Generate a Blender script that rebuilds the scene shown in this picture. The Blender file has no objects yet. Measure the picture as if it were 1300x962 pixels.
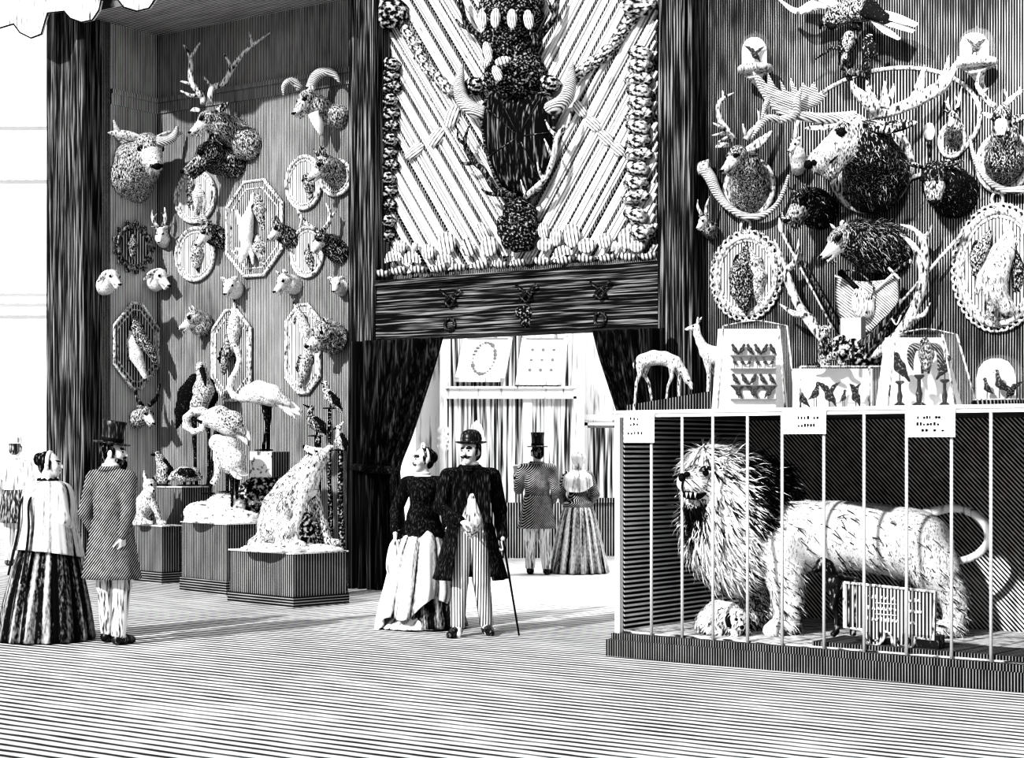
import bpy, math, random
import numpy as np
from mathutils import Vector, Matrix
random.seed(7); rng = np.random.default_rng(7)
SC = bpy.context.scene; COL = SC.collection
F = 2200.0; CX = 650.0; HY = 572.0; EYE = 1.63
R = math.radians
# ------------------------------------------------------------------ linking and tagging
def link(o, parent=None):
    COL.objects.link(o)
    if parent is not None: o.parent = parent
    return o
def tag(o, label, cat=None, group=None, kind=None):
    if label: o['label'] = label
    if cat: o['category'] = cat
    if group: o['group'] = group
    if kind: o['kind'] = kind
    return o
def thing(name, label, cat, loc, group=None, rz=0.0):
    o = bpy.data.objects.new(name, None); o.empty_display_size = .1
    o.location = loc; o.rotation_euler = (0, 0, rz); link(o)
    return tag(o, label, cat, group)
def mesh(name, vf, m, parent=None, loc=(0, 0, 0), smooth=True, tone=None, mats=None, mi=None, rz=0.0):
    """one mesh object; vf = (verts, faces) in world space, stored relative to loc"""
    v, f = vf
    v = np.asarray(v, dtype=float).reshape(-1, 3) - np.asarray(loc, dtype=float)
    if rz:
        c, s = math.cos(-rz), math.sin(-rz)
        v = np.stack([v[:, 0]*c - v[:, 1]*s, v[:, 0]*s + v[:, 1]*c, v[:, 2]], 1)
    me = bpy.data.meshes.new(name)
    me.from_pydata([tuple(x) for x in v], [], [tuple(int(i) for i in q) for q in f])
    for x in (mats or [m]): me.materials.append(x)
    if mi is not None: me.polygons.foreach_set('material_index', np.asarray(mi, dtype=np.int32))
    if smooth: me.polygons.foreach_set('use_smooth', np.ones(len(me.polygons), dtype=bool))
    if tone is not None:
        a = me.attributes.new('tone', 'FLOAT', 'POINT')
        a.data.foreach_set('value', np.asarray(tone, dtype=np.float32))
    me.update()
    o = bpy.data.objects.new(name, me)
    if parent is None:
        o.location = loc; o.rotation_euler = (0, 0, rz)
    return link(o, parent)
def part(name, vf, m, root, **k):
    """a child of root, whose vertices are given in world space"""
    r = root; off = Vector((0, 0, 0)); rz = 0.0
    while r is not None:
        off = off + r.location; rz += r.rotation_euler.z; r = r.parent
    return mesh(name, vf, m, root, loc=off, rz=rz, **k)
def dup(root, loc, rot=None, scale=None, label=None, group=None):
    r = root.copy(); COL.objects.link(r); r.location = loc
    if rot is not None: r.rotation_euler = rot
    if scale is not None: r.scale = scale
    if label: r['label'] = label
    if group: r['group'] = group
    for ch in list(root.children):
        c = ch.copy(); COL.objects.link(c); c.parent = r
        for g in ch.children:
            d = g.copy(); COL.objects.link(d); d.parent = c
    return r
# ------------------------------------------------------------------ materials: engraved ink on paper
def mat(name, lo=.015, hi=.85, tone=.6, attr=False, mode='noise', scale=(60, 60, 18), patch=None, w=.12, rough=.85, spec=.2, warp=.0, amp=1.0, metal=0.0):
    m = bpy.data.materials.new(name); m.use_nodes = True
    nt = m.node_tree; N = nt.nodes; L = nt.links
    b = N['Principled BSDF']; b.inputs['Roughness'].default_value = rough
    b.inputs['Specular IOR Level'].default_value = spec; b.inputs['Metallic'].default_value = metal
    if mode == 'plain':
        b.inputs['Base Color'].default_value = (hi, hi, hi, 1); return m
    def math_(op, a, c=None):
        n = N.new('ShaderNodeMath'); n.operation = op
        for i, x in enumerate((a, c)):
            if x is None: continue
            if hasattr(x, 'is_output'): L.new(x, n.inputs[i])
            else: n.inputs[i].default_value = x
        return n.outputs[0]
    tc = N.new('ShaderNodeTexCoord')
    mp = N.new('ShaderNodeMapping'); L.new(tc.outputs['Object'], mp.inputs[0]); mp.inputs['Scale'].default_value = scale
    def noise(vec, sc, det=2.0):
        n = N.new('ShaderNodeTexNoise'); L.new(vec, n.inputs['Vector']); n.inputs['Scale'].default_value = sc
        n.inputs['Detail'].default_value = det; return n.outputs['Fac']
    if mode == 'noise':
        pat = math_('MULTIPLY', math_('SUBTRACT', noise(mp.outputs[0], 1.0), .5), 2.4*amp)
    else:                                         # ruled lines along the mapped x + y + z
        sx = N.new('ShaderNodeSeparateXYZ'); L.new(mp.outputs[0], sx.inputs[0])
        t = math_('ADD', math_('ADD', sx.outputs[0], sx.outputs[1]), sx.outputs[2])
        if warp: t = math_('ADD', t, math_('MULTIPLY', noise(tc.outputs['Object'], 2.5, 3.0), warp))
        pat = math_('MULTIPLY', math_('SINE', math_('MULTIPLY', t, 2*math.pi)), .5*amp)
        gr = N.new('ShaderNodeMapping'); L.new(tc.outputs['Object'], gr.inputs[0]); gr.inputs['Scale'].default_value = tuple(max(2.0, s*.5) for s in scale)
        pat = math_('ADD', pat, math_('MULTIPLY', math_('SUBTRACT', noise(gr.outputs[0], 1.0), .5), .7*amp))
    if attr:
        a = N.new('ShaderNodeAttribute'); a.attribute_name = 'tone'; tn = a.outputs['Fac']
    else:
        tn = tone
    x = math_('ADD', pat, tn)
    if patch: x = math_('ADD', x, math_('MULTIPLY', math_('SUBTRACT', noise(tc.outputs['Object'], patch[0], 3.0), .5), 2*patch[1]))
    mr = N.new('ShaderNodeMapRange'); L.new(x, mr.inputs[0])
    mr.inputs[1].default_value = .5 - w; mr.inputs[2].default_value = .5 + w
    mr.inputs[3].default_value = lo; mr.inputs[4].default_value = hi
    cb = N.new('ShaderNodeCombineColor')
    for i in range(3): L.new(mr.outputs[0], cb.inputs[i])
    L.new(cb.outputs[0], b.inputs['Base Color'])
    return m
# ------------------------------------------------------------------ basic meshes (verts, faces)
def join(*ms):
    V = []; Fc = []; n = 0
    for v, f in ms:
        v = np.asarray(v, dtype=float).reshape(-1, 3); V.append(v)
        Fc += [tuple(i + n for i in q) for q in f]; n += len(v)
    return (np.concatenate(V), Fc) if V else (np.zeros((0, 3)), [])
def box(o, a, b, c):
    """box from corner o with edge vectors a, b, c"""
    o, a, b, c = (np.asarray(x, dtype=float) for x in (o, a, b, c))
    v = [o, o+a, o+a+b, o+b, o+c, o+a+c, o+a+b+c, o+b+c]
    f = [(0, 3, 2, 1), (4, 5, 6, 7), (0, 1, 5, 4), (1, 2, 6, 5), (2, 3, 7, 6), (3, 0, 4, 7)]
    if np.dot(np.cross(a, b), c) < 0: f = [q[::-1] for q in f]
    return v, f
def catmull(P, n):
    P = [np.asarray(p, dtype=float) for p in P]
    if len(P) < 3 or n < 2: return P
    Q = [2*P[0]-P[1]] + P + [2*P[-1]-P[-2]]; out = []
    for i in range(1, len(Q)-2):
        for j in range(n):
            t = j/n; a, b, c, d = Q[i-1], Q[i], Q[i+1], Q[i+2]
            out.append(.5*((2*b) + (c-a)*t + (2*a-5*b+4*c-d)*t*t + (3*b-a-3*c+d)*t**3))
    out.append(P[-1]); return out
def tube(pts, seg=8, sub=4, flat=1.0, flatdir=None):
    """tapered tube through (x,y,z,r) points"""
    P = catmull([np.asarray(p, dtype=float) for p in pts], sub); P = np.array(P)
    X = P[:, :3]; r = np.maximum(P[:, 3], 1e-4); n = len(X)
    Tn = np.gradient(X, axis=0); Tn /= np.linalg.norm(Tn, axis=1)[:, None] + 1e-9
    up = np.array(flatdir if flatdir is not None else (.3, -.9, .35), dtype=float)
    V = []
    for i in range(n):
        a = np.cross(Tn[i], up)
        if np.linalg.norm(a) < 1e-3: a = np.cross(Tn[i], (1, 0, 0.2))
        a /= np.linalg.norm(a); b = np.cross(a, Tn[i])
        for k in range(seg):
            t = 2*math.pi*k/seg; V.append(X[i] + r[i]*(a*math.cos(t) + b*math.sin(t)*flat))
    f = []
    for i in range(n-1):
        for k in range(seg):
            k2 = (k+1) % seg; f.append((i*seg+k, i*seg+k2, (i+1)*seg+k2, (i+1)*seg+k))
    V.append(X[0]); V.append(X[-1]); c0 = n*seg
    for k in range(seg):
        k2 = (k+1) % seg
        f.append((c0, k2, k)); f.append((c0+1, (n-1)*seg+k, (n-1)*seg+k2))
    return np.array(V), f
def lathe(prof, c=(0, 0, 0), seg=20, axis=None, sx=1.0, sy=1.0):
    """prof = [(r, z)...] around z through c; axis = optional 3x3 rotation"""
    V = []; n = len(prof)
    for r, z in prof:
        for k in range(seg):
            t = 2*math.pi*k/seg; V.append((r*math.cos(t)*sx, r*math.sin(t)*sy, z))
    f = [(i*seg+k, i*seg+(k+1) % seg, (i+1)*seg+(k+1) % seg, (i+1)*seg+k) for i in range(n-1) for k in range(seg)]
    V += [(0, 0, prof[0][1]), (0, 0, prof[-1][1])]
    for k in range(seg):
        k2 = (k+1) % seg; f.append((n*seg, k2, k)); f.append((n*seg+1, (n-1)*seg+k, (n-1)*seg+k2))
    V = np.array(V, dtype=float)
    if axis is not None: V = V @ np.array(axis).T
    return V + np.asarray(c, dtype=float), f
def prism(poly, a, b, o, n):
    """extrude a 2-D polygon (in axes a, b from o) by the vector n"""
    a, b, o, n = (np.asarray(x, dtype=float) for x in (a, b, o, n)); k = len(poly)
    V = [o + a*p[0] + b*p[1] for p in poly] + [o + a*p[0] + b*p[1] + n for p in poly]
    f = [tuple(range(k))[::-1], tuple(range(k, 2*k))] + [(i, (i+1) % k, (i+1) % k + k, i+k) for i in range(k)]
    ar = sum(poly[i][0]*poly[(i+1) % k][1] - poly[(i+1) % k][0]*poly[i][1] for i in range(k))
    if ar*np.dot(np.cross(a, b), n) < 0: f = [q[::-1] for q in f]
    return V, f
def sphere(c, r, seg=10, M=None):
    if np.isscalar(r): r = (r, r, r)
    pr = [(math.sin(math.pi*i/(seg//2+1)), -math.cos(math.pi*i/(seg//2+1))) for i in range(1, seg//2+1)]
    v, f = lathe(pr, seg=seg)
    v[-2] = (0, 0, -1); v[-1] = (0, 0, 1)
    v = v*np.asarray(r)
    if M is not None: v = v @ np.array(M).T
    return v + np.asarray(c, dtype=float), f
# ------------------------------------------------------------------ soft bodies: smooth union of tapered limbs, meshed by surface nets
class Soft:
    def __init__(s, k=.02): s.P = []; s.k = k
    def limb(s, pts, tone=.7, k=None, flat=None):
        """pts = [(x,y,z,r)...]"""
        pts = [np.asarray(p, dtype=float) for p in pts]
        if len(pts) == 1: pts = pts*2
        for a, b in zip(pts[:-1], pts[1:]): s.P.append(('c', a, b, tone, s.k if k is None else k, flat))
        return s
    def ell(s, c, rad, M=None, tone=.7, k=None):
        s.P.append(('e', np.asarray(c, dtype=float), np.asarray(rad, dtype=float), tone, s.k if k is None else k, None if M is None else np.array(M)))
        return s
    def build(s, cell, noise=0.0, nscale=20.0):
        lo = np.full(3, 1e9); hi = -lo
        bb = []
        for p in s.P:
            if p[0] == 'c':
                g = 1.0 if p[5] is None else max(1.0, p[5][1])
                r = max(p[1][3], p[2][3])*g
                l = np.minimum(p[1][:3], p[2][:3])-r; h = np.maximum(p[1][:3], p[2][:3])+r
            else:
                r = max(p[2]); l = p[1]-r; h = p[1]+r
            l = l-p[4]-3*cell; h = h+p[4]+3*cell; bb.append((l, h)); lo = np.minimum(lo, l); hi = np.maximum(hi, h)
        n = np.ceil((hi-lo)/cell).astype(int)+1
        G = np.full(n, 1e3, dtype=np.float32); B = np.full(n, 1e3, dtype=np.float32); T = np.zeros(n, dtype=np.float32)
        for p, (l, h) in zip(s.P, bb):
            i0 = np.floor((l-lo)/cell).astype(int).clip(0); i1 = np.minimum(np.ceil((h-lo)/cell).astype(int)+1, n)
            ax = [(lo[j]+cell*np.arange(i0[j], i1[j])).astype(np.float32) for j in range(3)]
            X, Y, Z = ax[0][:, None, None], ax[1][None, :, None], ax[2][None, None, :]
            if p[0] == 'c':
                a, b = p[1], p[2]; dx, dy, dz = X-a[0], Y-a[1], Z-a[2]; ba = (b-a)[:3]; sc = 1.0
                if p[5] is not None:
                    u = np.asarray(p[5][0], dtype=float); u = u/np.linalg.norm(u); g = 1.0/p[5][1]-1.0
                    q = (dx*u[0]+dy*u[1]+dz*u[2])*g; dx = dx+q*u[0]; dy = dy+q*u[1]; dz = dz+q*u[2]
                    ba = ba+u*(np.dot(ba, u)*g); sc = min(1.0, p[5][1])
                L2 = float(np.dot(ba, ba))+1e-12
                t = np.clip((dx*ba[0]+dy*ba[1]+dz*ba[2])/L2, 0, 1)
                d = (np.sqrt((dx-t*ba[0])**2+(dy-t*ba[1])**2+(dz-t*ba[2])**2)-(a[3]+t*(b[3]-a[3])))*sc
            else:
                c, rad = p[1], p[2]; dx, dy, dz = X-c[0], Y-c[1], Z-c[2]
                if p[5] is not None:
                    M = p[5]; dx, dy, dz = (M[0, j]*dx+M[1, j]*dy+M[2, j]*dz for j in range(3))
                qx, qy, qz = dx/rad[0], dy/rad[1], dz/rad[2]
                k0 = np.sqrt(qx*qx+qy*qy+qz*qz)+1e-6; k1 = np.sqrt((qx/rad[0])**2+(qy/rad[1])**2+(qz/rad[2])**2)+1e-6
                d = k0*(k0-1)/k1
            sl = tuple(slice(i0[j], i1[j]) for j in range(3)); d = np.broadcast_to(d, G[sl].shape).astype(np.float32)
            g = G[sl]; bst = B[sl]; cl = d < bst
            T[sl] = np.where(cl, p[3], T[sl]); B[sl] = np.where(cl, d, bst)
            kk = max(p[4], 1e-5); hh = np.clip(.5+.5*(g-d)/kk, 0, 1)
            G[sl] = g*(1-hh)+d*hh-kk*hh*(1-hh)
        S = G < 0
        cnt = np.zeros(n-1, dtype=np.int8)
        for i in (0, 1):
            for j in (0, 1):
                for k in (0, 1): cnt += S[i:n[0]-1+i, j:n[1]-1+j, k:n[2]-1+k]
        act = (cnt > 0) & (cnt < 8); ids = np.full(n-1, -1); idx = np.argwhere(act); ids[act] = np.arange(len(idx))
        pos = np.zeros((len(idx), 3)); num = np.zeros(len(idx))
        co = [(i, j, k) for i in (0, 1) for j in (0, 1) for k in (0, 1)]
        for a in co:
            for ax in range(3):
                if a[ax]: continue
                b = list(a); b[ax] = 1
                fa = G[idx[:, 0]+a[0], idx[:, 1]+a[1], idx[:, 2]+a[2]]; fb = G[idx[:, 0]+b[0], idx[:, 1]+b[1], idx[:, 2]+b[2]]
                m = (fa < 0) != (fb < 0); t = np.where(m, fa/np.where(m, fa-fb, 1), 0)
                q = np.tile(np.array(a, dtype=float), (len(idx), 1)); q[:, ax] = t
                pos += q*m[:, None]; num += m
        V = lo+(idx+pos/num[:, None])*cell
        tn = T[idx[:, 0], idx[:, 1], idx[:, 2]]
        fs = []
        for ax in range(3):
            o1, o2 = (ax+1) % 3, (ax+2) % 3
            s0 = [slice(None)]*3; s1 = [slice(None)]*3; s0[ax] = slice(0, -1); s1[ax] = slice(1, None)
            e = np.argwhere(S[tuple(s0)] != S[tuple(s1)])
            e = e[(e[:, o1] > 0) & (e[:, o2] > 0) & (e[:, o1] < n[o1]-1) & (e[:, o2] < n[o2]-1)]
            ins = S[e[:, 0], e[:, 1], e[:, 2]]
            def cid(d1, d2):
                q = e.copy(); q[:, o1] += d1; q[:, o2] += d2; return ids[q[:, 0], q[:, 1], q[:, 2]]
            a, b, c, d = cid(-1, -1), cid(0, -1), cid(0, 0), cid(-1, 0)
            Q = np.stack([a, b, c, d], 1); Q[~ins] = Q[~ins][:, ::-1]; fs.append(Q)
        Fc = np.concatenate(fs); Fc = Fc[(Fc >= 0).all(1)]
        return V, Fc, tn
def normals(V, Fc):
    a, b, c = V[Fc[:, 0]], V[Fc[:, 1]], V[Fc[:, 2]]; d = V[Fc[:, 3]]
    n = np.cross(c-a, d-b); ar = np.linalg.norm(n, axis=1); return n/(ar[:, None]+1e-12), ar/2
def soft(name, S, cell, m, root, **k):
    V, Fc, t = S.build(cell)
    o = part(name, (V, Fc), m, root, tone=t, **k) if root is not None else None
    return o, V, Fc
def strands(V, Fc, n, ln, wd, flow, lift=.45, jit=.35, keep=None):
    """thin fur blades lying along flow (vector or function of points)"""
    nr, ar = normals(V, Fc); ce = V[Fc].mean(1)
    w = ar.copy()
    if keep is not None: w = w*keep(ce)
    w = w/w.sum(); i = rng.choice(len(Fc), n, p=w)
    p = ce[i]+rng.normal(0, 1, (n, 3))*math.sqrt(ar.mean())*.5; nn = nr[i]
    fl = flow(p) if callable(flow) else np.tile(np.asarray(flow, dtype=float), (n, 1))
    fl = fl-(fl*nn).sum(1)[:, None]*nn; fl /= np.linalg.norm(fl, axis=1)[:, None]+1e-9
    d = fl+nn*lift+rng.normal(0, jit, (n, 3)); d /= np.linalg.norm(d, axis=1)[:, None]
    l = ln*rng.uniform(.5, 1.3, n)[:, None]; sd = np.cross(d, nn); sd /= np.linalg.norm(sd, axis=1)[:, None]+1e-9
    sd = sd*wd*rng.uniform(.6, 1.3, n)[:, None]
    bse = p-nn*wd*.6; mid = bse+d*l*.55+nn*l*.06; tip = bse+d*l-nn*l*.12
    VV = np.stack([bse-sd*.6, bse+sd*.6, mid+sd*.5, mid-sd*.5, tip], 1).reshape(-1, 3)
    b = np.arange(n)*5
    fs = [q for x in b for q in ((x, x+1, x+2, x+3), (x+3, x+2, x+4))]
    return (VV, fs), n
def fur(V, Fc, root, n, ln, wd, flow, dark=.5, keep=None, mats=None, lift=.45, jit=.35, name='fur_strands'):
    vf, n = strands(V, Fc, n, ln, wd, flow, lift, jit, keep)
    mi = np.repeat((rng.random(n) < dark).astype(int), 2)
    o = part(name, vf, None, root, mats=mats or [M['hair_light'], M['ink']], mi=mi, smooth=False)
    o['kind'] = 'stuff'; return o
# ------------------------------------------------------------------ the tracing frame: photograph pixels + depth offset (in pixels) -> metres
class T:
    def __init__(s, Y): s.Y = Y; s.s = Y/F
    def p(s, x, y, d=0.0):
        Yd = s.Y+d*s.s; return np.array(((x-CX)/F*Yd, Yd, EYE-(y-HY)/F*Yd))
    def q(s, t):
        """(px, py, d, r) -> (x, y, z, r)"""
        w = s.p(t[0], t[1], t[2]); return np.array((w[0], w[1], w[2], t[3]*s.s))
    def L(s, *ts): return [s.q(t) for t in ts]
    def tube(s, *ts, **k): return tube(s.L(*ts), **k)
TH = math.atan2(F, 3150.0)
U = np.array((math.cos(TH), -math.sin(TH), 0)); NV = np.array((-math.sin(TH), -math.cos(TH), 0)); ZV = np.array((0, 0, 1.0))
def wallY(px): return F*EYE/(170*(px+2500)/2975)
W0 = np.array((0, wallY(650), 0))
class WT(T):
    """tracing frame that follows the oblique wall, out metres in front of it"""
    def __init__(s, px, out): s.out = out; s.Y = PV(px, 300, out)[1]; s.s = s.Y/F
    def p(s, x, y, d=0.0):
        Yd = PV(x, 300, s.out)[1]+d*s.s; return np.array(((x-CX)/F*Yd, Yd, EYE-(y-HY)/F*Yd))
def wu(px): return (px-CX)/F*wallY(px)/math.cos(TH)
def wz(px, py): return EYE-(py-HY)*wallY(px)/F
def W(u, v, z): return W0+U*u+NV*v+ZV*z
def WP(px, py, v=0.0): return W(wu(px), v, wz(px, py))
def floorY(py): return F*EYE/(py-HY)
def wbox(u0, u1, v0, v1, z0, z1): return box(W(u0, v0, z0), U*(u1-u0), NV*(v1-v0), ZV*(z1-z0))
# ================================================================== materials
M = {
 'paper': mat('paper_white', mode='plain', hi=.88), 'ink': mat('ink_black', mode='plain', hi=.012, rough=.6),
 'grey': mat('grey', mode='plain', hi=.3), 'hair_light': mat('pale_hair', mode='plain', hi=.8),
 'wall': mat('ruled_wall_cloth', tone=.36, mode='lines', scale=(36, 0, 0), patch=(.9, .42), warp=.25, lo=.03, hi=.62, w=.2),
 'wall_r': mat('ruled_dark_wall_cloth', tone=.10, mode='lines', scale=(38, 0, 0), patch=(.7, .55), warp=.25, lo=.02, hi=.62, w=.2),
 'wall_ret': mat('ruled_return_wall_cloth', tone=.6, mode='lines', scale=(0, 34, 0), patch=(.9, .3), lo=.05, hi=.9, w=.2),
 'wood': mat('dark_oak_grain', tone=.33, mode='noise', scale=(60, 60, 1.2), lo=.012, hi=.36, patch=(2.0, .15), w=.2),
 'wood_h': mat('dark_oak_beam_grain', tone=.30, mode='noise', scale=(1.6, 60, 70), lo=.012, hi=.34, patch=(1.2, .15), w=.2),
 'soffit': mat('ruled_soffit', tone=.5, mode='lines', scale=(0, 18, 0), warp=.6, lo=.05, hi=.8),
 'floor': mat('floor_boards', tone=.66, mode='lines', scale=(0.03, 8.5, 0), warp=.35, lo=.04, hi=.80, patch=(.30, .34), w=.22),
 'floor_back': mat('pale_floor_boards', tone=.95, mode='lines', scale=(0.03, 2.5, 0), warp=.5, lo=.1, hi=.88, patch=(.4, .2)),
 'far': mat('bright_far_wall', tone=1.02, mode='noise', scale=(7, 7, .25), lo=.35, hi=.95, w=.15),
 'back': mat('streaked_panelling', tone=.58, mode='noise', scale=(26, 26, .8), lo=.03, hi=.9, patch=(1.0, .1), w=.2),
 'pale': mat('pale_plaster', tone=.85, mode='noise', scale=(20, 20, 1.5), lo=.25, hi=.9, w=.2),
 'wainscot': mat('ruled_wainscot', tone=.38, mode='lines', scale=(24, 0, 0), lo=.02, hi=.6, patch=(1.5, .2)),
 'curtain': mat('dark_curtain_cloth', tone=.12, mode='noise', scale=(40, 40, .5), lo=.006, hi=.16, w=.4),
 'ped': mat('ruled_pedestal_cloth', tone=.36, mode='lines', scale=(40, 0, 0), lo=.02, hi=.40, patch=(3.0, .15), w=.2),
 'ped_base': mat('ruled_pedestal_plinth', tone=.30, mode='lines', scale=(0, 0, 34), lo=.015, hi=.4, w=.2),
 'top': mat('pale_pedestal_top', tone=.8, mode='noise', scale=(20, 20, 20), lo=.2, hi=.85),
 'fur': mat('stroked_fur', attr=True, mode='noise', scale=(100, 100, 34), lo=.012, hi=.86, w=.25, amp=.8),
 'coat_fur': mat('coarse_stroked_fur', attr=True, mode='noise', scale=(85, 85, 26), lo=.012, hi=.88, w=.22, amp=.8),
 'feather': mat('stroked_feathers', attr=True, mode='noise', scale=(80, 80, 44), lo=.012, hi=.9, w=.22, amp=.75),
 'horn': mat('ridged_horn', tone=.66, mode='lines', scale=(16, 16, 44), lo=.06, hi=.8, w=.35),
 'antler': mat('grained_antler', tone=.62, mode='noise', scale=(40, 40, 14), lo=.03, hi=.85, w=.25),
 'dark_antler': mat('dark_antler', tone=.22, mode='noise', scale=(50, 50, 14), lo=.01, hi=.45, w=.3),
 'frame': mat('pale_carved_moulding', tone=.66, mode='noise', scale=(50, 50, 20), lo=.05, hi=.8, w=.25),
 'frame_d': mat('dark_carved_moulding', tone=.40, mode='noise', scale=(50, 50, 20), lo=.02, hi=.6, w=.25),
 'panel': mat('ruled_plaque_panel', tone=.34, mode='lines', scale=(36, 0, 0), lo=.03, hi=.75, patch=(4, .25), w=.2),
 'panel_w': mat('pale_plaque_panel', tone=.62, mode='lines', scale=(36, 0, 0), lo=.08, hi=.85, patch=(4, .2), w=.2),
 'panel_d': mat('dark_plaque_panel', tone=.20, mode='lines', scale=(38, 0, 0), lo=.02, hi=.55, patch=(2, .2), w=.2),
 'sponge': mat('curly_sponge', tone=.42, mode='noise', scale=(30, 30, 30), lo=.02, hi=.75, w=.2),
 'sponge_p': mat('pale_curly_sponge', tone=.60, mode='noise', scale=(28, 28, 28), lo=.03, hi=.85, w=.2),
 'sponge_d': mat('dark_rough_sponge', tone=.25, mode='noise', scale=(42, 42, 42), lo=.01, hi=.55, w=.2),
 'sponge_u': mat('curly_sponge_rind', tone=.36, mode='noise', scale=(3.4, 3.4, 4.2), lo=.01, hi=.7, w=.2),
 'sponge_pu': mat('pale_curly_sponge_rind', tone=.50, mode='noise', scale=(3.2, 3.2, 4.2), lo=.02, hi=.8, w=.2),
 'shell': mat('ribbed_pale_shell', tone=.72, mode='lines', scale=(2.6, .5, .2), lo=.05, hi=.92, w=.25),
 'leather': mat('dark_shield_hide', tone=.20, mode='noise', scale=(36, 36, 3), lo=.008, hi=.32, w=.2),
 'cloth_d': mat('dark_coat_cloth', tone=.10, mode='noise', scale=(90, 90, 14), lo=.008, hi=.16, w=.35),
 'cloth_m': mat('hatched_coat_cloth', tone=.36, mode='lines', scale=(34, 34, 34), lo=.012, hi=.5, patch=(5, .12), w=.25),
 'cloth_w': mat('pale_cloth', tone=.84, mode='noise', scale=(26, 26, 4), lo=.06, hi=.9, w=.2),
 'cloth_s': mat('dark_streaked_skirt_cloth', tone=.26, mode='noise', scale=(75, 75, 2.2), lo=.01, hi=.6, w=.2),
 'cloth_g': mat('pleated_grey_skirt_cloth', tone=.55, mode='noise', scale=(60, 60, 1.6), lo=.03, hi=.8, w=.18),
 'stripe': mat('striped_trouser_cloth', tone=.62, mode='lines', scale=(42, 0, 0), lo=.05, hi=.85, w=.15),
 'trouser_w': mat('pale_lined_trouser_cloth', tone=.66, mode='noise', scale=(70, 70, 3), lo=.03, hi=.88, w=.2),
 'board_white': mat('bright_white_board', mode='plain', hi=.97),
 'faint': mat('faint_pale_cloth', tone=.72, mode='noise', scale=(34, 34, 3), lo=.25, hi=.92, w=.2),
 'fold_shade': mat('fold_shaded_cloth', attr=True, mode='noise', scale=(60, 60, 20), lo=.012, hi=.86, w=.3, amp=.3),
 'faint_d': mat('faint_grey_cloth', tone=.36, mode='noise', scale=(60, 60, 4), lo=.04, hi=.6, w=.2),
 'skin': mat('skin', attr=True, mode='noise', scale=(60, 60, 60), lo=.03, hi=.74, w=.3, amp=.3),
 'hair': mat('dark_hair', tone=.22, mode='noise', scale=(60, 60, 20), lo=.008, hi=.4, w=.2),
 'silk': mat('black_silk_hat', tone=.2, mode='noise', scale=(60, 60, 5), lo=.01, hi=.25, rough=.4, spec=.5),
 'rock': mat('dark_mossy_rock', tone=.38, mode='noise', scale=(24, 24, 24), lo=.01, hi=.6, w=.15),
 'snow': mat('pale_stony_mound', tone=.80, mode='noise', scale=(16, 16, 26), lo=.1, hi=.9, w=.2),
 'case_in': mat('cross_hatched_case_lining', tone=.46, mode='lines', scale=(26, 0, 26), lo=.012, hi=.85, patch=(.9, .32), w=.2),
 'case_base': mat('ruled_case_base', tone=.22, mode='lines', scale=(44, 0, 0), lo=.012, hi=.36, w=.2),
 'case_floor': mat('stroked_case_floor', tone=.66, mode='noise', scale=(9, 40, 40), lo=.05, hi=.85, w=.15),
 'bronze': mat('dark_bronze', tone=.18, mode='noise', scale=(40, 40, 20), lo=.01, hi=.4, rough=.45, spec=.5),
 'plate': mat('ruled_plaque_face', tone=.46, mode='lines', scale=(46, 0, 0), lo=.04, hi=.62, w=.2),
 'steel': mat('pale_steel', mode='plain', hi=.7, rough=.4, spec=.5),
}
def glass_mat():
    m = bpy.data.materials.new('clear_glass'); m.use_nodes = True
    nt = m.node_tree; N = nt.nodes; L = nt.links; N.remove(N['Principled BSDF'])
    t = N.new('ShaderNodeBsdfTransparent'); t.inputs[0].default_value = (.97, .97, .97, 1)
    g = N.new('ShaderNodeBsdfGlossy'); g.inputs['Roughness'].default_value = .08
    d = N.new('ShaderNodeBsdfDiffuse'); d.inputs[0].default_value = (.9, .9, .9, 1)
    a = N.new('ShaderNodeMixShader'); a.inputs[0].default_value = .05; L.new(t.outputs[0], a.inputs[1]); L.new(d.outputs[0], a.inputs[2])
    b = N.new('ShaderNodeMixShader'); b.inputs[0].default_value = .05; L.new(a.outputs[0], b.inputs[1]); L.new(g.outputs[0], b.inputs[2])
    L.new(b.outputs[0], N['Material Output'].inputs[0]); return m
M['glass'] = glass_mat()
# ================================================================== camera, light
WP0 = tuple(WP(1290, 20))
cam = bpy.data.cameras.new('camera'); co = bpy.data.objects.new('camera', cam); link(co)
cam.sensor_width = 36; cam.lens = F/1300*36; cam.shift_y = (HY-481)/1300; cam.clip_end = 200
co.location = (0, 0, EYE); co.rotation_euler = (R(90), 0, 0); SC.camera = co
sun = bpy.data.lights.new('sun', 'SUN'); sun.energy = 2.7; sun.angle = R(1.5)
so = bpy.data.objects.new('sun', sun); link(so)
so.rotation_euler = Vector((.56, .70, -.52)).to_track_quat('-Z', 'Y').to_euler(); so.location = (-8, 4, 9)
sp = bpy.data.lights.new('added_wall_spot', 'SPOT'); sp.energy = 3600; sp.spot_size = R(34); sp.spot_blend = .9; sp.shadow_soft_size = .2  # added spot without a visible source, brightens the upper right wall
spo = bpy.data.objects.new('added_wall_spot', sp); link(spo); spo.location = (2.6, 9.5, 8.6)
spo.rotation_euler = (Vector(WP0)-spo.location).to_track_quat('-Z', 'Y').to_euler()
al = bpy.data.lights.new('added_back_room_fill', 'AREA'); al.energy = 420; al.shape = 'RECTANGLE'; al.size = 4; al.size_y = 2.5  # added area fill, brightens the room and couple beyond the doorway
ao = bpy.data.objects.new('added_back_room_fill', al); link(ao); ao.location = (1.2, 23.2, 6.2); ao.rotation_euler = (R(-20), 0, 0)
wd = bpy.data.worlds.new('world'); SC.world = wd; wd.use_nodes = True
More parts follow.
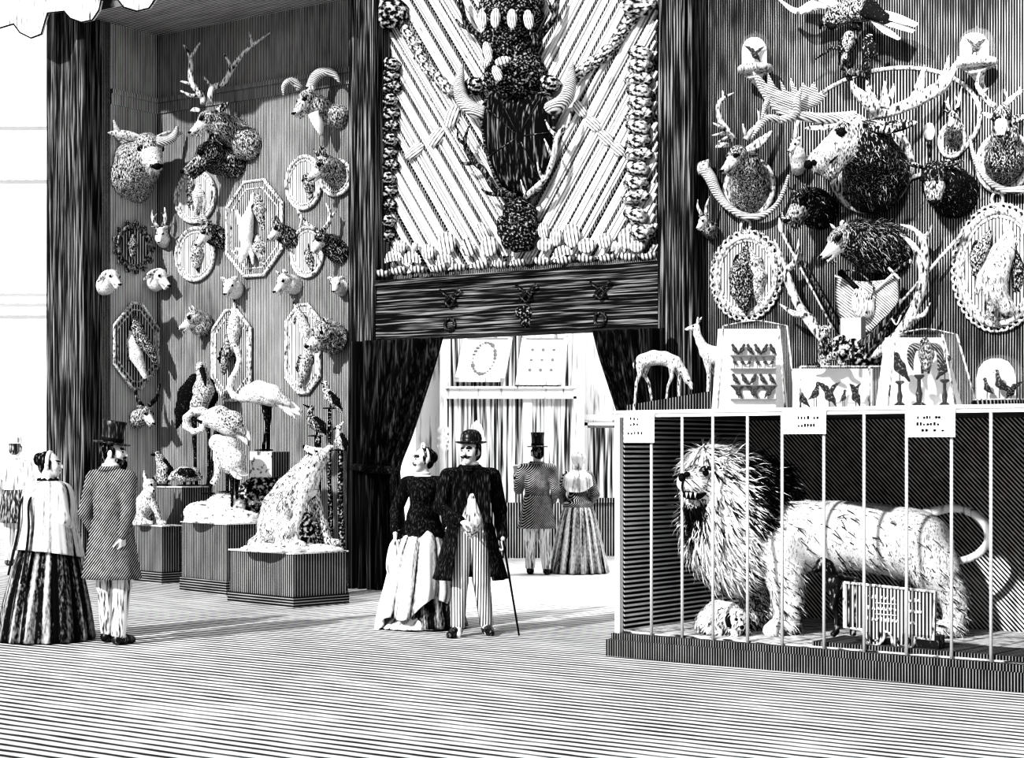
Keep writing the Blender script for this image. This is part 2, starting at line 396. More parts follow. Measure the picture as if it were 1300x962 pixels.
wd.node_tree.nodes['Background'].inputs[0].default_value = (1, 1, 1, 1); wd.node_tree.nodes['Background'].inputs[1].default_value = .5
SC.view_settings.view_transform = 'Standard'
try: SC.view_settings.look = 'AgX - High Contrast' if False else 'Very High Contrast'
except Exception: pass
# ================================================================== setting
def PV(px, py, v=0.0):
    """the point seen at a photograph pixel on the plane that stands v in front of the wall"""
    d = np.array(((px-CX)/F, 1.0, -(py-HY)/F)); t = (v+np.dot(W0, NV))/np.dot(d, NV)
    return d*t+np.array((0, 0, EYE))
def UV(px, py, v=0.0):
    w = PV(px, py, v); return float(np.dot(w-W0, U)), float(w[2])
def struct(name, vf, m, **k):
    o = mesh(name, vf, m, None, loc=W0, rz=-TH, smooth=False, **k); o['kind'] = 'structure'; return o
ZT = wz(200, 45)
uL, uR = wu(200), wu(446)
vP = .98
struct('floor', box(W0-U*22-NV*26-ZV*.12, U*44, NV*44, ZV*.12), M['floor'])
struct('wall_alcove', wbox(uL, uR+.05, -.15, 0, 0, ZT), M['wall'])
struct('wall_return', wbox(uL-.15, uL, 0, vP, 0, ZT), M['wall_ret'])
uA, uB = UV(82, 100, vP)[0], UV(125, 100, vP)[0]
struct('trim_1', wbox(uA, uL, vP-.15, vP+.3, 0, ZT+.2), M['wood'])                       # post at the left end
struct('ceiling', wbox(uL-.1, uR+.3, -.1, 1.35, ZT, ZT+.12), M['soffit'])
zl = wz(200, 130)
struct('trim_2', join(wbox(uL, uR, 0, .05, zl-.02, zl+.04), wbox(uL, uR, 0, .02, zl-.16, zl-.02)), M['wall'])
struct('trim_10', join(wbox(uL, uL+.05, .05, vP-.15, zl-.02, zl+.04), wbox(uL, uL+.02, .02, vP-.15, zl-.16, zl-.02)), M['wall_ret'])
u1, u2 = UV(443, 300, .3)[0], UV(474, 300, .3)[0]
u3, u4 = UV(835, 300, .3)[0], UV(879, 300, .3)[0]
struct('trim_3', join(wbox(u1, u2, -.15, .3, 0, 7.2), wbox(u1+.06, u1+.12, .3, .33, 0, 7.2)), M['wood'])
struct('trim_4', join(wbox(u3, u4, -.15, .3, 0, 7.6), wbox(u4-.14, u4-.07, .3, .33, 0, 7.6)), M['wood'])
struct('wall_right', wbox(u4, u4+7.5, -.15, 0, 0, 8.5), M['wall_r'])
# door head: the beam with its strap ornaments
b0, b1 = wz(650, 347.5), wz(650, 425)
struct('trim_5', join(wbox(u2, u3, -.2, .28, b0-.07, b0), wbox(u2, u3, -.2, .24, b0-.30, b0-.07), wbox(u2, u3, -.2, .26, b1, b0-.30)), M['wood_h'])
# rayed reed panel behind the trophy
z0p, z1p = b0, 7.2; ux = (wu(474)+wu(835))/2; hw = wu(835)-ux
def rayed():
    ms = [wbox(u2, u3, -.12, -.06, z0p, z1p)]
    r0 = random.Random(3)
    for sd in (-1, 1):
        q = -3.2
        while q < 3.4:
            w = r0.uniform(.010, .034)
            dx, dz = .56*sd, .83                                             # direction of a reed, rising outwards
            uc = ux+sd*q
            pts = [(uc+dx*t, z0p+dz*t) for t in np.linspace(0, 5.2, 40)]
            pts = [p for p in pts if (p[0]-ux)*sd > 0 and abs(p[0]-ux) < hw-.02 and p[1] < z1p-.02 and p[1] > z0p]
            if len(pts) > 1:
                a, b = W(pts[0][0], -.06, pts[0][1]), W(pts[-1][0], -.06, pts[-1][1])
                wv = (U*dz*sd-ZV*dx*sd)*w
                ms.append(box(a, b-a, wv, NV*r0.uniform(.02, .05)))
            q += w*sd*0+w+r0.uniform(.006, .03)
    return join(*ms)
M['rays'] = mat('pale_reed_rays', tone=1.05, mode='noise', scale=(12, 12, 9), lo=.05, hi=.9, w=.2)
o = struct('wall_panel', rayed(), None, mats=[M['rays'], M['panel_d']], mi=None)
o.data.polygons.foreach_set('material_index', np.array([1 if i < 6 or (i//6) % 5 == 3 else 0 for i in range(len(o.data.polygons))], dtype=np.int32))
# hall to the left, back room behind the doorway
t34 = T(34); 
o = mesh('wall_far', box((-26, 34, -.1), (24.5, 0, 0), (0, .2, 0), (0, 0, 14)), M['far'], loc=(0, 34, 0), smooth=False); o['kind'] = 'structure'
o = mesh('trim_6', join(*[box(t34.p(-60, y, -6), t34.p(400, y, -6)-t34.p(-60, y, -6), (0, .1, 0), (0, 0, h)) for y, h in ((400, .10), (385, .06), (372, .05), (228, .04), (160, .04))]), M['pale'], loc=(0, 34, 0), smooth=False); o['kind'] = 'structure'
o = mesh('wall_back', box((-1.5, 27, 0), (9, 0, 0), (0, .2, 0), (0, 0, 8)), M['pale'], loc=(0, 27, 0), smooth=False); o['kind'] = 'structure'
t27 = T(26.9)
def fbox(t, x0, x1, y0, y1, d0, d1):
    """front-facing box between photograph pixels"""
    a = t.p(x0, y1, d0); b = t.p(x1, y0, d0); return box(a, (b[0]-a[0], 0, 0), (0, (d1-d0)*t.s, 0), (0, 0, b[2]-a[2]))
yf = HY+F*EYE/26.9
o = mesh('trim_7', join(fbox(t27, 600, 900, 636, yf, -4, 2), fbox(t27, 600, 900, 632, 638, -7, 2)), M['wainscot'], loc=(0, 26.9, 0), smooth=False); o['kind'] = 'structure'
o = mesh('trim_8', join(fbox(t27, 742, 800, 526, 533, -5, 0), fbox(t27, 742, 746, 533, 632, -4, 0), fbox(t27, 742, 800, 536, 540, -4, 0)), M['paper'], loc=(0, 26.9, 0), smooth=False); o['kind'] = 'structure'
o = mesh('trim_9', fbox(t27, 746, 800, 543, 632, -2, 0), M['back'], loc=(0, 26.9, 0), smooth=False); o['kind'] = 'structure'
# tall display cabinet in the back room
t26 = T(26.3)
cab = thing('display_cabinet', 'tall pale display cabinet with streaked curtain panels behind the doorway', 'cabinet', t26.p(650, HY+F*EYE/26.3))
yb = HY+F*EYE/26.3
part('back_panel', fbox(t26, 566, 730, 505, 640, 4, 10), M['back'], cab, smooth=False)
part('upper_panel', fbox(t26, 566, 732, 400, 492, 4, 10), M['back'], cab, smooth=False)
part('lower_panel', fbox(t26, 566, 732, 638, yb, 0, 10), M['wainscot'], cab, smooth=False)
part('shelf_rail', join(fbox(t26, 566, 732, 490, 493, -5, 10), fbox(t26, 566, 732, 493, 503, -2, 10), fbox(t26, 566, 732, 503, 506, -4, 10)), M['pale'], cab, smooth=False)
part('mullion', fbox(t26, 664, 676, 505, 640, 0, 8), M['paper'], cab, smooth=False)
part('post', fbox(t26, 728, 742, 380, yb, -4, 10), M['pale'], cab, smooth=False)
c = t26.p(563, yb); h = t26.p(563, 400)[2]
pz = lambda y: t26.p(563, y)[2]
part('post', lathe([(.06, 0), (.06, pz(572)), (.10, pz(566)), (.06, pz(561)), (.10, pz(556)), (.06, pz(551)), (.10, pz(546)), (.06, pz(541)), (.05, h)], (c[0], c[1], 0), 12), M['pale'], cab)
part('arched_plate', prism([(-.13, 0), (.13, 0), (.13, 1.0), (.08, 1.2), (0, 1.28), (-.08, 1.2), (-.13, 1.0)], (1, 0, 0), (0, 0, 1), t26.p(605, 640, 1), (0, .03, 0)), M['pale'], cab, smooth=False)
for (xa, xb, ya, yb2, sk, lab, k) in ((577, 640, 425, 485, 12, 'left of two pale framed prints leaning on the cabinet rail, with a garland ring', 0), (654, 713, 425, 489, 9, 'right of two pale framed prints leaning on the cabinet rail, with scattered spots', 1)):
    a = t26.p(xa, yb2, -3); bx_ = t26.p(xb, yb2, -3)-a; up = t26.p(xa+sk, ya, 3)-a
    fr = thing('framed_print', lab, 'picture', tuple(a), 'framed prints on the cabinet')
    n = np.cross(bx_, up); n = n/np.linalg.norm(n)*-.03
    part('print', box(a+up*.08+bx_*.08, bx_*.84, up*.9, -n*.5), M['paper'], fr, smooth=False)
    part('picture_frame', join(box(a, bx_, up*.09, -n*1.6), box(a, bx_*.09, up*.98, -n*1.6), box(a+bx_*.91, bx_*.09, up*.98, -n*1.6), box(a+up*.93, bx_, up*.07, -n*1.6)), M['pale'], fr, smooth=False)
    ms = []; r0 = random.Random(5+k)
    for i in range(26 if k == 0 else 9):
        if k == 0:
            th = 2*math.pi*i/26; q = a+bx_*(.5+.22*math.cos(th))+up*(.5+.3*math.sin(th)*(1.1)); sz = r0.uniform(.012, .035)
        else:
            q = a+bx_*(.27+.23*(i % 3))+up*(.3+.2*(i//3)); sz = .026
        ms.append(sphere(q+(-n)*.55, (sz, .006, sz*r0.uniform(.6, 1.2)), 8))
    for q_ in ([join(*ms)] if k == 0 else ms): part('drawing' if k == 0 else 'spot', q_, M['grey'], fr)
# scalloped valance under the hall roof
vv = vP+.7
def scal(px0, py0, pts):
    return pts
vp = [(-60, -90), (-60, 40), (0, 37), (20, 31), (28, 42), (42, 49), (55, 44), (63, 17), (84, 15), (92, 24), (106, 29), (120, 26), (128, 14), (131, 1), (152, 0), (160, 10), (177, 15), (192, 11), (201, -2), (330, -40), (330, -90)]
q = [UV(x, y, vv) for x, y in vp]
va = thing('valance', 'white scalloped cloth valance hanging at the top left', 'valance', tuple(W(q[2][0], vv, q[2][1])))
part('cloth', prism(q, U, ZV, W(0, vv, 0), NV*.03), M['cloth_w'], va, smooth=False)
ed = [W(a, vv+.035, z)-np.array((0, 0, 0)) for a, z in q[1:19]]
part('hem_cord', tube([(*e, .010) for e in ed], seg=6, sub=1), M['ink'], va)
# curtains
def curtain(name, lab, edge, outer_u, v, n=90, phase=0.0, top=None):
    """edge = [(px,py)...] of the free edge from top to bottom; cloth spans to outer_u"""
    E = catmull([(*UV(x, y, v), 0) for x, y in edge], 8)
    V = []; rows = len(E)
    for e in E:
        for j in range(n+1):
            s = j/n; u = outer_u+(e[0]-outer_u)*s
            V.append(W(u, v+.05*math.sin(s*38+phase)+.03*math.sin(s*17+1.3*e[1]), e[1]))
    f = [(i*(n+1)+j, i*(n+1)+j+1, (i+1)*(n+1)+j+1, (i+1)*(n+1)+j) for i in range(rows-1) for j in range(n)]
    th_ = thing(name, lab, 'curtain', tuple(W(outer_u, v, 0)), 'doorway curtains')
    o = part('drape', (np.array(V), f), M['curtain'], th_)
    mo = o.modifiers.new('thick', 'SOLIDIFY'); mo.thickness = .02
    return th_
vC = .55
ct = curtain('curtain', 'dark curtain at the left of the doorway, gathered in by a tie band', [(566, 428), (556, 462), (541, 505), (524, 552), (508, 590), (507, 610), (512, 660), (514, 710), (515, 766)], UV(446, 600, vC)[0], vC)
a = PV(507, 598, vC+.08); b = PV(447, 592, vC+.08)
part('tie_band', tube([(*a, .05), (*((a+b)/2+NV*.05), .06), (*b, .05)], 8, 4, flat=.5), M['cloth_d'], ct)
part('tassel', tube([(*PV(500, 596, vC+.13), .02), (*PV(499, 612, vC+.13), .045), (*PV(499, 634, vC+.12), .035)], 8), M['cloth_d'], ct)
ct = curtain('curtain', 'dark curtain at the right of the doorway, sweeping down behind the lion case', [(756, 420), (764, 452), (776, 490), (788, 530), (795, 570), (797, 640), (797, 760)], UV(842, 600, vC)[0], vC, n=60, phase=2.0)
# strap ornaments on the beam
for i, (x, y, yr) in enumerate(((571, 378, 412), (668, 372, 401), (762, 368, 405))):
    w = lambda dx, dy, dv=.0: PV(x+dx, y+dy, .275+dv)
    t = thing('strap_ornament', 'dark crossed iron strap ornament on the beam, %s of three' % ('leftmost', 'middle', 'rightmost')[i], 'ornament', tuple(w(0, 0)), 'iron ornaments on the door beam')
    part('strap', tube([(*w(-13, -10), .02), (*w(0, 0), .02), (*w(9, 10), .02)], 6, 3, .5), M['bronze'], t)
    part('strap', tube([(*w(13, -11, .02), .02), (*w(1, 0, .02), .02), (*w(-8, 9, .02), .02)], 6, 3, .5), M['bronze'], t)
    part('knot', tube([(*w(-6, 4, .02), .018), (*w(0, -3, .02), .018), (*w(6, 4, .02), .018), (*w(0, 11, .02), .018), (*w(-6, 4, .02), .018)], 6, 4, .5), M['bronze'], t)
    if i != 1:
        c = PV(x, yr, .275); ring = [(*(c+U*.07*math.cos(q)+ZV*.07*math.sin(q)), .02) for q in np.linspace(0, 2*math.pi, 17)]
        o = mesh('iron_ring', tube(ring, 8, 1), M['bronze'], None, loc=tuple(c)); tag(o, 'dark iron ring near the lower edge of the beam, %s' % ('above the left curtain' if i == 0 else 'near the right curtain'), 'ring', 'iron rings on the door beam')
    else:
        c = PV(668, 397, .25); S = Soft(.02); S.ell(c, (.13, .07, .09), tone=.2).ell(c-ZV*.11, (.07, .06, .06), tone=.3)
        V, f, tn = S.build(.012); o = mesh('beam_boss', (V, f), M['sponge_d'], None, loc=tuple(c), tone=tn); tag(o, 'dark carved boss at the centre of the door beam', 'boss')
# ================================================================== mounted heads
PXC = 201.0                                                              # left of this pixel things hang on the alcove's side wall
CRN = W(uL, 0, 0)
def PW(px, py, v=0.0, cx=None):
    """point seen at a pixel on the wall that carries it (side wall left of the alcove corner), v in front of it"""
    if (px if cx is None else cx) >= PXC: return PV(px, py, v)
    d = np.array(((px-CX)/F, 1.0, -(py-HY)/F)); t = (v+np.dot(CRN, U))/np.dot(d, U)
    return d*t+np.array((0, 0, EYE))
def wframe(px): return (U, NV) if px >= PXC else (-NV, U)                # (along the wall, out of the wall)
def clampw(V, px, gap=.004):
    """flatten what would sink into the wall behind a thing"""
    V = np.array(V, dtype=float)
    for a, o in (((0, 0, 0), NV),) if px >= PXC else ((CRN-W0, U), ((0, 0, 0), NV)):
        dd = (V-W0-np.asarray(a, dtype=float)) @ o-gap; V -= np.minimum(dd, 0)[:, None]*o
    return V
def Rm(yaw, pitch, roll=0):
    """rows: forward, left, up of the head in (right, depth, up); yaw 0 = to the picture's right, -90 = towards the viewer"""
    y, p, r = R(yaw), R(pitch), R(roll)
    f = np.array((math.cos(y)*math.cos(p), math.sin(y)*math.cos(p), math.sin(p)))
    l = np.array((-math.sin(y), math.cos(y), 0)); u = np.cross(f, l)
    l2 = l*math.cos(r)+u*math.sin(r); u2 = -l*math.sin(r)+u*math.cos(r)
    return np.stack((f, l2, u2))
KIND = {  # cranium (len, wide, high), muzzle base, muzzle tip, droop, jaw tip
 'deer': ((.42, .33, .36), .26, .15, -.10, .09), 'bull': ((.55, .48, .52), .40, .29, -.10, .17), 'dog': ((.50, .42, .42), .25, .19, -.12, .13),
 'bear': ((.68, .62, .60), .34, .22, -.16, .16), 'boar': ((.55, .42, .50), .36, .22, -.12, .16), 'fox': ((.50, .42, .38), .24, .10, -.10, .07),
 'moose': ((.40, .30, .34), .27, .24, -.10, .17), 'goat': ((.42, .33, .36), .27, .17, -.08, .12), 'badger': ((.5, .38, .36), .25, .11, -.10, .08)}
class Head:
    def __init__(s, c, L, yaw, pitch, roll=0, out=.4):
        """c = photograph pixel of the skull's centre, L = skull to muzzle tip in pixels, out = metres in front of the wall"""
        s.Yw = PW(c[0], c[1], 0)[1]
        s.t = T(s.Yw-out); s.c = s.t.p(*c); s.L = L*s.t.s; s.M = Rm(yaw, pitch, roll); s.cp = c
    def h(s, x, y, z): return s.c+s.L*(x*s.M[0]+y*s.M[1]+z*s.M[2])
    def hr(s, x, y, z, r): return np.array((*s.h(x, y, z), r*s.L))
    def wall(s, px, py, r, v=.02):
        w = PW(px, py, v, s.cp[0]); return np.array((*w, r*s.t.s))
def mounted(name, lab, cat, H, kind, neck, tone=.6, muzzle=None, ears=None, group='mounted heads on the left wall', shaggy=0, dark=.5, m='coat_fur', neck_tone=None, cell=None, shield=None, beard=None, flow=None, lop=False, tongue=False, root=None, furlen=.05):
    """neck = [(px,py,d,r)..., ('w',px,py,r)]; ears = (length, width, (x, y, z) direction) in head lengths"""
    K = KIND[kind]; L = H.L; mz = tone+.15 if muzzle is None else muzzle; nt = tone if neck_tone is None else neck_tone
    wl = neck[-1]; base = PW(wl[1], wl[2], 0, H.cp[0])
    root = root or thing(name, lab, cat, tuple(base), group)
    S = Soft(.10*L)
    S.ell(H.c, np.array(K[0])*L, H.M.T, tone=tone)
    S.limb([H.hr(.12, 0, -.04, K[1]), H.hr(.52, 0, -.06+K[3]*.5, (K[1]+K[2])/2), H.hr(.92, 0, -.04+K[3], K[2])], tone=mz)
    S.limb([H.hr(.1, 0, -.22, K[1]*.75), H.hr(.84, 0, -.18+K[3]-K[2]*.75, K[4])], tone=mz-.15)
    for q in (-1, 1): S.ell(H.h(.22, q*K[0][1]*.72, .14), (.16*L, .10*L, .09*L), H.M.T, tone=tone-.15)       # brow
    pts = [np.array((*(H.c-H.L*(.10*H.M[0]+.08*H.M[2])), K[0][2]*.86*L))]
    for n in neck: pts.append(H.wall(n[1], n[2], n[3]) if n[0] == 'w' else H.t.q(n))
    S.limb(pts, tone=nt)
    if beard: S.limb([H.hr(.62, 0, -.30, .10), H.hr(.55, 0, -.62, .03)], tone=beard)
    cell = cell or max(.008, L*.045)
    V, Fc, tn = S.build(cell); V = clampw(V, H.cp[0]); part('head', (V, Fc), M[m], root, tone=tn)
    WD = PW(wl[1], wl[2], 0, H.cp[0])-H.c; WD = WD/np.linalg.norm(WD)
    for q in (-1, 1):
        part('eye', sphere(H.h(.29, q*K[0][1]*.84, .10), .10*L, 8), M['ink'], root)
    part('nose', join(sphere(H.h(.95+K[2]*.82, 0, .02+K[3]), (K[2]*.42*L, K[2]*.6*L, K[2]*.42*L), 8, H.M.T), *[sphere(H.h(.93+K[2]*.6, q*K[2]*.55, .0+K[3]), K[2]*.3*L, 6) for q in (-1, 1)]), M['ink'], root)
    part('mouth', tube([H.hr(.86+K[2], .0, -.16+K[3], .02), H.hr(.80, -K[2]*.85, -.17+K[3], .022), H.hr(.62, -K[2]*1.05, -.19+K[3]*.6, .01)], 5), M['ink'], root)
    part('mouth', tube([H.hr(.86+K[2], .0, -.16+K[3], .02), H.hr(.80, K[2]*.85, -.17+K[3], .022), H.hr(.62, K[2]*1.05, -.19+K[3]*.6, .01)], 5), M['ink'], root)
    if ears:
        for q in (-1, 1):
            d = np.array(ears[2], dtype=float)*(1, q, 1); d /= np.linalg.norm(d); b = np.array((-.12, q*K[0][1]*.75, K[0][2]*.62)); l, w = ears[0], ears[1]
            bend = np.array((0, 0, -.25*l)) if lop else np.zeros(3)
            P = [H.hr(*(b+d*l*f+bend*f*f), w*r) for f, r in ((-.1, .45), (.2, .9), (.5, 1.0), (.8, .6), (1.0, .08))]
            fd = H.M[0]*1.0+H.M[1]*q*.4
            part('ear', tube(P, 8, 3, .35, fd), M['ear_d'] if tone < .45 else M['ear'], root)
    if shaggy: fur(V, Fc, root, int(shaggy*.7), furlen, .0045, flow or (lambda p: np.tile(WD*.8+np.array((0, 0, -.75)), (len(p), 1))), dark, lift=.25, jit=.25, keep=lambda c: 1.0*(np.linalg.norm(c-H.c-H.L*.25*H.M[0], axis=1) > .62*L)*(((c-W0) @ NV > .04) & (((c-CRN) @ U > .04) if H.cp[0] < PXC else True)))
    return root
M['ear'] = mat('pale_ear', tone=.66, mode='noise', scale=(50, 50, 20), lo=.02, hi=.85, w=.2)
M['ear_d'] = mat('dark_ear', tone=.36, mode='noise', scale=(50, 50, 20), lo=.012, hi=.7, w=.2)
def hornpx(name, root, t, lines, m='antler', seg=7):
    """antler or horn of several tapered px polylines, one mesh"""
    return part(name, join(*[tube(t.L(*l), seg, 3) for l in lines]), M[m], root)
def shield(root, px, py, rx, ry, m1='frame', m2='panel', name='shield', thick=.05, v0=.003):
    """round mounting board behind a head"""
    c = PW(px, py, 0); ku = abs(wu(px+1)-wu(px)); kz = wallY(px)/F
    a, b = rx*ku, ry*kz; n = 40
    poly = [(a*math.cos(2*math.pi*i/n), b*math.sin(2*math.pi*i/n)) for i in range(n)]
    o = part(name, prism(poly, U, ZV, c+NV*v0, NV*thick), M[m2], root, smooth=False)
    for k, rr in ((1.0, .026), (.80, .012)):
        part('moulding', tube([(*(c+U*p[0]*k+ZV*p[1]*k+NV*(v0+thick)), rr*min(1.3, rx/22)) for p in poly+poly[:1]], 8, 1), M[m1], root)
# ---- left wall
H = Head((188, 187), 36, -58, -38, 6, .5)
r = mounted('bull_head', 'shaggy horned bull head with white horns at the far left of the wall', 'mounted head', H, 'bull', [(176, 205, 12, 30), (168, 232, 36, 26), ('w', 160, 225, 26)], .45, .66, (1.05, .20, (-.3, 1, .02)), shaggy=1500, furlen=.07, dark=.6)
hornpx('horn', r, H.t, [[(176, 182, 6, 7), (160, 178, 2, 7), (150, 168, -2, 5), (144, 152, -4, 1)]], 'horn'); hornpx('horn', r, H.t, [[(200, 180, -6, 7), (214, 178, -8, 6), (222, 171, -8, 5), (225, 159, -8, 1)]], 'horn')
H = Head((262, 150), 27, -160, -38, 0, .75)
r = mounted('stag_head', 'red deer stag head with tall branching antlers, high on the left wall', 'mounted head', H, 'deer', [(277, 158, 14, 17), (298, 170, 40, 20), ('w', 316, 184, 20)], .42, .75, None, neck_tone=.42, shaggy=1300, dark=.55, furlen=.06)
part('ear', H.t.tube((274, 142, -6, 4), (283, 136, -10, 5), (290, 130, -10, 1), flat=.45), M['ear_d'], r); part('ear', H.t.tube((254, 140, 4, 3), (247, 139, 4, 3.4), (242, 141, 4, 1), flat=.45), M['ear'], r)
hornpx('antler', r, H.t, [[(258, 132, -4, 4), (256, 121, -4, 4), (244, 106, -6, 4), (242, 90, -6, 3.6), (242, 72, -6, 3), (233, 57, -6, 1)], [(242, 73, -6, 2.6), (254, 54, -6, 1)], [(244, 107, -6, 3), (229, 103, -10, 1)], [(256, 121, -6, 3), (242, 121, -12, 2.4), (229, 115, -16, 1)]])
hornpx('antler', r, H.t, [[(267, 131, 6, 4), (267, 120, 6, 4), (270, 111, 6, 4), (283, 106, 8, 3.8), (293, 90, 8, 3.5), (305, 72, 8, 3), (321, 57, 8, 2.4), (344, 41, 8, 1)], [(320, 58, 8, 2.6), (317, 40, 8, 1)], [(294, 86, 8, 3), (285, 68, 4, 1)], [(270, 112, 6, 3), (258, 97, 0, 1)]])
H = Head((266, 193), 40, -168, -33, 0, .5)
r = mounted('hind_head', 'dark hornless hind head directly beneath the big stag head', 'mounted head', H, 'deer', [(275, 203, 20, 18), ('w', 296, 205, 22)], .26, .35, (.5, .15, (-.8, .7, .2)), shaggy=700, dark=.8)
H = Head((389, 124), 27, -142, -46, 0, .5)
r = mounted('ram_head', 'ram head with two curled white horns at the upper right of the left wall', 'mounted head', H, 'goat', [(402, 135, 14, 15), (418, 146, 34, 15), ('w', 430, 148, 15)], .45, .62, (.5, .13, (-.6, .8, .0)), shaggy=800, dark=.6)
hornpx('horn', r, H.t, [[(381, 113, 0, 5), (374, 104, -4, 5), (366, 103, -8, 4), (360, 110, -10, 3), (360, 121, -10, 1)]], 'horn'); hornpx('horn', r, H.t, [[(394, 112, 2, 7), (400, 98, 4, 7), (412, 91, 4, 6.5), (424, 94, 2, 5), (432, 106, 0, 1)]], 'horn')
part('chest_ruff', tube(H.t.L((398, 143, -6, 8), (404, 158, -4, 7), (408, 172, 0, 2)), 8), M['cloth_w'], r)
H = Head((411, 208), 30, -158, -36, 0, .4)
r = mounted('fox_head', 'sharp-eared fox head on a round shield below the ram head', 'mounted head', H, 'fox', [(420, 215, 14, 16), ('w', 430, 224, 17)], .44, .74, (.55, .2, (-.1, .45, 1)), shaggy=500)
shield(r, 430, 226, 19, 22)
H = Head((204, 294), 15, -100, -60, 0, .3)
r = mounted('roebuck_head', 'small pale roebuck head with short upright horns, beside the scalloped oval', 'mounted head', H, 'deer', [(206, 302, 12, 9), ('w', 208, 306, 9)], .72, .85, (.6, .2, (-.2, 1, .5)))
hornpx('horn', r, H.t, [[(200, 288, 0, 2.6), (194, 279, 0, 2.2), (193, 266, 0, .8)], [(194, 279, 0, 2), (199, 271, 0, .7)]]); hornpx('horn', r, H.t, [[(207, 287, 0, 2.6), (210, 277, 0, 2.2), (209, 263, 0, .8)], [(210, 277, 0, 2), (205, 270, 0, .7)]])
H = Head((262, 293), 22, -150, -48, 0, .35)
r = mounted('gazelle_head', 'gazelle head with lyre-shaped horns in front of a white oval medallion', 'mounted head', H, 'deer', [(272, 298, 14, 13), ('w', 280, 303, 13)], .42, .8, (.5, .14, (-.7, .8, .1)), neck_tone=.22, shaggy=350, dark=.8)
hornpx('horn', r, H.t, [[(257, 284, -2, 3), (248, 272, -4, 2.6), (251, 256, -4, 2), (249, 245, -4, .8)]], 'horn'); hornpx('horn', r, H.t, [[(263, 283, 2, 3), (257, 270, 2, 2.6), (260, 256, 2, 2), (256, 243, 2, .8)]], 'horn')
H = Head((353, 289), 20, -150, -42, 0, .35)
r = mounted('chamois_head', 'small deer head with raised ears overlapping the right of the large octagonal plaque', 'mounted head', H, 'deer', [(362, 298, 12, 12), ('w', 371, 304, 12)], .40, .75, (.6, .18, (-.2, .5, 1)), neck_tone=.28, shaggy=300, dark=.7)
H = Head((407, 302), 22, -150, -50, 0, .4)
r = mounted('antlered_deer_head', 'antlered deer head below the fox head near the wood post', 'mounted head', H, 'deer', [(420, 311, 16, 14), ('w', 430, 320, 15)], .36, .8, (.6, .16, (-.4, .9, .2)), neck_tone=.25, shaggy=400, dark=.75)
hornpx('antler', r, H.t, [[(402, 292, -2, 3), (392, 286, -4, 3), (383, 277, -4, 2.6), (376, 262, -4, .8)], [(384, 279, -4, 2.4), (380, 290, -8, .8)]]); hornpx('antler', r, H.t, [[(411, 291, 4, 3), (417, 283, 4, 3), (419, 270, 4, 2.4), (414, 258, 4, .8)], [(418, 278, 4, 2.4), (426, 268, 4, .8)]])
for (c, L, yw, pt, kd, tn, nk, ea, lp, nm, lab) in (
  ((142, 350), 19, -40, -30, 'dog', .80, [(134, 362, 12, 12), ('w', 131, 364, 11)], (.85, .22, (-.2, .6, -1)), True, 'hound_head', 'pale lop-eared hound head below the scalloped oval, leftmost of its row'),
  ((203, 349), 20, -32, -36, 'dog', .78, [(198, 358, 10, 11), ('w', 196, 360, 11)], (.9, .24, (-.3, .6, -1)), True, 'hound_head', 'pale lop-eared hound head between the leftmost hound and the oval medallion'),
  ((292, 361), 17, -112, -40, 'dog', .84, [(296, 366, 10, 12), ('w', 299, 368, 12)], (.5, .26, (-.2, .9, .6)), False, 'mastiff_head', 'pale round-eared dog head above the narrow bird plaque'),
  ((361, 355), 20, -145, -42, 'dog', .70, [(368, 360, 10, 12), ('w', 374, 362, 12)], (.5, .2, (-.1, .6, 1)), False, 'terrier_head', 'open-mouthed prick-eared dog head under the large octagonal plaque'),
  ((427, 358), 15, -105, -45, 'dog', .74, [(431, 363, 10, 10), ('w', 434, 366, 10)], (.5, .22, (-.2, .9, .2)), True, 'spaniel_head', 'pale dog head next to the wood post, rightmost of its row')):
    H = Head(c, L, yw, pt, 0, .3); mounted(nm, lab, 'mounted head', H, kd, nk, tn, .88, ea, lop=lp, group='dog heads on the left wall', m='fur')
H = Head((246, 403), 24, -160, -30, 0, .35)
r = mounted('wolf_trophy', 'furry wolf-like head with pale muzzle left of the narrow bird plaque', 'mounted head', H, 'fox', [(254, 410, 12, 15), ('w', 260, 413, 13)], .5, .86, (.42, .16, (-.1, .5, 1)), shaggy=600, dark=.6)
H = Head((412, 421), 27, -158, -32, 0, .4)
r = mounted('bear_head', 'big shaggy bear head with small round ears beside the wood post', 'mounted head', H, 'bear', [(420, 428, 12, 20), ('w', 424, 430, 19)], .42, .70, (.3, .17, (-.2, .8, .8)), shaggy=1000, dark=.6)
part('mouth_lining', sphere(H.h(.78, 0, -.34), (.22*H.L, .14*H.L, .12*H.L), 8, H.M.T), M['ink'], r)
H = Head((185, 523), 20, -35, -40, 0, .35)
r = mounted('goat_head', 'small horned goat head low on the left wall under the game plaque', 'mounted head', H, 'goat', [(177, 530, 10, 11), ('w', 173, 533, 11)], .46, .75, (.5, .13, (-.4, 1, .1)), shaggy=350, dark=.7)
hornpx('horn', r, H.t, [[(181, 516, 2, 3), (173, 503, 4, 2.6), (171, 484, 4, .8)]], 'dark_antler'); hornpx('horn', r, H.t, [[(189, 515, -2, 3), (199, 504, -4, 2.6), (203, 487, -4, .8)]], 'dark_antler')
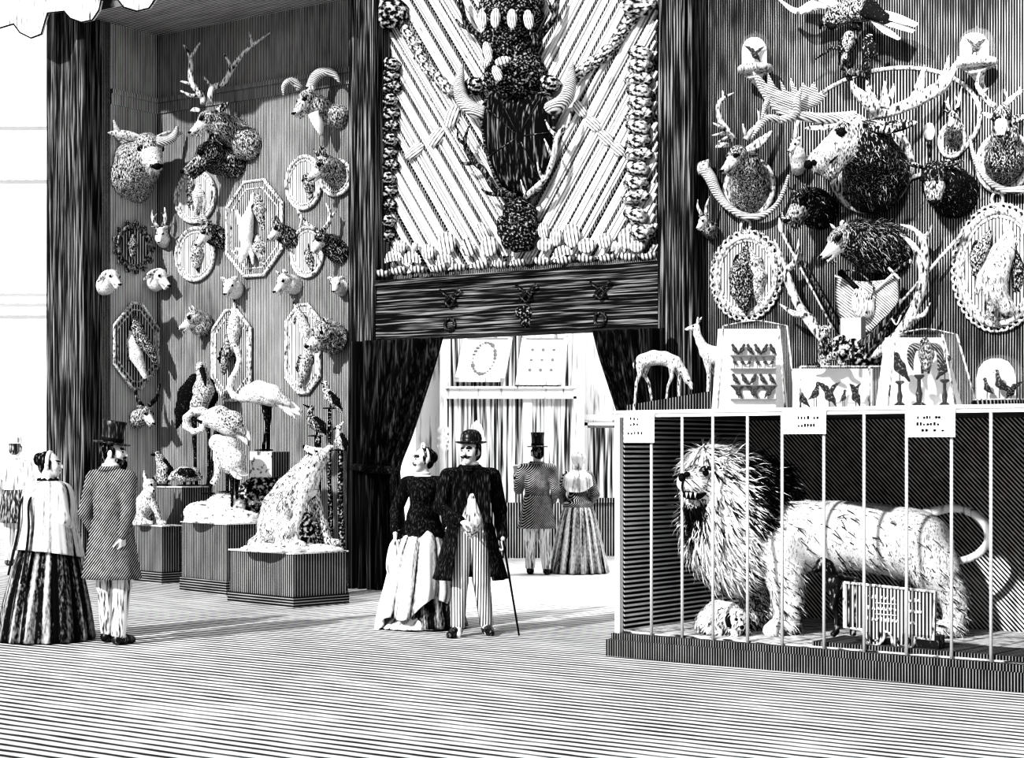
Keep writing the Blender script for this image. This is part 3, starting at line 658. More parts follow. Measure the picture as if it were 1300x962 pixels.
# ---- right wall
GR = 'mounted heads on the right wall'
H = Head((936, 196), 32, -150, -38, 0, .6)
r = mounted('red_deer_head', 'antlered stag head on a round shield encircled by a curved horn', 'mounted head', H, 'deer', [(946, 208, 18, 19), (952, 232, 46, 26), ('w', 953, 244, 27)], .42, .66, None, GR, neck_tone=.42, shaggy=1100, dark=.55)
shield(r, 954, 240, 30, 36)
part('ear', H.t.tube((948, 190, -6, 4), (960, 184, -10, 6), (970, 176, -12, 5), (980, 166, -12, 1), flat=.45), M['ear'], r); part('ear', H.t.tube((926, 184, 4, 3), (916, 184, 4, 4), (908, 187, 4, 1), flat=.45), M['ear'], r)
hornpx('antler', r, H.t, [[(932, 178, -4, 4), (924, 166, -6, 4), (914, 152, -8, 3.6), (912, 133, -8, 3), (920, 124, -8, 2.4), (932, 118, -8, 1)], [(919, 126, -8, 2.6), (917, 115, -8, 1)], [(921, 164, -8, 3), (905, 156, -14, .9)], [(923, 168, -8, 3), (904, 172, -16, .9)], [(928, 172, -8, 3), (912, 180, -18, .9)]])
hornpx('antler', r, H.t, [[(946, 177, 6, 4), (955, 166, 8, 4), (965, 155, 8, 3.6), (972, 140, 8, 3), (973, 128, 8, 2), (969, 120, 8, 1)], [(965, 156, 8, 2.6), (962, 137, 4, 1)], [(947, 174, 6, 3), (943, 157, 0, 1)]])
H = Head((1010, 182), 15, -150, -40, 0, .3)
r = mounted('sheep_head', 'small pale sheep head with hanging chest, left of the huge elk muzzle', 'mounted head', H, 'goat', [(1012, 196, 6, 10), (1014, 208, 12, 10), ('w', 1013, 214, 9)], .72, .85, (.5, .14, (-.4, .8, .2)), GR, m='fur')
H = Head((1079, 166), 62, -168, -35, 0, .95)
r = mounted('elk_head', 'huge elk head with broad palmed antlers on an oval shield, centre of the right wall', 'mounted head', H, 'moose', [(1100, 186, 16, 33), (1112, 218, 62, 42), ('w', 1110, 232, 42)], .52, .64, None, GR, neck_tone=.20, shaggy=2200, dark=.72, furlen=.07)
shield(r, 1108, 213, 50, 55)
part('ear', H.t.tube((1106, 162, -12, 6), (1126, 162, -20, 9), (1146, 158, -22, 8), (1165, 155, -22, 1.5), flat=.45), M['ear_d'], r); part('ear', H.t.tube((1064, 158, -6, 5), (1046, 160, -4, 6), (1032, 162, -2, 4), (1022, 163, -2, 1), flat=.45), M['ear'], r)
tl = H.t
palm = [(1052, 118), (1041, 131), (1022, 140), (1009, 148), (990, 142), (975, 123), (964, 114), (956, 90), (968, 99), (975, 107.6), (975.5, 92), (985, 110), (994, 116), (991, 101), (1000, 116), (1006, 115), (1003, 96), (1014, 117), (1019.5, 104), (1027, 112), (1033.5, 103), (1041, 120)]
part('antler', join(prism([tuple(tl.p(x, y, -6)[[0, 2]]) for x, y in palm], (1, 0, 0), (0, 0, 1), (0, tl.Y-.03, 0), (0, .045, 0)),
     *[tube(tl.L(*l), 8, 3) for l in ([(1086, 147, -4, 7), (1066, 149, -6, 7), (1040, 150, -6, 7), (1012, 146, -6, 6), (992, 142, -6, 5), (972, 122, -6, 4), (957, 93, -6, 1)],
       [(1012, 147, -8, 5), (1012, 128, -14, 5), (1018, 110, -16, 1)], [(990, 152, -6, 5), (975, 150, -10, 5), (966, 158, -12, 4), (954, 176, -12, 1)], [(1010, 148, -8, 6), (990, 152, -8, 5)], [(976, 124, -6, 4), (970, 138, -12, 3), (967, 152, -14, 1)])]), M['horn'], r)
hornpx('antler', r, tl, [[(1104, 144, 4, 9), (1127, 142, 6, 8), (1150, 134, 6, 8), (1174, 122, 6, 9), (1196, 108, 6, 8), (1208, 92, 6, 5), (1217, 72, 6, 1)], [(1160, 128, 4, 7), (1168, 108, 2, 6), (1173, 82, 0, 1)], [(1194, 108, 6, 7), (1200, 92, 4, 4), (1205, 70, 4, 1)], [(1178, 122, 8, 7), (1200, 110, 10, 5), (1212, 88, 10, 2)],
       [(1112, 140, -6, 8), (1098, 126, -12, 8), (1086, 114, -14, 5), (1081, 103, -14, 1)], [(1112, 134, -4, 6), (1104, 118, -6, 5), (1100, 102, -6, 1)], [(1120, 136, 0, 6), (1123, 118, 0, 4), (1123, 103, 0, 1)], [(1124, 138, 2, 6), (1131, 122, 2, 4), (1135, 106, 2, 1)]], 'antler', 8)
H = Head((1210, 147), 17, -140, -52, 0, .4)
r = mounted('roebuck_head', 'small roebuck head on an oval shield right of the elk antlers', 'mounted head', H, 'deer', [(1212, 160, 10, 10), ('w', 1211, 180, 11)], .42, .66, (.6, .17, (-.3, .9, .5)), GR, shaggy=300)
shield(r, 1211, 179, 16, 21)
hornpx('horn', r, H.t, [[(1206, 140, -2, 2.4), (1203, 132, -2, 2), (1204, 123, -2, .7)], [(1203, 132, -2, 1.8), (1199, 128, -4, .6)]]); hornpx('horn', r, H.t, [[(1214, 139, 2, 2.4), (1218, 128, 2, 2), (1221, 110, 2, .7)], [(1217, 130, 2, 1.8), (1213, 122, 2, .6)]])
H = Head((1272, 146), 34, -112, -52, 0, .55)
r = mounted('antlered_roebuck_head', 'antlered roebuck head on a round shield at the right edge of the wall', 'mounted head', H, 'deer', [(1276, 170, 14, 17), (1276, 196, 34, 24), ('w', 1276, 212, 25)], .36, .68, None, GR, neck_tone=.34, shaggy=900, dark=.6)
shield(r, 1276, 207, 32, 36)
part('ear', H.t.tube((1284, 152, 0, 5), (1294, 150, 0, 6), (1304, 144, 0, 1), flat=.45), M['ear_d'], r); part('ear', H.t.tube((1262, 148, 0, 4), (1254, 146, 0, 4.6), (1247, 143, 0, 1), flat=.45), M['ear'], r)
hornpx('antler', r, H.t, [[(1262, 134, -2, 4), (1255, 130, -4, 4), (1246, 118, -6, 3.4), (1240, 106, -6, 2.6), (1244, 90, -6, 1)], [(1246, 118, -6, 3), (1254, 112, -10, .8)]]); hornpx('antler', r, H.t, [[(1276, 133, 2, 4), (1282, 127, 2, 4), (1292, 119, 2, 3), (1302, 113, 2, 1)], [(1278, 129, 2, 3), (1275, 113, 0, .9)], [(1292, 119, 2, 2.6), (1296, 110, 2, .8)]])
H = Head((1186, 222), 34, -104, -62, 0, .55)
r = mounted('bison_calf_head', 'black curly bison calf head with pale nose, below the small roebuck', 'mounted head', H, 'bull', [(1198, 232, 20, 28), ('w', 1212, 246, 32)], .16, .45, (.75, .16, (-.2, 1, .2)), GR, shaggy=1400, dark=.93, neck_tone=.08)
H = Head((1020, 256), 34, -152, -38, 0, .5)
r = mounted('boar_head', 'bristly black wild boar head left below the elk shield', 'mounted head', H, 'boar', [(1032, 262, 16, 24), ('w', 1042, 268, 24)], .18, .5, (.42, .15, (-.1, .7, 1)), GR, shaggy=1400, dark=.88, neck_tone=.1)
part('tusk', H.t.tube((998, 280, -8, 2.4), (994, 276, -10, 2), (993, 269, -10, .5)), M['horn'], r)
H = Head((893, 279), 15, -150, -45, 0, .3)
r = mounted('kid_head', 'small pale goat head with upright horns beside the post, under the curved horn', 'mounted head', H, 'goat', [(899, 288, 8, 9), ('w', 903, 294, 10)], .6, .88, (.5, .14, (-.4, 1, .1)), GR, neck_tone=.4, shaggy=200)
hornpx('horn', r, H.t, [[(891, 273, -2, 2.4), (886, 263, -2, 2), (886, 253, -2, .6)]]); hornpx('horn', r, H.t, [[(896, 272, 2, 2.4), (897, 261, 2, 2), (901, 249, 2, .6)]])
H = Head((1068, 301), 38, -164, -36, 0, .55)
r = mounted('badger_head', 'shaggy badger head with pointed white face below the elk shield', 'mounted head', H, 'badger', [(1090, 306, 10, 28), (1112, 312, 26, 34), ('w', 1125, 318, 34)], .45, .92, (.35, .16, (-.1, .6, 1)), GR, shaggy=2200, dark=.72, neck_tone=.22, furlen=.07)
# ================================================================== plaques of hanging game
def ku(px): return abs(np.dot(PW(px+1, 300)-PW(px, 300), wframe(px)[0]))
def bird_part(name, root, t, body, tone=.6, wing=True, px0=None, legs=True, m='feather'):
    """a hung bird in relief: body = (px, py, d, r)... from tail to head"""
    S = Soft(.012); S.limb(t.L(*body), tone=tone)
    n = len(body); b = body[n//2-1] if n > 2 else body[0]
    if wing:
        for q in (-1, 1): S.limb(t.L((b[0]+q*b[3]*.8, b[1]-b[3]*.3, b[2], b[3]*.5), (b[0]+q*b[3]*1.5, b[1]+b[3]*1.3, b[2]+2, b[3]*.3), (b[0]+q*b[3]*1.3, b[1]+b[3]*2.3, b[2]+3, b[3]*.08)), tone=tone-.25)
    h = body[-1]; S.limb(t.L((h[0], h[1], h[2], h[3]*.6), (h[0]+h[3]*.6, h[1]+h[3]*2.2, h[2]-1, h[3]*.12)), tone=.2)
    if legs: S.limb(t.L((body[0][0], body[0][1], body[0][2], 1.1), (body[0][0]+1, body[0][1]-9, body[0][2]+3, .8)), tone=.15)
    V, Fc, tn = S.build(.009); return part(name, (clampw(V, px0 or b[0], .03), Fc), M[m], root, tone=tn)
def plaque(name, lab, cat, group, px, py, rx, ry, shp='oval', m='panel', fm='frame', fr=.024, cut=.33, ornate=False, ring=False, cx=None, inner=.84):
    A, O = wframe(px); c = PW(px, py, 0); k = ku(px); kz = c[1]/F; a, b = rx*k, ry*kz
    if shp == 'oval': poly = [(a*math.cos(2*math.pi*i/48), b*math.sin(2*math.pi*i/48)) for i in range(48)]
    else:
        q = cut*min(a, b)*1.3; poly = [(a, b-q), (a-q, b), (-a+q, b), (-a, b-q), (-a, -b+q), (-a+q, -b), (a-q, -b), (a, -b+q)]
    root = thing(name, lab, cat, tuple(c), group)
    rz = -TH if px >= PXC else math.pi/2-TH
    part('panel', prism(poly, A, ZV, c+O*.002, O*.03), M[m], root, smooth=False)
    for kk, rr in ((1.0, fr), (inner, fr*.5)):
        part('moulding', tube([(*(c+A*p[0]*kk+ZV*p[1]*kk+O*(.03+rr*.3)), rr) for p in poly+poly[:2]], 8, 1), M[fm], root)
    if ornate:
        ms = []; n = ornate
        for i in range(n):
            th = 2*math.pi*i/n; p = c+A*math.cos(th)*(a+.035)+ZV*math.sin(th)*(b+.035)+O*.035
            tg = -A*math.sin(th)*a+ZV*math.cos(th)*b; tg /= np.linalg.norm(tg); nn = np.cross(tg, O)
            ms.append(tube([(*(p+(tg*math.cos(x)+nn*math.sin(x))*.042*(1-x/11)), .014) for x in np.linspace(0, 6.5, 10)], 6, 1))
        part('scroll_border', join(*ms), M[fm], root)
    if ring:
        p = c+ZV*(b+.11)+O*.04
        part('hanging_ring', tube([(*(p+A*.055*math.cos(x)+ZV*.07*math.sin(x)), .016) for x in np.linspace(0, 2*math.pi, 15)], 7, 1), M[fm], root)
    return root, T(c[1]-.05)
GL = 'game plaques on the left wall'
# white oval with two hung birds, behind the gazelle horns
r, t = plaque('bird_medallion', 'white oval medallion with paired birds, under the dark hind head', 'plaque', GL, 250, 250, 25, 32, m='panel_w')
bird_part('game_bird', r, t, [(252, 236, -2, 4), (252, 248, -4, 8), (251, 260, -3, 5), (250, 268, -3, 3)], .62)
bird_part('game_bird', r, t, [(241, 232, -2, 3), (241, 243, -3, 5), (242, 254, -3, 3)], .4, False)
bird_part('game_bird', r, t, [(263, 234, -2, 3), (263, 246, -3, 5), (262, 256, -3, 3)], .4, False)
# large octagon: hare and birds
r, t = plaque('game_plaque', 'large white-framed octagonal plaque with a hung hare and birds', 'plaque', GL, 325, 290, 35, 60, 'oct', 'panel', cut=.5)
S = Soft(.015)
S.limb(t.L((321, 246, -2, 2), (319, 262, -3, 4), (314, 280, -5, 8), (312, 298, -6, 9), (313, 312, -6, 7), (309, 322, -6, 6), (306, 331, -6, 3.5)), tone=.85)
S.limb(t.L((313, 290, -7, 5), (304, 282, -7, 3.5), (301, 268, -6, 2)), tone=.8).limb(t.L((316, 310, -7, 4), (320, 324, -7, 3), (321, 334, -6, 2)), tone=.8)
S.limb(t.L((310, 318, -8, 2.6), (300, 316, -8, 2), (296, 322, -7, 1)), tone=.75).limb(t.L((307, 320, -9, 2.6), (300, 328, -9, 1)), tone=.7)
V, f, tn = S.build(.009); part('hare', (clampw(V, 320, .03), f), M['fur'], r, tone=tn)
bird_part('game_bird', r, t, [(327, 250, -2, 4), (330, 266, -5, 9), (333, 280, -4, 6), (335, 290, -4, 4)], .45)
bird_part('game_bird', r, t, [(327, 302, -2, 4), (329, 314, -5, 9), (333, 326, -5, 6), (335, 333, -4, 3.5)], .5)
# oval by the post with the fox
r, t = plaque('bird_medallion', 'pale oval medallion with a small bird, left of the fox head shield', 'plaque', GL, 388, 232, 22, 33, m='panel_w')
bird_part('game_bird', r, t, [(390, 224, -2, 4), (393, 236, -5, 8), (394, 250, -4, 4)], .4)
r, t = plaque('bird_medallion', 'dim scallop-edged oval medallion on the side wall', 'plaque', GL, 168, 314, 21, 27, m='panel', fm='frame_d', ornate=13)
bird_part('game_bird', r, t, [(168, 300, -2, 3), (168, 312, -4, 7), (168, 324, -4, 4)], .35, px0=168)
r, t = plaque('bird_medallion', 'white oval medallion with a hanging bird below the gazelle head', 'plaque', GL, 250, 323, 24, 33, m='panel_w')
bird_part('game_bird', r, t, [(250, 308, -2, 4), (250, 322, -5, 9), (249, 336, -4, 5)], .5)
r, t = plaque('bird_medallion', 'pale oval medallion behind the antlered deer muzzle', 'plaque', GL, 392, 320, 20, 31, m='panel_w')
bird_part('game_bird', r, t, [(391, 318, -2, 3), (393, 330, -4, 6), (396, 340, -4, 3)], .4)
r, t = plaque('game_plaque', 'octagonal plaque of hung ducks on the side wall, above the small goat head', 'plaque', GL, 171, 439, 28, 54, 'oct', 'panel', cut=.62)
bird_part('game_bird', r, t, [(171, 402, -2, 3), (173, 416, -5, 7), (180, 432, -6, 9), (192, 446, -6, 6), (197, 458, -6, 4)], .35, px0=171)
bird_part('game_bird', r, t, [(166, 418, -3, 3), (168, 434, -6, 7), (173, 452, -7, 9), (180, 468, -6, 5), (184, 478, -6, 3.5)], .72, px0=171)
bird_part('game_bird', r, t, [(160, 424, -3, 3), (160, 440, -5, 6), (162, 456, -5, 4)], .35, px0=171)
r, t = plaque('bird_plaque', 'narrow octagonal plaque with a hung bird, behind the flamingo neck', 'plaque', GL, 296, 451, 24, 57, 'oct', 'panel', cut=.55)
bird_part('game_bird', r, t, [(297, 386, -2, 1.5), (298, 402, -5, 6), (297, 420, -6, 9), (296, 434, -5, 6)], .62)
bird_part('game_bird', r, t, [(290, 426, -4, 4), (289, 446, -6, 7), (285, 462, -5, 5), (284, 472, -4, 3)], .4)
r, t = plaque('bird_plaque', 'narrow octagonal plaque with a long hung bird, behind the bear head', 'plaque', GL, 387, 443, 21, 56, 'oct', 'panel_w', cut=.55)
bird_part('game_bird', r, t, [(373, 386, -3, 1), (381, 402, -5, 5), (388, 420, -6, 7), (390, 434, -5, 5)], .6)
bird_part('game_bird', r, t, [(392, 442, -3, 4), (389, 456, -6, 8), (385, 474, -6, 6), (381, 488, -5, 3)], .5)
# right wall ovals
GR2 = 'carved ovals on the right wall'
r, t = plaque('carved_medallion', 'oval medallion in a scrolled frame with dark carved game, above the tallest glass case', 'plaque', GR2, 949, 350, 38, 49, m='panel_w', ornate=34, ring=True, fr=.03, inner=.9)
bird_part('game_bird', r, t, [(947, 314, -3, 4), (944, 330, -8, 9), (938, 350, -9, 13), (936, 370, -8, 9), (944, 388, -7, 6)], .35)
bird_part('game_bird', r, t, [(952, 318, -3, 4), (958, 334, -9, 9), (962, 352, -10, 12), (960, 370, -9, 8), (966, 384, -8, 4)], .55)
bird_part('game_bird', r, t, [(945, 330, -8, 4), (949, 350, -14, 8), (950, 372, -13, 7), (946, 390, -9, 4)], .3)
r, t = plaque('carved_medallion', 'largest oval medallion in a scrolled frame with carved hare, at the right edge', 'plaque', GR2, 1268, 340, 50, 72, m='panel_w', ornate=44, ring=True, fr=.034, inner=.9)
S = Soft(.02)
S.limb(t.L((1277, 284, -3, 4), (1281, 300, -8, 7), (1272, 322, -12, 15), (1262, 350, -14, 18), (1264, 374, -13, 14), (1278, 390, -12, 10), (1290, 398, -10, 6)), tone=.74)
S.limb(t.L((1262, 340, -14, 9), (1246, 352, -13, 6), (1240, 372, -11, 3)), tone=.7).limb(t.L((1266, 372, -15, 8), (1258, 392, -13, 5), (1262, 408, -10, 3)), tone=.6).limb(t.L((1276, 318, -12, 6), (1290, 306, -9, 4), (1300, 298, -6, 2)), tone=.5)
V, f, tn = S.build(.012); V = clampw(V, 1268, .03); part('hare', (V, f), M['coat_fur'], r, tone=tn); fur(V, f, r, 700, .06, .005, (0, 0, -1), .75, lift=.2, jit=.3)
bird_part('game_bird', r, t, [(1256, 296, -3, 4), (1247, 312, -8, 9), (1240, 330, -9, 9), (1238, 346, -7, 5)], .4)
bird_part('game_bird', r, t, [(1288, 320, -6, 6), (1294, 344, -10, 11), (1292, 366, -8, 7)], .32)
# the big board behind the elk, curved horns, small mirror, tray pegs
def wall_oval(name, lab, cat, px, py, rx, ry, m1, m2):
    c = PW(px, py); k = ku(px); kz = c[1]/F
    poly = [(rx*k*math.cos(2*math.pi*i/64), ry*kz*math.sin(2*math.pi*i/64)) for i in range(64)]
    r = thing(name, lab, cat, tuple(c))
    part('board', prism(poly, U, ZV, c+NV*.0, NV*.018), M[m2], r, smooth=False)
    part('rim', tube([(*(c+U*p[0]+ZV*p[1]+NV*.02), .022) for p in poly+poly[:1]], 8, 1), M[m1], r)
    return r
wall_oval('mounting_board', 'great dark round board with pale rim behind the elk antlers', 'board', 1124, 160, 117, 72, 'frame', 'panel_d')
th = WT(930, .12)
r = thing('curved_horn', 'long curved horn with a pale pointed end, sweeping under the red deer shield', 'horn', tuple(PV(945, 272, .02)))
part('horn', th.tube((893, 214, -4, 8), (902, 226, -4, 8), (910, 244, -4, 6.5), (924, 262, -4, 5), (946, 274, -4, 4.5), (968, 273, -4, 4), (986, 260, -3, 3.4), (996, 240, -3, 3), (1001, 222, -3, 1.5)), M['horn'], r)
part('bell_end', th.tube((900, 211, -4, 11), (888, 214, -6, 9), (880, 222, -7, 6), (874, 233, -7, 3), (873, 241, -7, 1), flat=.6), M['frame'], r)
th = WT(1250, .10)
r = thing('curved_horn', 'slender pale curved horn hooked below the right edge roebuck shield', 'horn', tuple(PV(1262, 236, .02)))
part('horn', th.tube((1231, 172, 0, 1.2), (1234, 190, -2, 2.4), (1242, 212, -3, 3.4), (1258, 232, -3, 4.2), (1278, 241, -3, 4.6), (1300, 240, -3, 5), (1316, 232, -3, 5)), M['horn'], r)
c = PV(1180, 167, .03); r = thing('hand_mirror', 'small oval hand-mirror shaped ornament with a dark handle, right of the elk ear', 'ornament', tuple(c))
part('mirror_back', sphere(c, (.062, .03, .09), 14), M['shell'], r); part('handle', tube([(*(c-ZV*.085), .018), (*(c-ZV*.13), .028), (*(c-ZV*.16), .016), (*(c-ZV*.21), .02), (*(c-ZV*.25), .006)], 8, 3), M['bronze'], r)
for px, py, lab in ((1157, 22, 'a'),): pass
# ================================================================== shells, sponges and horns of the panel over the door
def lump(seed, rad, cell=.10, n=7, k=.25):
    """unit sponge: a knobbly disc"""
    r0 = random.Random(seed); S = Soft(k); S.ell((0, 0, 0), (rad[0]*.86, rad[1]*.86, rad[2]*.86))
    for i in range(n*3):
        a, b = r0.uniform(0, 2*math.pi), r0.uniform(-1, 1); q = math.sqrt(1-b*b)
        S.ell((rad[0]*.8*q*math.cos(a), rad[1]*.8*q*math.sin(a), rad[2]*.8*b), (.20+.12*r0.random(),)*3)
    V, f, t = S.build(cell); return V, f
SPG = [lump(i, (1, .7, .66)) for i in range(3)]
SPR = [lump(9+i, (1, .8, 1)) for i in range(2)]
def proto(name, vf, m):
    me = bpy.data.meshes.new(name); me.from_pydata([tuple(x) for x in vf[0]], [], [tuple(int(i) for i in q) for q in vf[1]])
    me.materials.append(m); me.polygons.foreach_set('use_smooth', np.ones(len(me.polygons), dtype=bool)); me.update(); return me
MSP = [proto('sponge', v, M['sponge_u']) for v in SPG]; MSPP = [proto('pale_sponge', v, M['sponge_pu']) for v in SPG]; MSR = [proto('round_sponge', v, M['sponge_pu']) for v in SPR]
PV0 = -.06                                                               # panel surface
def put(name, me, px, py, rx, rz, out, lab, cat, group, roll=0.0, ry=None, vbase=PV0):
    """a copy of a unit mesh standing on the panel; rx, rz half sizes in pixels"""
    c = PV(px, py, vbase+out); s = c[1]/F
    o = bpy.data.objects.new(name, me); COL.objects.link(o); o.location = c
    o.rotation_euler = (0, roll, -TH*.6); o.scale = (rx*s*1.08, (ry if ry else min(rx, rz))*s, rz*s)
    return tag(o, lab, cat, group)
ORD = ['topmost', 'second', 'third', 'fourth', 'fifth', 'sixth', 'seventh', 'eighth', 'ninth', 'tenth', 'eleventh', 'twelfth', 'thirteenth', 'fourteenth', 'fifteenth']
def ordl(i, n, frm='from the top'): return 'lowest' if i == n-1 else (ORD[i] if i == 0 else ORD[i]+' '+frm)
ys = [83, 98, 112, 128, 145, 162, 178, 195, 211, 227, 243, 262, 281, 300]
for i, y in enumerate(ys):
    put('sponge', MSP[i % 3], 497-7*i/13+.8*(-1)**i, y, 14, 13, .09, 'rounded grey sponge in the left upright column, '+ordl(i, len(ys)), 'sponge', 'sponges of the left column', roll=.06*(-1)**i)
rs = [(814, 69), (814, 85), (811, 102), (813, 117), (813, 132), (811, 147), (811, 162), (811, 180), (811, 197), (810, 215), (808, 233), (807, 251), (808, 274), (816, 296)]
for i, (x, y) in enumerate(rs):
    put('sponge', MSPP[i % 3], x, y, 17, 14 if i < 12 else 15, .11, 'rounded pale sponge in the right upright column, '+ordl(i, len(rs)), 'sponge', 'sponges of the right column', roll=.07*(-1)**i)
dl = [(518, 43), (524, 52), (528, 63), (535, 75), (541, 85), (548, 95), (559, 103), (568, 113)]
for i, (x, y) in enumerate(dl):
    put('sponge', MSPP[i % 3], x, y, 13.5, 10, .08, 'small sponge in the slanting left row, '+ordl(i, len(dl)), 'sponge', 'sponges of the slanting left row', roll=.75)
dr = [(802, 25), (791, 39), (784, 52), (772, 65), (761, 75), (748, 84), (737, 92)]
for i, (x, y) in enumerate(dr):
    put('sponge', MSPP[i % 3], x, y, 14, 11, .08, 'small pale sponge in the slanting right row, '+ordl(i, len(dr)), 'sponge', 'sponges of the slanting right row', roll=-.75)
put('sponge', MSR[0], 496, 14, 23, 21, .16, 'large round dark sponge at the upper left corner of the panel', 'sponge', 'corner sponges', ry=16).data = proto('corner_sponge', SPR[0], M['sponge_u'])
put('sponge', MSR[1], 811, 3, 24, 17, .16, 'large round sponge at the upper right corner of the panel', 'sponge', 'corner sponges', ry=16)
for x, y, r, lab in ((604, 110, 15, 'dark sponge beside the left buffalo horn'), (622, 105, 14, 'dark sponge between the left horn and the central mass'), (699, 108, 16, 'dark sponge beside the right buffalo horn')):
    put('sponge', MSP[0], x, y, r, r, .10, lab, 'sponge', 'sponges by the horns')
# central mass of dark sponge with shells and antlers
def dlump(name, lab, px, py, rx, rz, seed, out, tone='sponge_d', k=.2, d=1.0):
    V, f = lump(seed, (1, .6, rz/rx), cell=.06, n=26, k=.12); s = PV(px, py, 0)[1]/F; c = PV(px, py, PV0+out)
    V = V*np.array((rx, rx*d, rx))*s+c
    o = mesh(name, (V, f), M[tone], None, loc=tuple(c)); return tag(o, lab, 'sponge', 'dark sponges of the central trophy')
dlump('dark_sponge', 'dark bushy sponge at the very top of the central trophy, under four oval shells', 651, 14, 40, 28, 31, .22)
dlump('dark_sponge', 'dark bushy sponge in the middle of the central trophy', 648, 55, 37, 26, 32, .20)
dlump('dark_sponge', 'dark bushy sponge above the hide shield, carrying a flower of shells', 655, 92, 37, 30, 33, .20)
dlump('pineapple_sponge', 'dark egg-shaped sponge standing at the centre on the beam', 659, 287, 26, 37, 34, .2)
# shield, horns, antlers
tp = WT(658, .10)
sh = [(622, 118), (633, 114), (660, 118), (690, 118), (700, 126), (703, 160), (702, 195), (694, 224), (682, 244), (667, 252), (648, 246), (632, 230), (620, 200), (613, 165), (612, 140)]
r = thing('hide_shield', 'large dark oval hide shield with a rim at the centre of the panel', 'shield', tuple(PV(658, 185, .02)))
E = catmull([tp.p(x, y, 0) for x, y in sh+sh[:1]], 4)[:-1]; cc = np.mean(E, 0)
V = []; f = []; n = len(E)
for k, dd in ((1.0, 0), (.9, -.05), (.7, -.10), (.4, -.14), (.1, -.155)):
    V += [cc+(e-cc)*k+np.array((0, dd, 0)) for e in E]
for i in range(4): f += [(i*n+j, i*n+(j+1) % n, (i+1)*n+(j+1) % n, (i+1)*n+j) for j in range(n)]
f.append(tuple(range(4*n, 5*n))); f.append(tuple(range(n))[::-1])
part('hide', (np.array(V), f), M['leather'], r)
part('rim', tube([(*e, .022) for e in E+E[:2]], 7, 1), M['wood_h'], r)
part('seam', join(*[tube([(*(cc+(e-cc)*k+np.array((0, -.155+.11*k*k, 0))), .009) for k in np.linspace(.1, .95, 6)], 5, 1) for e in E[3::9]]), M['bronze'], r)
HG = 'horns around the hide shield'
def single(name, lab, cat, vf, m, base, group=None):
    o = mesh(name, vf, M[m], None, loc=tuple(base)); return tag(o, lab, cat, group)
single('buffalo_horn', 'thick white buffalo horn curving up at the left of the hide shield', 'horn', tp.tube((616, 143, 2, 9), (602, 140, -6, 10), (588, 128, -12, 9.5), (583, 110, -14, 8), (585, 94, -14, 5), (587, 82, -14, 1), seg=10), 'horn', PV(612, 142), HG)
single('buffalo_horn', 'thick white buffalo horn curving up at the right of the hide shield', 'horn', tp.tube((696, 138, 2, 9), (708, 134, -6, 10), (719, 124, -12, 9.5), (724, 106, -14, 8), (725, 90, -14, 5), (727, 76, -14, 1), seg=10), 'horn', PV(698, 138), HG)
AG = 'antlers of the central trophy'
def antl(lab, lines, base, m='dark_antler'):
    single('antler', lab, 'antler', join(*[tube(tp.L(*l), 7, 3) for l in lines]), m, base, AG)
antl('dark antler rising left of the topmost dark sponge', [[(613, 50, -4, 4), (604, 42, -8, 4), (594, 35, -8, 4), (588, 16, -8, 3.6), (583, -8, -8, 3)], [(595, 36, -8, 3), (585, 32, -10, 2.4), (579, 24, -10, .8)]], PV(613, 50))
antl('dark antler rising right of the topmost dark sponge', [[(672, 70, -4, 5), (684, 48, -8, 5), (695, 34, -8, 4.6), (704, 20, -8, 4), (709, -8, -8, 3)], [(704, 18, -8, 3), (694, 0, -8, 2)], [(674, 66, -10, 3), (678, 50, -12, 3), (669, 38, -14, 2.6), (666, 27, -14, .8)]], PV(674, 70))
antl('branching antler curving along the lower left of the hide shield', [[(656, 248, -6, 4), (640, 246, -10, 4), (626, 238, -12, 4), (614, 216, -12, 4), (600, 204, -12, 3.6), (590, 182, -12, 3), (595, 160, -12, 1)], [(591, 184, -12, 2.6), (582, 176, -12, 2), (581, 165, -12, .8)], [(602, 206, -12, 3), (592, 208, -12, 2.4), (583, 205, -12, .8)], [(640, 247, -12, 3), (622, 246, -14, 2.6), (611, 240, -14, .8)], [(614, 216, -12, 3), (622, 232, -14, 1)]], PV(655, 250, .0))
antl('branching pale antler curving along the lower right of the hide shield', [[(667, 250, -22, 3.6), (680, 238, -26, 3.6), (692, 226, -26, 3.6), (702, 202, -26, 3.6), (708, 172, -22, 3.4), (720, 160, -18, 3), (725, 140, -16, 1)], [(706, 172, -24, 2.6), (698, 164, -26, 2), (692, 152, -26, .8)], [(701, 198, -26, 2.6), (696, 188, -28, 2), (691, 176, -28, .8)], [(690, 228, -26, 2.6), (685, 218, -30, 2), (682, 206, -30, .8)], [(668, 248, -24, 2.4), (664, 238, -30, 1.6), (661, 228, -30, .6)]], PV(668, 252, .0), 'antler')
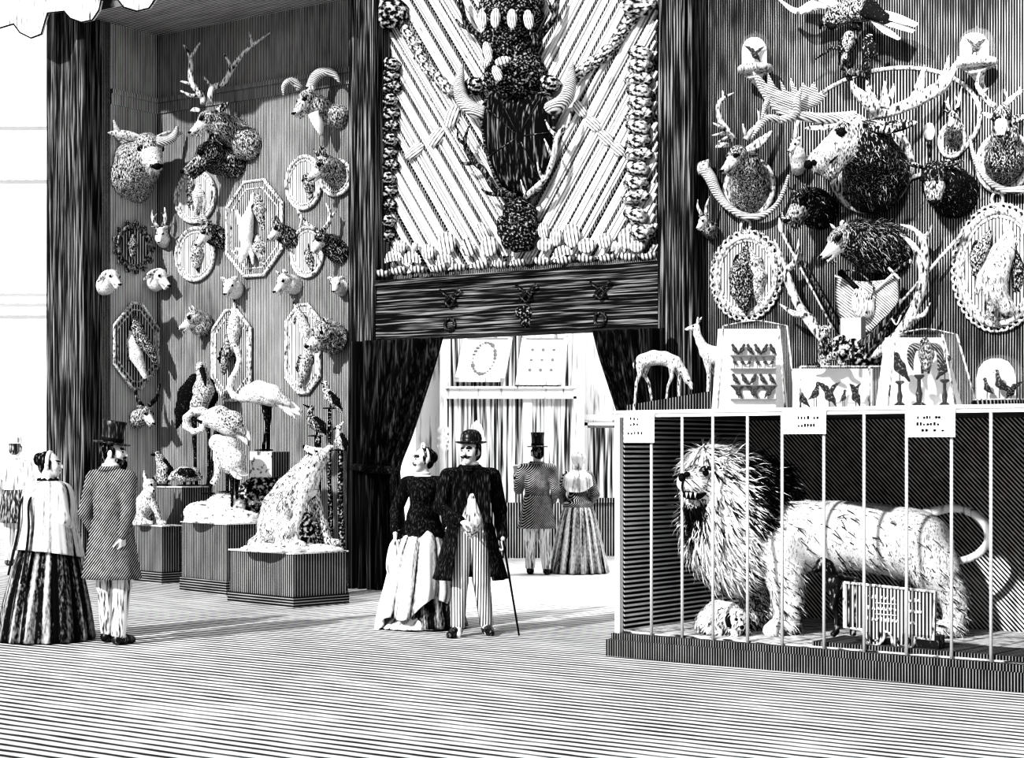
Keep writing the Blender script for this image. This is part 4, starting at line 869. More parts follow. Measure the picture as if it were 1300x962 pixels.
# oval shells: topmost row, flower, slanting chains
def fan_shell(n=11):
    """unit ribbed fan shell, hinge down, bulging to -y"""
    V = []; f = []; rows = 7; cols = n*4
    for i in range(rows+1):
        q = i/rows
        for j in range(cols+1):
            a = math.pi*(1.12*(j/cols)-.06); rib = 1+.06*math.cos(a*n*2/1.0)*q; w = q*rib
            V.append((w*math.cos(a), -.45*math.sin(math.pi*min(1, .15+.85*(1-q)))*.9*(.6+.4*q)+.06*math.cos(2*n*a)*q, -.55+1.15*w*math.sin(a)))
    for i in range(rows): f += [(i*(cols+1)+j, i*(cols+1)+j+1, (i+1)*(cols+1)+j+1, (i+1)*(cols+1)+j) for j in range(cols)]
    return np.array(V), f
def oval_shell(ribs=9):
    V, f = sphere((0, 0, 0), 1, 28); V = np.array(V); a = np.arctan2(V[:, 1], V[:, 0]); q = 1+.05*np.cos(a*ribs*1.0); V[:, 0] *= q; V[:, 1] *= q*.6; return V, f
def bowl_shell(n=9):
    """scalloped half bowl standing upright, ribbed underneath"""
    V = []; f = []; rows = 6; cols = n*4
    for i in range(rows+1):
        q = i/rows*math.pi/2
        for j in range(cols):
            a = 2*math.pi*j/cols; r = math.sin(q)*(1+.07*math.cos(n*a)*math.sin(q)); V.append((r*math.cos(a), r*math.sin(a)*.8, -.75*math.cos(q)+.45*(.2*math.cos(n*a)*math.sin(q)+.4)))
    for i in range(rows): f += [(i*cols+j, (i+1)*cols+j, (i+1)*cols+(j+1) % cols, i*cols+(j+1) % cols) for j in range(cols)]
    f.append(tuple(rows*cols+j for j in range(cols)))
    return np.array(V), f
def conch():
    P = [(0, 0, 1.2, .02), (.05, 0, .8, .16), (-.03, -.05, .4, .34), (.04, -.05, 0, .52), (0, -.02, -.4, .6), (.02, 0, -.75, .42), (-.05, 0, -1.0, .08)]
    v1 = tube(P, 12, 4)
    v2 = [tube([(.0+rr*math.cos(t), -.05+rr*math.sin(t)*.9, z+.1*t/6, .07) for t in np.linspace(0, 2*math.pi, 13)], 6, 1) for z, rr in ((.6, .24), (.25, .42), (-.15, .56))]
    return join(v1, *v2)
M['shell_l'] = mat('rib_lined_pale_shell', tone=.80, mode='lines', scale=(2.2, .4, .2), lo=.04, hi=.85, w=.25)
MFAN = proto('fan_shell', fan_shell(), M['shell']); MOV = proto('oval_shell', oval_shell(), M['shell_l']); MBO = proto('bowl_shell', bowl_shell(), M['shell']); MCO = proto('conch_shell', conch(), M['shell'])
for i, (x, y, roll) in enumerate(((613, 23, .0), (629, 23, .05), (650, 24, -.05), (671, 25, -.15))):
    put('oval_shell', MOV, x, y, 6.2, 13, .52, 'white upright oval shell on the topmost dark sponge, %s of four' % ('leftmost', 'second from left', 'third from left', 'rightmost')[i], 'shell', 'oval shells on the topmost sponge', roll)
for i, (x, y, rx, rz, roll, lab) in enumerate(((619, 66, 5.5, 14, -.25, 'long white petal shell pointing up in the shell flower'), (638, 77, 10, 5.5, -.15, 'white petal shell pointing right in the shell flower'), (631, 93, 5.5, 11, -.45, 'white petal shell pointing down in the shell flower'), (615, 80, 7, 5, .3, 'short white petal shell pointing left in the shell flower'))):
    put('petal_shell', MOV, x, y, rx, rz, .56, lab, 'shell', 'petal shells of the flower', roll)
ch = [(574, 148, 9, 15, .42), (554, 174, 8, 14, .75), (526, 192, 7, 15, 1.05)]
for i, (x, y, rx, rz, ro) in enumerate(ch):
    put('cuttlebone', MOV, x, y, rx, rz, .07, 'white oval cuttlebone in the left slanting chain, '+('uppermost', 'middle', 'lowest')[i], 'shell', 'cuttlebones of the left chain', ro)
ch = [(736, 138, 7, 12, -.6), (753, 157, 7, 12, -.75), (769, 175, 7, 12, -.75), (784, 189, 7, 11, -.8)]
for i, (x, y, rx, rz, ro) in enumerate(ch):
    put('cuttlebone', MOV, x, y, rx, rz, .07, 'white oval cuttlebone in the right slanting chain, '+('uppermost', 'second from the top', 'third from the top', 'lowest')[i], 'shell', 'cuttlebones of the right chain', ro)
# row of shells along the beam
zt = b0
row = [(485, 345), (507, 342), (531, 340), (558, 339), (583, 337), (611, 335.5), (636, 334), (659, 332), (689, 330.5), (717, 329), (744, 327), (771, 326), (798, 324.5), (824, 323.5)]
NO = ['leftmost', 'second from left', 'third from left', 'fourth from left', 'fifth from left', 'sixth from left', 'seventh from left', 'seventh from right', 'sixth from right', 'fifth from right', 'fourth from right', 'third from right', 'second from right', 'rightmost']
for i, (x, y) in enumerate(row):
    put('bowl_shell', MBO, x, y, 12.5 if i not in (6, 7) else 10.5, 12, .18, 'ribbed white bowl-shaped shell on the beam edge, '+NO[i], 'shell', 'bowl shells along the beam', vbase=0, roll=.12*(-1)**i, ry=10)
up = [('fan', 498, 325, 10, 11, 'small fan shell at the left end, above the leftmost bowl shell'), ('oval', 509, 313, 8, 8, 'small roundish shell below the left sponge column'), ('fan', 523, 326, 12, 12, 'wide fan shell above the third bowl shell from left'), ('oval', 527, 313, 4, 6, 'tiny upright shell behind the wide left fan shell'),
      ('oval', 544, 320, 9, 10, 'round ribbed shell between the two left fan shells'), ('fan', 564, 327, 11, 11, 'fan shell above the fourth bowl shell from left'), ('oval', 567, 309, 11, 15, 'tall rounded shell standing left of the pointed conch'), ('conch', 594, 313, 15, 14, 'sharply pointed conch shell left of the central sponge'),
      ('oval', 613, 297, 8, 16, 'long leaning shell behind the ribbed round one'), ('oval', 621, 313, 11, 13, 'ribbed round shell directly left of the egg-shaped sponge'),
      ('oval', 690, 293, 7, 11, 'small upright oval shell directly right of the egg-shaped sponge'), ('oval', 692, 311, 10, 9, 'white shell low beside the egg-shaped sponge'), ('oval', 706, 301, 8, 12, 'dark-slit oval shell right of centre'), ('fan', 714, 318, 12, 10, 'broad fan shell right of centre'),
      ('oval', 726, 299, 10, 16, 'tallest egg-like shell on the right half of the beam'), ('oval', 745, 312, 11, 10, 'ribbed round shell above the fourth bowl shell from right'), ('oval', 768, 306, 9, 10, 'round dotted shell above the third bowl shell from right'), ('fan', 781, 312, 5, 10, 'narrow fan shell between two round shells at the right'), ('oval', 796, 303, 11, 14, 'large rounded shell below the right sponge column'), ('oval', 809, 313, 9, 8, 'low round shell in front of the right sponge column')]
for kd, x, y, rx, rz, lab in up:
    put(kd+'_shell' if kd != 'oval' else 'round_shell', {'fan': MFAN, 'oval': MOV, 'conch': MCO}[kd], x, y, rx, rz, .07, lab, 'shell', 'shells heaped on the beam', vbase=0, roll={'conch': -.3}.get(kd, -.4 if x == 613 else .1*((x % 3)-1)), ry=8)
# ================================================================== pedestals with mounted birds and the wolf
def corner_block(px, pyb, pyt, left, right, rz_deg, zb=None):
    """a block whose near vertical edge is seen at px from pyb (floor) to pyt; left/right = pixel of its side edges"""
    Y = floorY(pyb) if zb is None else zb
    t = T(Y); c = t.p(px, pyb); h = t.p(px, pyt)[2]-c[2]; a = R(rz_deg)
    l = np.array((-math.cos(a), math.sin(a), 0)); r = np.array((math.sin(a), math.cos(a), 0))
    def ln(d, pt):                                                       # length along d until the pixel column pt
        k = (pt-CX)/F; return (k*c[1]-c[0])/(d[0]-k*d[1])
    return c, l, ln(l, left), r, ln(r, right), h
def pedestal(lab, px, pyb, pyt, left, right, ang, group='cloth-covered pedestals', Y=None, base=True, m='ped'):
    c, l, a, r, b, h = corner_block(px, pyb, pyt, left, right, ang, Y)
    root = thing('pedestal', lab, 'pedestal', tuple(c+l*a/2+r*b/2), group)
    part('body', box(c, l*a, r*b, ZV*(h-.015)), M[m], root, smooth=False)
    part('top', box(c-l*.015-r*.015+ZV*(h-.015), l*(a+.03), r*(b+.03), ZV*.015), M['top'], root, smooth=False)
    if base: part('plinth', box(c-l*.02-r*.02, l*(a+.04), r*(b+.04), ZV*h*.2), M['ped_base'], root, smooth=False)
    return c, l, a, r, b, h
PW_ = pedestal('large dark pedestal in front, carrying the howling wolf', 373, 772, 702, 292, 440, 45)
PB_ = pedestal('pedestal left of the wolf, carrying the white wading bird on its mound', 288, 756, 664.5, 231, 333, 48)
PF_ = pedestal('low pedestal at the far left, carrying the small seated animal', 206, 741, 667, 172, 229, 45)
PD_ = pedestal('upper dark block behind, carrying the ducks', 231, 735, 617.5, 197, 270, 40, Y=21.75)
def zY(zz, py):                                                          # depth at which the height zz is seen at row py
    return (EYE-zz)*F/(py-HY)
# ---- mounds
def mound(name, lab, t, blobs, m, cat='mound', base=None, k=.05, cell=.022):
    S = Soft(k)
    for x, y, d, rx, rd, rz in blobs: S.ell(t.p(x, y, d), (rx*t.s, rd*t.s, rz*t.s))
    V, f, tn = S.build(cell); zb = base
    if zb is not None: V[:, 2] = np.maximum(V[:, 2], zb)
    V = V+rng.normal(0, cell*.25, V.shape)*(V[:, 2:] > (zb or -9)+.01)
    b = V.mean(0); o = mesh(name, (V, f), M[m], None, loc=(b[0], b[1], V[:, 2].min())); return tag(o, lab, cat)
def creature(name, lab, cat, t, base, group=None): return thing(name, lab, cat, tuple(t.p(*base)), group)
topz = lambda P: P[0][2]+P[5]
def bird(root, t, body, neck=None, beak=None, legs=(), wing=None, tail=None, tone=.85, m='feather', wt=.6, lt=.1, cell=.010, eye=None):
    S = Soft(.02); S.limb(t.L(*body), tone=tone)
    if neck: S.limb(t.L(*neck), tone=tone, k=.012)
    V, f, tn = S.build(cell); part('body', (V, f), M[m], root, tone=tn-.26)
    if wing:
        for w in (wing if isinstance(wing[0], list) else [wing]):
            S = Soft(.012); S.limb(t.L(*w), tone=wt-.12, flat=((0, 1, 0), .5)); V, f, tn = S.build(cell*.9); part('wing', (V, f), M[m], root, tone=tn)
    if tail:
        part('tail', join(*[tube(t.L(*w), 6, 3, .35) for w in tail]), M['cloth_w'] if tone > .6 else M['cloth_m'], root)
    if beak: part('beak', t.tube(*beak, seg=7), M['ink'] if beak[0][3] > 0 and tone < .95 else M['frame_d'], root)
    for l in legs:
        S = Soft(.004); q = t.L(*l); S.limb(q, tone=lt); e = q[-1]
        for dx, dy in ((-.09, -.03), (-.06, -.08), (.02, -.09), (.06, .04)): S.limb([np.array((e[0], e[1], e[2], .012)), np.array((e[0]+dx, e[1]+dy, e[2]-.002, .006))], tone=lt)
        V, f, tn = S.build(.006); part('leg', (V, f), M['feather'], root, tone=tn)
    if eye: part('eye', sphere(t.p(*eye[:3]), eye[3]*t.s, 6), M['ink'], root)
# wolf
tw = T(PW_[0][1]+.45)
zt_ = topz(PW_); ypx = HY+(EYE-zt_)*F/tw.Y
mound('grassy_mound', 'low pale tufted mound under the howling wolf', tw, [(370, ypx, 2, 58, 40, 7), (335, ypx, -2, 30, 28, 9), (405, ypx, 0, 30, 30, 7), (352, ypx-1, -30, 34, 20, 7)], 'snow', base=zt_)
r = creature('wolf', 'pale shaggy wolf seated with muzzle raised to howl, on the front pedestal', 'wolf', tw, (370, ypx-5, 0))
yb_ = ypx-8
S = Soft(.035)
S.limb(tw.L((348, 668, 4, 22), (356, 645, 2, 23), (370, 625, 0, 22), (384, 608, -2, 19), (397, 590, -3, 14), (404, 580, -4, 12)), tone=.70)      # back to neck
S.limb(tw.L((386, 618, -6, 17), (392, 604, -6, 15)), tone=.85)
S.ell(tw.p(408, 579, -5), (.085, .075, .075), tone=.72)
S.limb(tw.L((406, 577, -6, 8), (397, 573, -8, 5.5), (388, 568, -9, 3.6)), tone=.8, k=.02).limb(tw.L((405, 583, -6, 6), (396, 581, -8, 3.6), (389, 580, -9, 2.2)), tone=.7, k=.01)
S.limb(tw.L((352, 660, -14, 15), (364, 672, -18, 11), (358, yb_-3, -18, 8), (372, yb_, -22, 6)), tone=.76)                                  # hind leg
S.limb(tw.L((352, 660, 16, 15), (364, 674, 18, 10), (372, yb_, 16, 6)), tone=.6)
S.limb(tw.L((385, 620, -14, 11), (380, 645, -16, 7), (375, 668, -18, 5), (374, yb_-3, -18, 5), (384, yb_+1, -22, 5)), tone=.84, k=.02)
S.limb(tw.L((394, 618, 8, 11), (402, 645, 8, 7), (411, 665, 8, 5), (417, yb_-4, 8, 4.6), (428, yb_-2, 4, 5)), tone=.62, k=.02)
S.limb(tw.L((345, 676, 6, 9), (334, 683, 4, 9), (322, yb_-1, 0, 7), (316, yb_+1, -4, 2)), tone=.7)
V, f, tn = S.build(.013); part('body', (V, f), M['coat_fur'], r, tone=tn-.07)
fur(V, f, r, 1900, .07, .005, lambda p: np.tile(np.array((-.35, -.1, -1.0)), (len(p), 1)), .66, lift=.25, jit=.3)
for d in (-9, 1):
    part('ear', tw.tube((412, 573, d, 4), (418, 568, d, 3.4), (423, 566, d, 1), flat=.4), M['ear'], r)
part('nose', sphere(tw.p(386, 567, -10), .022, 8), M['ink'], r); part('eye', sphere(tw.p(402, 573, -14), .014, 8), M['ink'], r)
part('mouth', tw.tube((391, 575, -12, 1.2), (398, 578, -13, 1.6), (404, 580, -13, 1)), M['ink'], r)
# white wading bird with head down, on its mound
tb = T(PB_[0][1]+.42); zt_ = topz(PB_); yp = HY+(EYE-zt_)*F/tb.Y
mound('stone_mound', 'white stony mound under the wading birds', tb, [(280, yp, -6, 46, 24, 18), (262, yp, -8, 26, 18, 16), (255, yp-12, 4, 22, 14, 14), (285, yp-20, 10, 26, 16, 16), (310, yp-4, 0, 22, 20, 10)], 'snow', base=zt_)
r = creature('wading_bird', 'white wading bird bending its head to the ground, on the middle pedestal', 'bird', tb, (295, yp-16, 0))
bird(r, tb, [(276, 562, 0, 11), (288, 570, 0, 16), (296, 586, 0, 17), (303, 598, 2, 9)], [(277, 566, -4, 7), (275, 582, -10, 4.6), (277, 596, -12, 4), (275, 606, -12, 3.6), (271, 612, -12, 4.4)], [(270, 613, -13, 2.4), (267, 619, -14, 1.6), (268, 626, -14, .6)],
     [[(294, 598, -4, 4), (295, 622, -4, 2), (294, 646, -4, 1.8)], [(301, 598, 4, 4), (301, 622, 4, 2), (300, 643, 4, 1.8)]], [(282, 566, -14, 8), (296, 582, -15, 12), (304, 596, -12, 4)], [[(298, 590, -6, 5), (306, 600, -6, 5), (315, 603, -6, 1)], [(294, 592, -10, 5), (300, 604, -10, 4), (308, 608, -10, 1)]], .90, wt=.8, eye=(269, 611, -16, 1.1))
tb2 = T(tb.Y+.25)
r = creature('crane', 'white crane with its neck looped back and dark wing tips, behind the stooping bird', 'bird', tb2, (285, yp-22, 0))
bird(r, tb2, [(262, 531, 0, 11), (278, 531, 0, 16), (294, 540, 0, 15), (306, 552, 0, 7)], [(266, 527, -8, 6), (256, 521, -10, 5), (245, 522, -10, 4.4), (236, 530, -10, 4.2), (236, 541, -10, 4), (246, 548, -10, 3.6), (256, 545, -10, 4), (258, 538, -10, 4.4)], [(256, 536, -13, 2.2), (249, 533, -14, 1.4), (243, 534, -14, .5)],
     [[(276, 546, 0, 4), (270, 580, 4, 2), (266, 626, 6, 1.8)], [(290, 552, 6, 4), (290, 590, 8, 2), (288, 624, 8, 1.8)]], [(280, 524, -12, 8), (296, 534, -14, 12), (310, 550, -10, 3)], [[(300, 544, -4, 6), (310, 556, -4, 5), (315, 566, -4, 1)], [(304, 540, -8, 5), (314, 550, -8, 4), (318, 560, -8, 1)]], .9, wt=.62, eye=(255, 537, -15, 1.1))
# marabou and ducks on the dark block
td = T(PD_[0][1]+.35); zt_ = topz(PD_); yq = HY+(EYE-zt_)*F/td.Y
r = creature('marabou_stork', 'hunched dark-winged stork with a pale chest, standing behind the crane', 'bird', td, (250, yq, 0))
bird(r, td, [(256, 480, 0, 10), (257, 496, 0, 16), (250, 514, 2, 15), (240, 530, 4, 6)], [(258, 484, -6, 9), (257, 474, -8, 7), (255, 466, -8, 7)], [(256, 468, -12, 4), (259, 478, -20, 3), (261, 490, -22, 1)],
     [[(246, 522, 0, 4), (247, 565, 0, 2.2), (249, yq-1, -4, 2)], [(262, 516, 2, 4), (266, 560, 2, 2.2), (264, yq-1, 0, 2)]], [[(247, 482, -6, 8), (238, 500, -8, 12), (231, 522, -8, 9), (224, 543, -6, 2)], [(266, 486, 2, 6), (269, 504, 0, 8), (266, 522, 0, 3)]], None, .78, wt=.14, eye=(257, 464, -15, 1.2))
r = creature('duck', 'plump light-edged duck with head lowered on the dark block', 'duck', td, (236, yq, 0))
bird(r, td, [(222, 603, -8, 6), (232, 602, -8, 10), (245, 602, -8, 9), (253, 606, -8, 4)], [(222, 603, -12, 5), (217, 607, -14, 4)], [(216, 608, -14, 2.2), (212, 613, -15, 1)], [[(234, 608, -8, 2), (234, yq-1, -8, 1.6)], [(243, 608, -8, 2), (243, yq-1, -8, 1.6)]], [(230, 599, -17, 5), (240, 600, -18, 6), (248, 604, -16, 2)], None, .75, wt=.22)
r = creature('duck', 'upright dark-backed duck at the left edge of the dark block', 'duck', td, (206, yq, 0))
bird(r, td, [(207, 607, 0, 9), (208, 595, 0, 9), (204, 584, 0, 6), (200, 577, 0, 4.4)], None, [(197, 577, -2, 2.2), (191, 577, -3, 1)], [[(205, 612, 0, 2), (205, yq-1, 0, 1.6)], [(211, 612, 0, 2), (211, yq-1, 0, 1.6)]], [(209, 586, -4, 4), (214, 597, -4, 6), (215, 607, -3, 2)], None, .72, wt=.12, eye=(199, 575, -5, 1))
# seated small animal
tf = T(PF_[0][1]+.28); zt_ = topz(PF_); yf_ = HY+(EYE-zt_)*F/tf.Y
r = creature('seated_fox_cub', 'small pale seated cub with one pointed ear, on the far left pedestal', 'cub', tf, (188, yf_, 0))
S = Soft(.025)
S.limb(tf.L((180, 652, 2, 12), (183, 640, 0, 12), (188, 628, -2, 9)), tone=.85); S.ell(tf.p(190, 616, -5), (.085, .085, .085), tone=.8)
S.limb(tf.L((190, 618, -8, 6), (194, 623, -14, 3.6)), tone=.85, k=.015).limb(tf.L((190, 632, -6, 6), (198, 646, -8, 4), (203, yf_-3, -10, 3.4), (209, yf_-2, -12, 3)), tone=.75)
S.limb(tf.L((186, 634, 4, 6), (190, 650, 2, 4), (193, yf_-2, 0, 3)), tone=.5).limb(tf.L((177, 655, -8, 8), (184, yf_-3, -12, 4), (192, yf_-2, -14, 3)), tone=.78)
V, f, tn = S.build(.010); part('body', (V, f), M['fur'], r, tone=tn-.2)
part('ear', tf.tube((186, 612, -3, 3.4), (184, 605, -3, 2.8), (183, 597, -3, .6), flat=.5), M['ear'], r); part('ear', tf.tube((195, 612, -3, 3), (197, 606, -3, 2.6), (199, 602, -3, .6), flat=.5), M['ear_d'], r)
part('eye', sphere(tf.p(192, 615, -14), .016, 6), M['ink'], r); part('nose', sphere(tf.p(195, 623, -17), .014, 6), M['ink'], r)
part('tail', tf.tube((174, 660, 2, 4), (170, yf_-3, -6, 4.4), (178, yf_-2, -16, 3), (186, yf_-1, -18, 1)), M['ear'], r)
# flamingo on its block and rock
tg = T(20.2)
r = thing('display_block', 'pale-sided block on the rock under the standing flamingo', 'block', tuple(tg.p(341, 604)))
cc_ = tg.p(345, 606); zh = tg.p(345, 573)[2]-cc_[2]
part('body', box(cc_, (-.28, .14, 0), (.17, .24, 0), (0, 0, zh)), M['top'], r, smooth=False)
part('shaded_side', box(cc_+np.array((.004, -.004, 0)), (.17, .24, 0), (.006, -.004, 0), (0, 0, zh-.005)), M['ped'], r, smooth=False)  # shade of the side away from the sun, laid on as a dark sheet
tg = T(20.35)
mound('mossy_rock', 'dark crumbly rock behind the pedestals, carrying the flamingo block', tg, [(340, 650, 6, 42, 24, 40), (322, 640, 0, 26, 20, 32), (358, 640, 4, 28, 20, 38), (372, 690, 4, 36, 22, 50), (335, 700, 4, 40, 22, 52), (340, 622, 4, 26, 18, 22)], 'rock', cat='rock', base=0, cell=.03)
tg = T(20.32)
r = creature('flamingo', 'standing flamingo with an S-shaped neck and drooping tail, on the pale block', 'flamingo', tg, (337, 573, 0))
bird(r, tg, [(313, 499, 0, 9), (328, 498, 0, 15), (345, 502, 0, 14), (360, 511, 0, 7)], [(318, 504, -2, 7), (308, 506, -4, 4.6), (297, 503, -6, 4), (291, 493, -6, 3.8), (293, 482, -6, 3.6), (300, 470, -6, 3.4), (304, 457, -6, 3.4), (302, 446, -6, 4), (297, 441, -6, 5.4)], [(295, 442, -8, 4), (289, 446, -10, 3.6), (287, 453, -10, 2.4), (288, 459, -10, .8)],
     [[(335, 512, 0, 4), (339, 540, 0, 2), (334, 571, -2, 2)], [(342, 512, 6, 4), (341, 545, 6, 2), (340, 571, 4, 2)]], [(326, 492, -13, 8), (346, 499, -14, 10), (366, 512, -10, 3)], [[(356, 507, -4, 5), (370, 518, -4, 5), (383, 528, -4, 1)], [(354, 510, -6, 5), (366, 522, -6, 4), (376, 532, -6, 1)], [(358, 504, -2, 4), (372, 514, -2, 4), (384, 523, -2, 1)]], .95, wt=.85, eye=(298, 439, -11, 1.1))
# small birds on stumps by the post
ts = T(19.6)
def stump(lab, x, y0, y1, w):
    o = mesh('tree_stump', ts.tube((x+3, y0, 0, w*1.5), (x+1, (y0*.6+y1*.4), 0, w*1.1), (x-1, (y0+y1*2)/3, 0, w), (x, y1, 0, w*.9)), M['sponge_d'], None, loc=tuple(ts.p(x+3, y0))); return tag(o, lab, 'stump', 'dark stumps for small birds')
yfl = HY+EYE*F/ts.Y
stump('tall thin dark stump carrying the highest small bird beside the post', 419, yfl, 518, 3)
stump('middle dark stump carrying the long-billed small bird', 404, yfl, 552, 5)
stump('short dark stump beside the post carrying the crested small bird', 433, yfl, 570, 4)
SG = 'small perched birds by the post'
r = creature('perched_bird', 'highest small dark-capped bird perched beside the post', 'bird', ts, (421, 519, 0), SG)
bird(r, ts, [(414, 495, 0, 4.5), (419, 503, 0, 7.5), (426, 511, 0, 6), (434, 522, 0, 2.4)], [(414, 493, 0, 4), (413, 487, 0, 4)], [(411, 487, -2, 1.6), (407, 486, -2, .5)], [[(420, 508, 0, 1.6), (420, 518, 0, 1.3)]], [(419, 499, -6, 3.4), (427, 509, -6, 4.4), (434, 520, -4, 1)], None, .74, wt=.14)
r = creature('perched_bird', 'long-billed dark-headed small bird above the wolf head', 'bird', ts, (403, 553, 0), SG)
bird(r, ts, [(394, 530, 0, 5), (399, 536, 0, 8), (406, 541, 0, 8), (413, 548, 0, 3)], [(394, 530, 0, 4), (394, 523, 0, 3.4), (395, 518, 0, 4)], [(393, 517, -2, 1.6), (384, 513, -3, .5)], [[(402, 543, 0, 1.6), (402, 553, 0, 1.3)]], [(401, 532, -6, 4), (409, 541, -6, 5), (414, 552, -4, 1)], None, .62, wt=.1)
r = creature('perched_bird', 'crested pale-breasted small bird against the dark post', 'bird', ts, (433, 571, 0), SG)
bird(r, ts, [(431, 553, 0, 4.6), (431, 561, 0, 6), (434, 570, 0, 3)], [(431, 551, 0, 3.6), (430, 543, 0, 4)], [(427, 543, -2, 1.6), (423, 545, -3, .5)], [[(432, 564, 0, 1.6), (432, 571, 0, 1.3)]], [(434, 552, -4, 3), (438, 562, -4, 4), (439, 572, -3, 1)], [[(431, 541, 0, 1.6), (436, 535, 0, .6)]], .8, wt=.15)
# ================================================================== the barred lion case
TC = R(38); UC = np.array((math.cos(TC), -math.sin(TC), 0)); NC = np.array((-math.sin(TC), -math.cos(TC), 0))
YA = floorY(832); A0 = np.array(((785-CX)/F*YA, YA, 0))
LC = 3.75; DC = 1.95; ZC = EYE+50*YA/F; ZB = EYE-231*YA/F
def CB(u0, u1, v0, v1, z0, z1): return box(A0+UC*u0-NC*v0+ZV*z0, UC*(u1-u0), -NC*(v1-v0), ZV*(z1-z0))
case = thing('lion_case', 'large barred show case with dark lining and white front rails, holding the lion', 'display case', tuple(A0+UC*LC/2-NC*DC/2))
def cpart(name, vf, m):
    """case parts keep their texture axes along the case"""
    v, f = vf; e = bpy.data.objects.new
    o = part(name, (v, f), m, case, smooth=False); return o
case.rotation_euler = (0, 0, -TC)
cpart('base', join(CB(-.07, LC+.07, -.07, DC, 0, ZB-.05), CB(-.04, LC+.04, -.04, DC, ZB-.05, ZB)), M['case_base'])
cpart('case_floor', CB(.03, LC-.03, .03, DC-.03, ZB, ZB+.012), M['case_floor'])
cpart('back_lining', CB(0, LC, DC-.03, DC, ZB, ZC-.05), M['case_in'])
cpart('side_panel', CB(.0, .03, .04, DC, ZB, ZC-.05), M['case_in']); cpart('side_panel', CB(LC-.03, LC, .04, DC, ZB, ZC-.05), M['case_in'])
cpart('top_board', CB(-.03, LC+.03, .05, DC+.03, ZC-.05, ZC), M['wood_h'])
cpart('front_rail', join(CB(-.03, LC+.03, -.03, .05, ZC-.02, ZC+.005), CB(-.02, LC+.02, -.015, .05, ZC-.05, ZC-.02)), M['paper'])
cpart('corner_post', CB(-.02, .025, -.02, .03, ZB, ZC-.05), M['paper']); cpart('corner_post', CB(LC-.025, LC+.02, -.02, .03, ZB, ZC-.05), M['paper'])
def cu(px, v=0.0):
    k = (px-CX)/F; b = A0-NC*v; return (k*b[1]-b[0])/(UC[0]-k*UC[1])
for x in (827, 866, 905, 949, 993, 1046, 1097, 1151, 1208, 1258, 1318):
    b = A0+UC*cu(x); part('bar', lathe([(.0125, ZB), (.0125, ZC-.05)], (b[0], b[1], 0), 8), M['steel'], case)
def placard(lab, x0, x1, yt, yb, rows, seed):
    r0 = random.Random(seed); va = -.035; u0 = cu(x0, va); u1 = cu(x1, va); b = A0-NC*va+UC*u0; Yp = b[1]
    zt = EYE-(yt-HY)*Yp/F; zb = EYE-(yb-HY)*Yp/F
    r = thing('placard', lab, 'sign', tuple(b+UC*(u1-u0)/2+ZV*zb), 'paper signs on the lion case')
    o = b+ZV*zb; part('card', box(o, UC*(u1-u0), NC*.004, ZV*(zt-zb)), M['paper'], r, smooth=False)
    ms = []
    for fz, f0, f1, n in rows:
        for i in range(n):
            q = f0+(f1-f0)*(i+.5)/n; w = r0.uniform(.010, .018); h = r0.uniform(.012, .024)
            if r0.random() < .12: continue
            p = o+UC*((u1-u0)*q)+ZV*((zt-zb)*fz)+NC*.004; ms.append(box(p, UC*w, NC*.0012, ZV*h))
            if r0.random() < .4: ms.append(box(p+ZV*h*.4, UC*w*1.6, NC*.0012, ZV*.005))
    e = part('lettering', join(*ms), M['ink'], r, smooth=False)
placard('left small white paper sign with three rows of marks at the case corner', 792, 831, 525, 562, [(.78, .15, .5, 3), (.58, .15, .6, 4), (.28, .08, .62, 5)], 1)
placard('middle white paper sign with two rows of marks on the case rail', 994, 1049, 521, 551, [(.62, .24, .82, 8), (.30, .32, .74, 6)], 2)
placard('right white paper sign with three rows of marks on the case rail', 1152, 1213, 520, 555, [(.66, .18, .68, 8), (.42, .16, .66, 7), (.20, .26, .76, 6)], 3)
# ---- the lion
t = T(13.72)
def zfl(d): return HY+(EYE-ZB-.012)*F/(t.Y+d*t.s)                        # row of the case floor at depth d
lion = thing('lion', 'stuffed white-furred lion with a huge mane standing in the barred case', 'lion', tuple(t.p(1060, zfl(0), 0)))
dd = lambda x: -(x-1000)*.16
S = Soft(.07); P = lambda *a: t.L(*[(x, y, d+dd(x), r) for x, y, d, r in a])
S.limb(P((970, 680, 0, 46), (1010, 680, 0, 44), (1060, 680, 0, 41), (1110, 683, 0, 41), (1150, 690, 0, 42), (1172, 692, 0, 38)), tone=.82)
S.limb(P((985, 674, 0, 36), (1080, 676, 0, 34), (1160, 684, 0, 34)), tone=.88)
S.limb(P((940, 650, -2, 52), (965, 668, 0, 50)), tone=.80)                                                   # neck under the mane
S.limb(P((986, 690, -26, 36), (996, 728, -28, 24), (1000, 765, -28, 18), (999, zfl(-28)-14, -28, 16)), tone=.80).limb(P((995, zfl(-28)-10, -30, 14), (985, zfl(-34)-8, -38, 12), (977, zfl(-36)-6, -42, 9)), tone=.85, k=.03)
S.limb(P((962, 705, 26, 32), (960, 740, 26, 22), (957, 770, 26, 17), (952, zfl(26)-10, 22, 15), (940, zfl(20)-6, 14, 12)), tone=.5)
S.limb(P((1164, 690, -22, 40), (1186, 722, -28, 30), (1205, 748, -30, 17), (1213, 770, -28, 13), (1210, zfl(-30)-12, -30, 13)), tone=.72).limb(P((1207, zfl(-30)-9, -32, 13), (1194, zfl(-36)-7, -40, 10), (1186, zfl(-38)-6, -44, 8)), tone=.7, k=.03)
S.limb(P((1150, 695, 24, 34), (1164, 730, 28, 22), (1180, 760, 28, 14), (1176, zfl(28)-8, 26, 12), (1162, zfl(24)-6, 18, 10)), tone=.34)
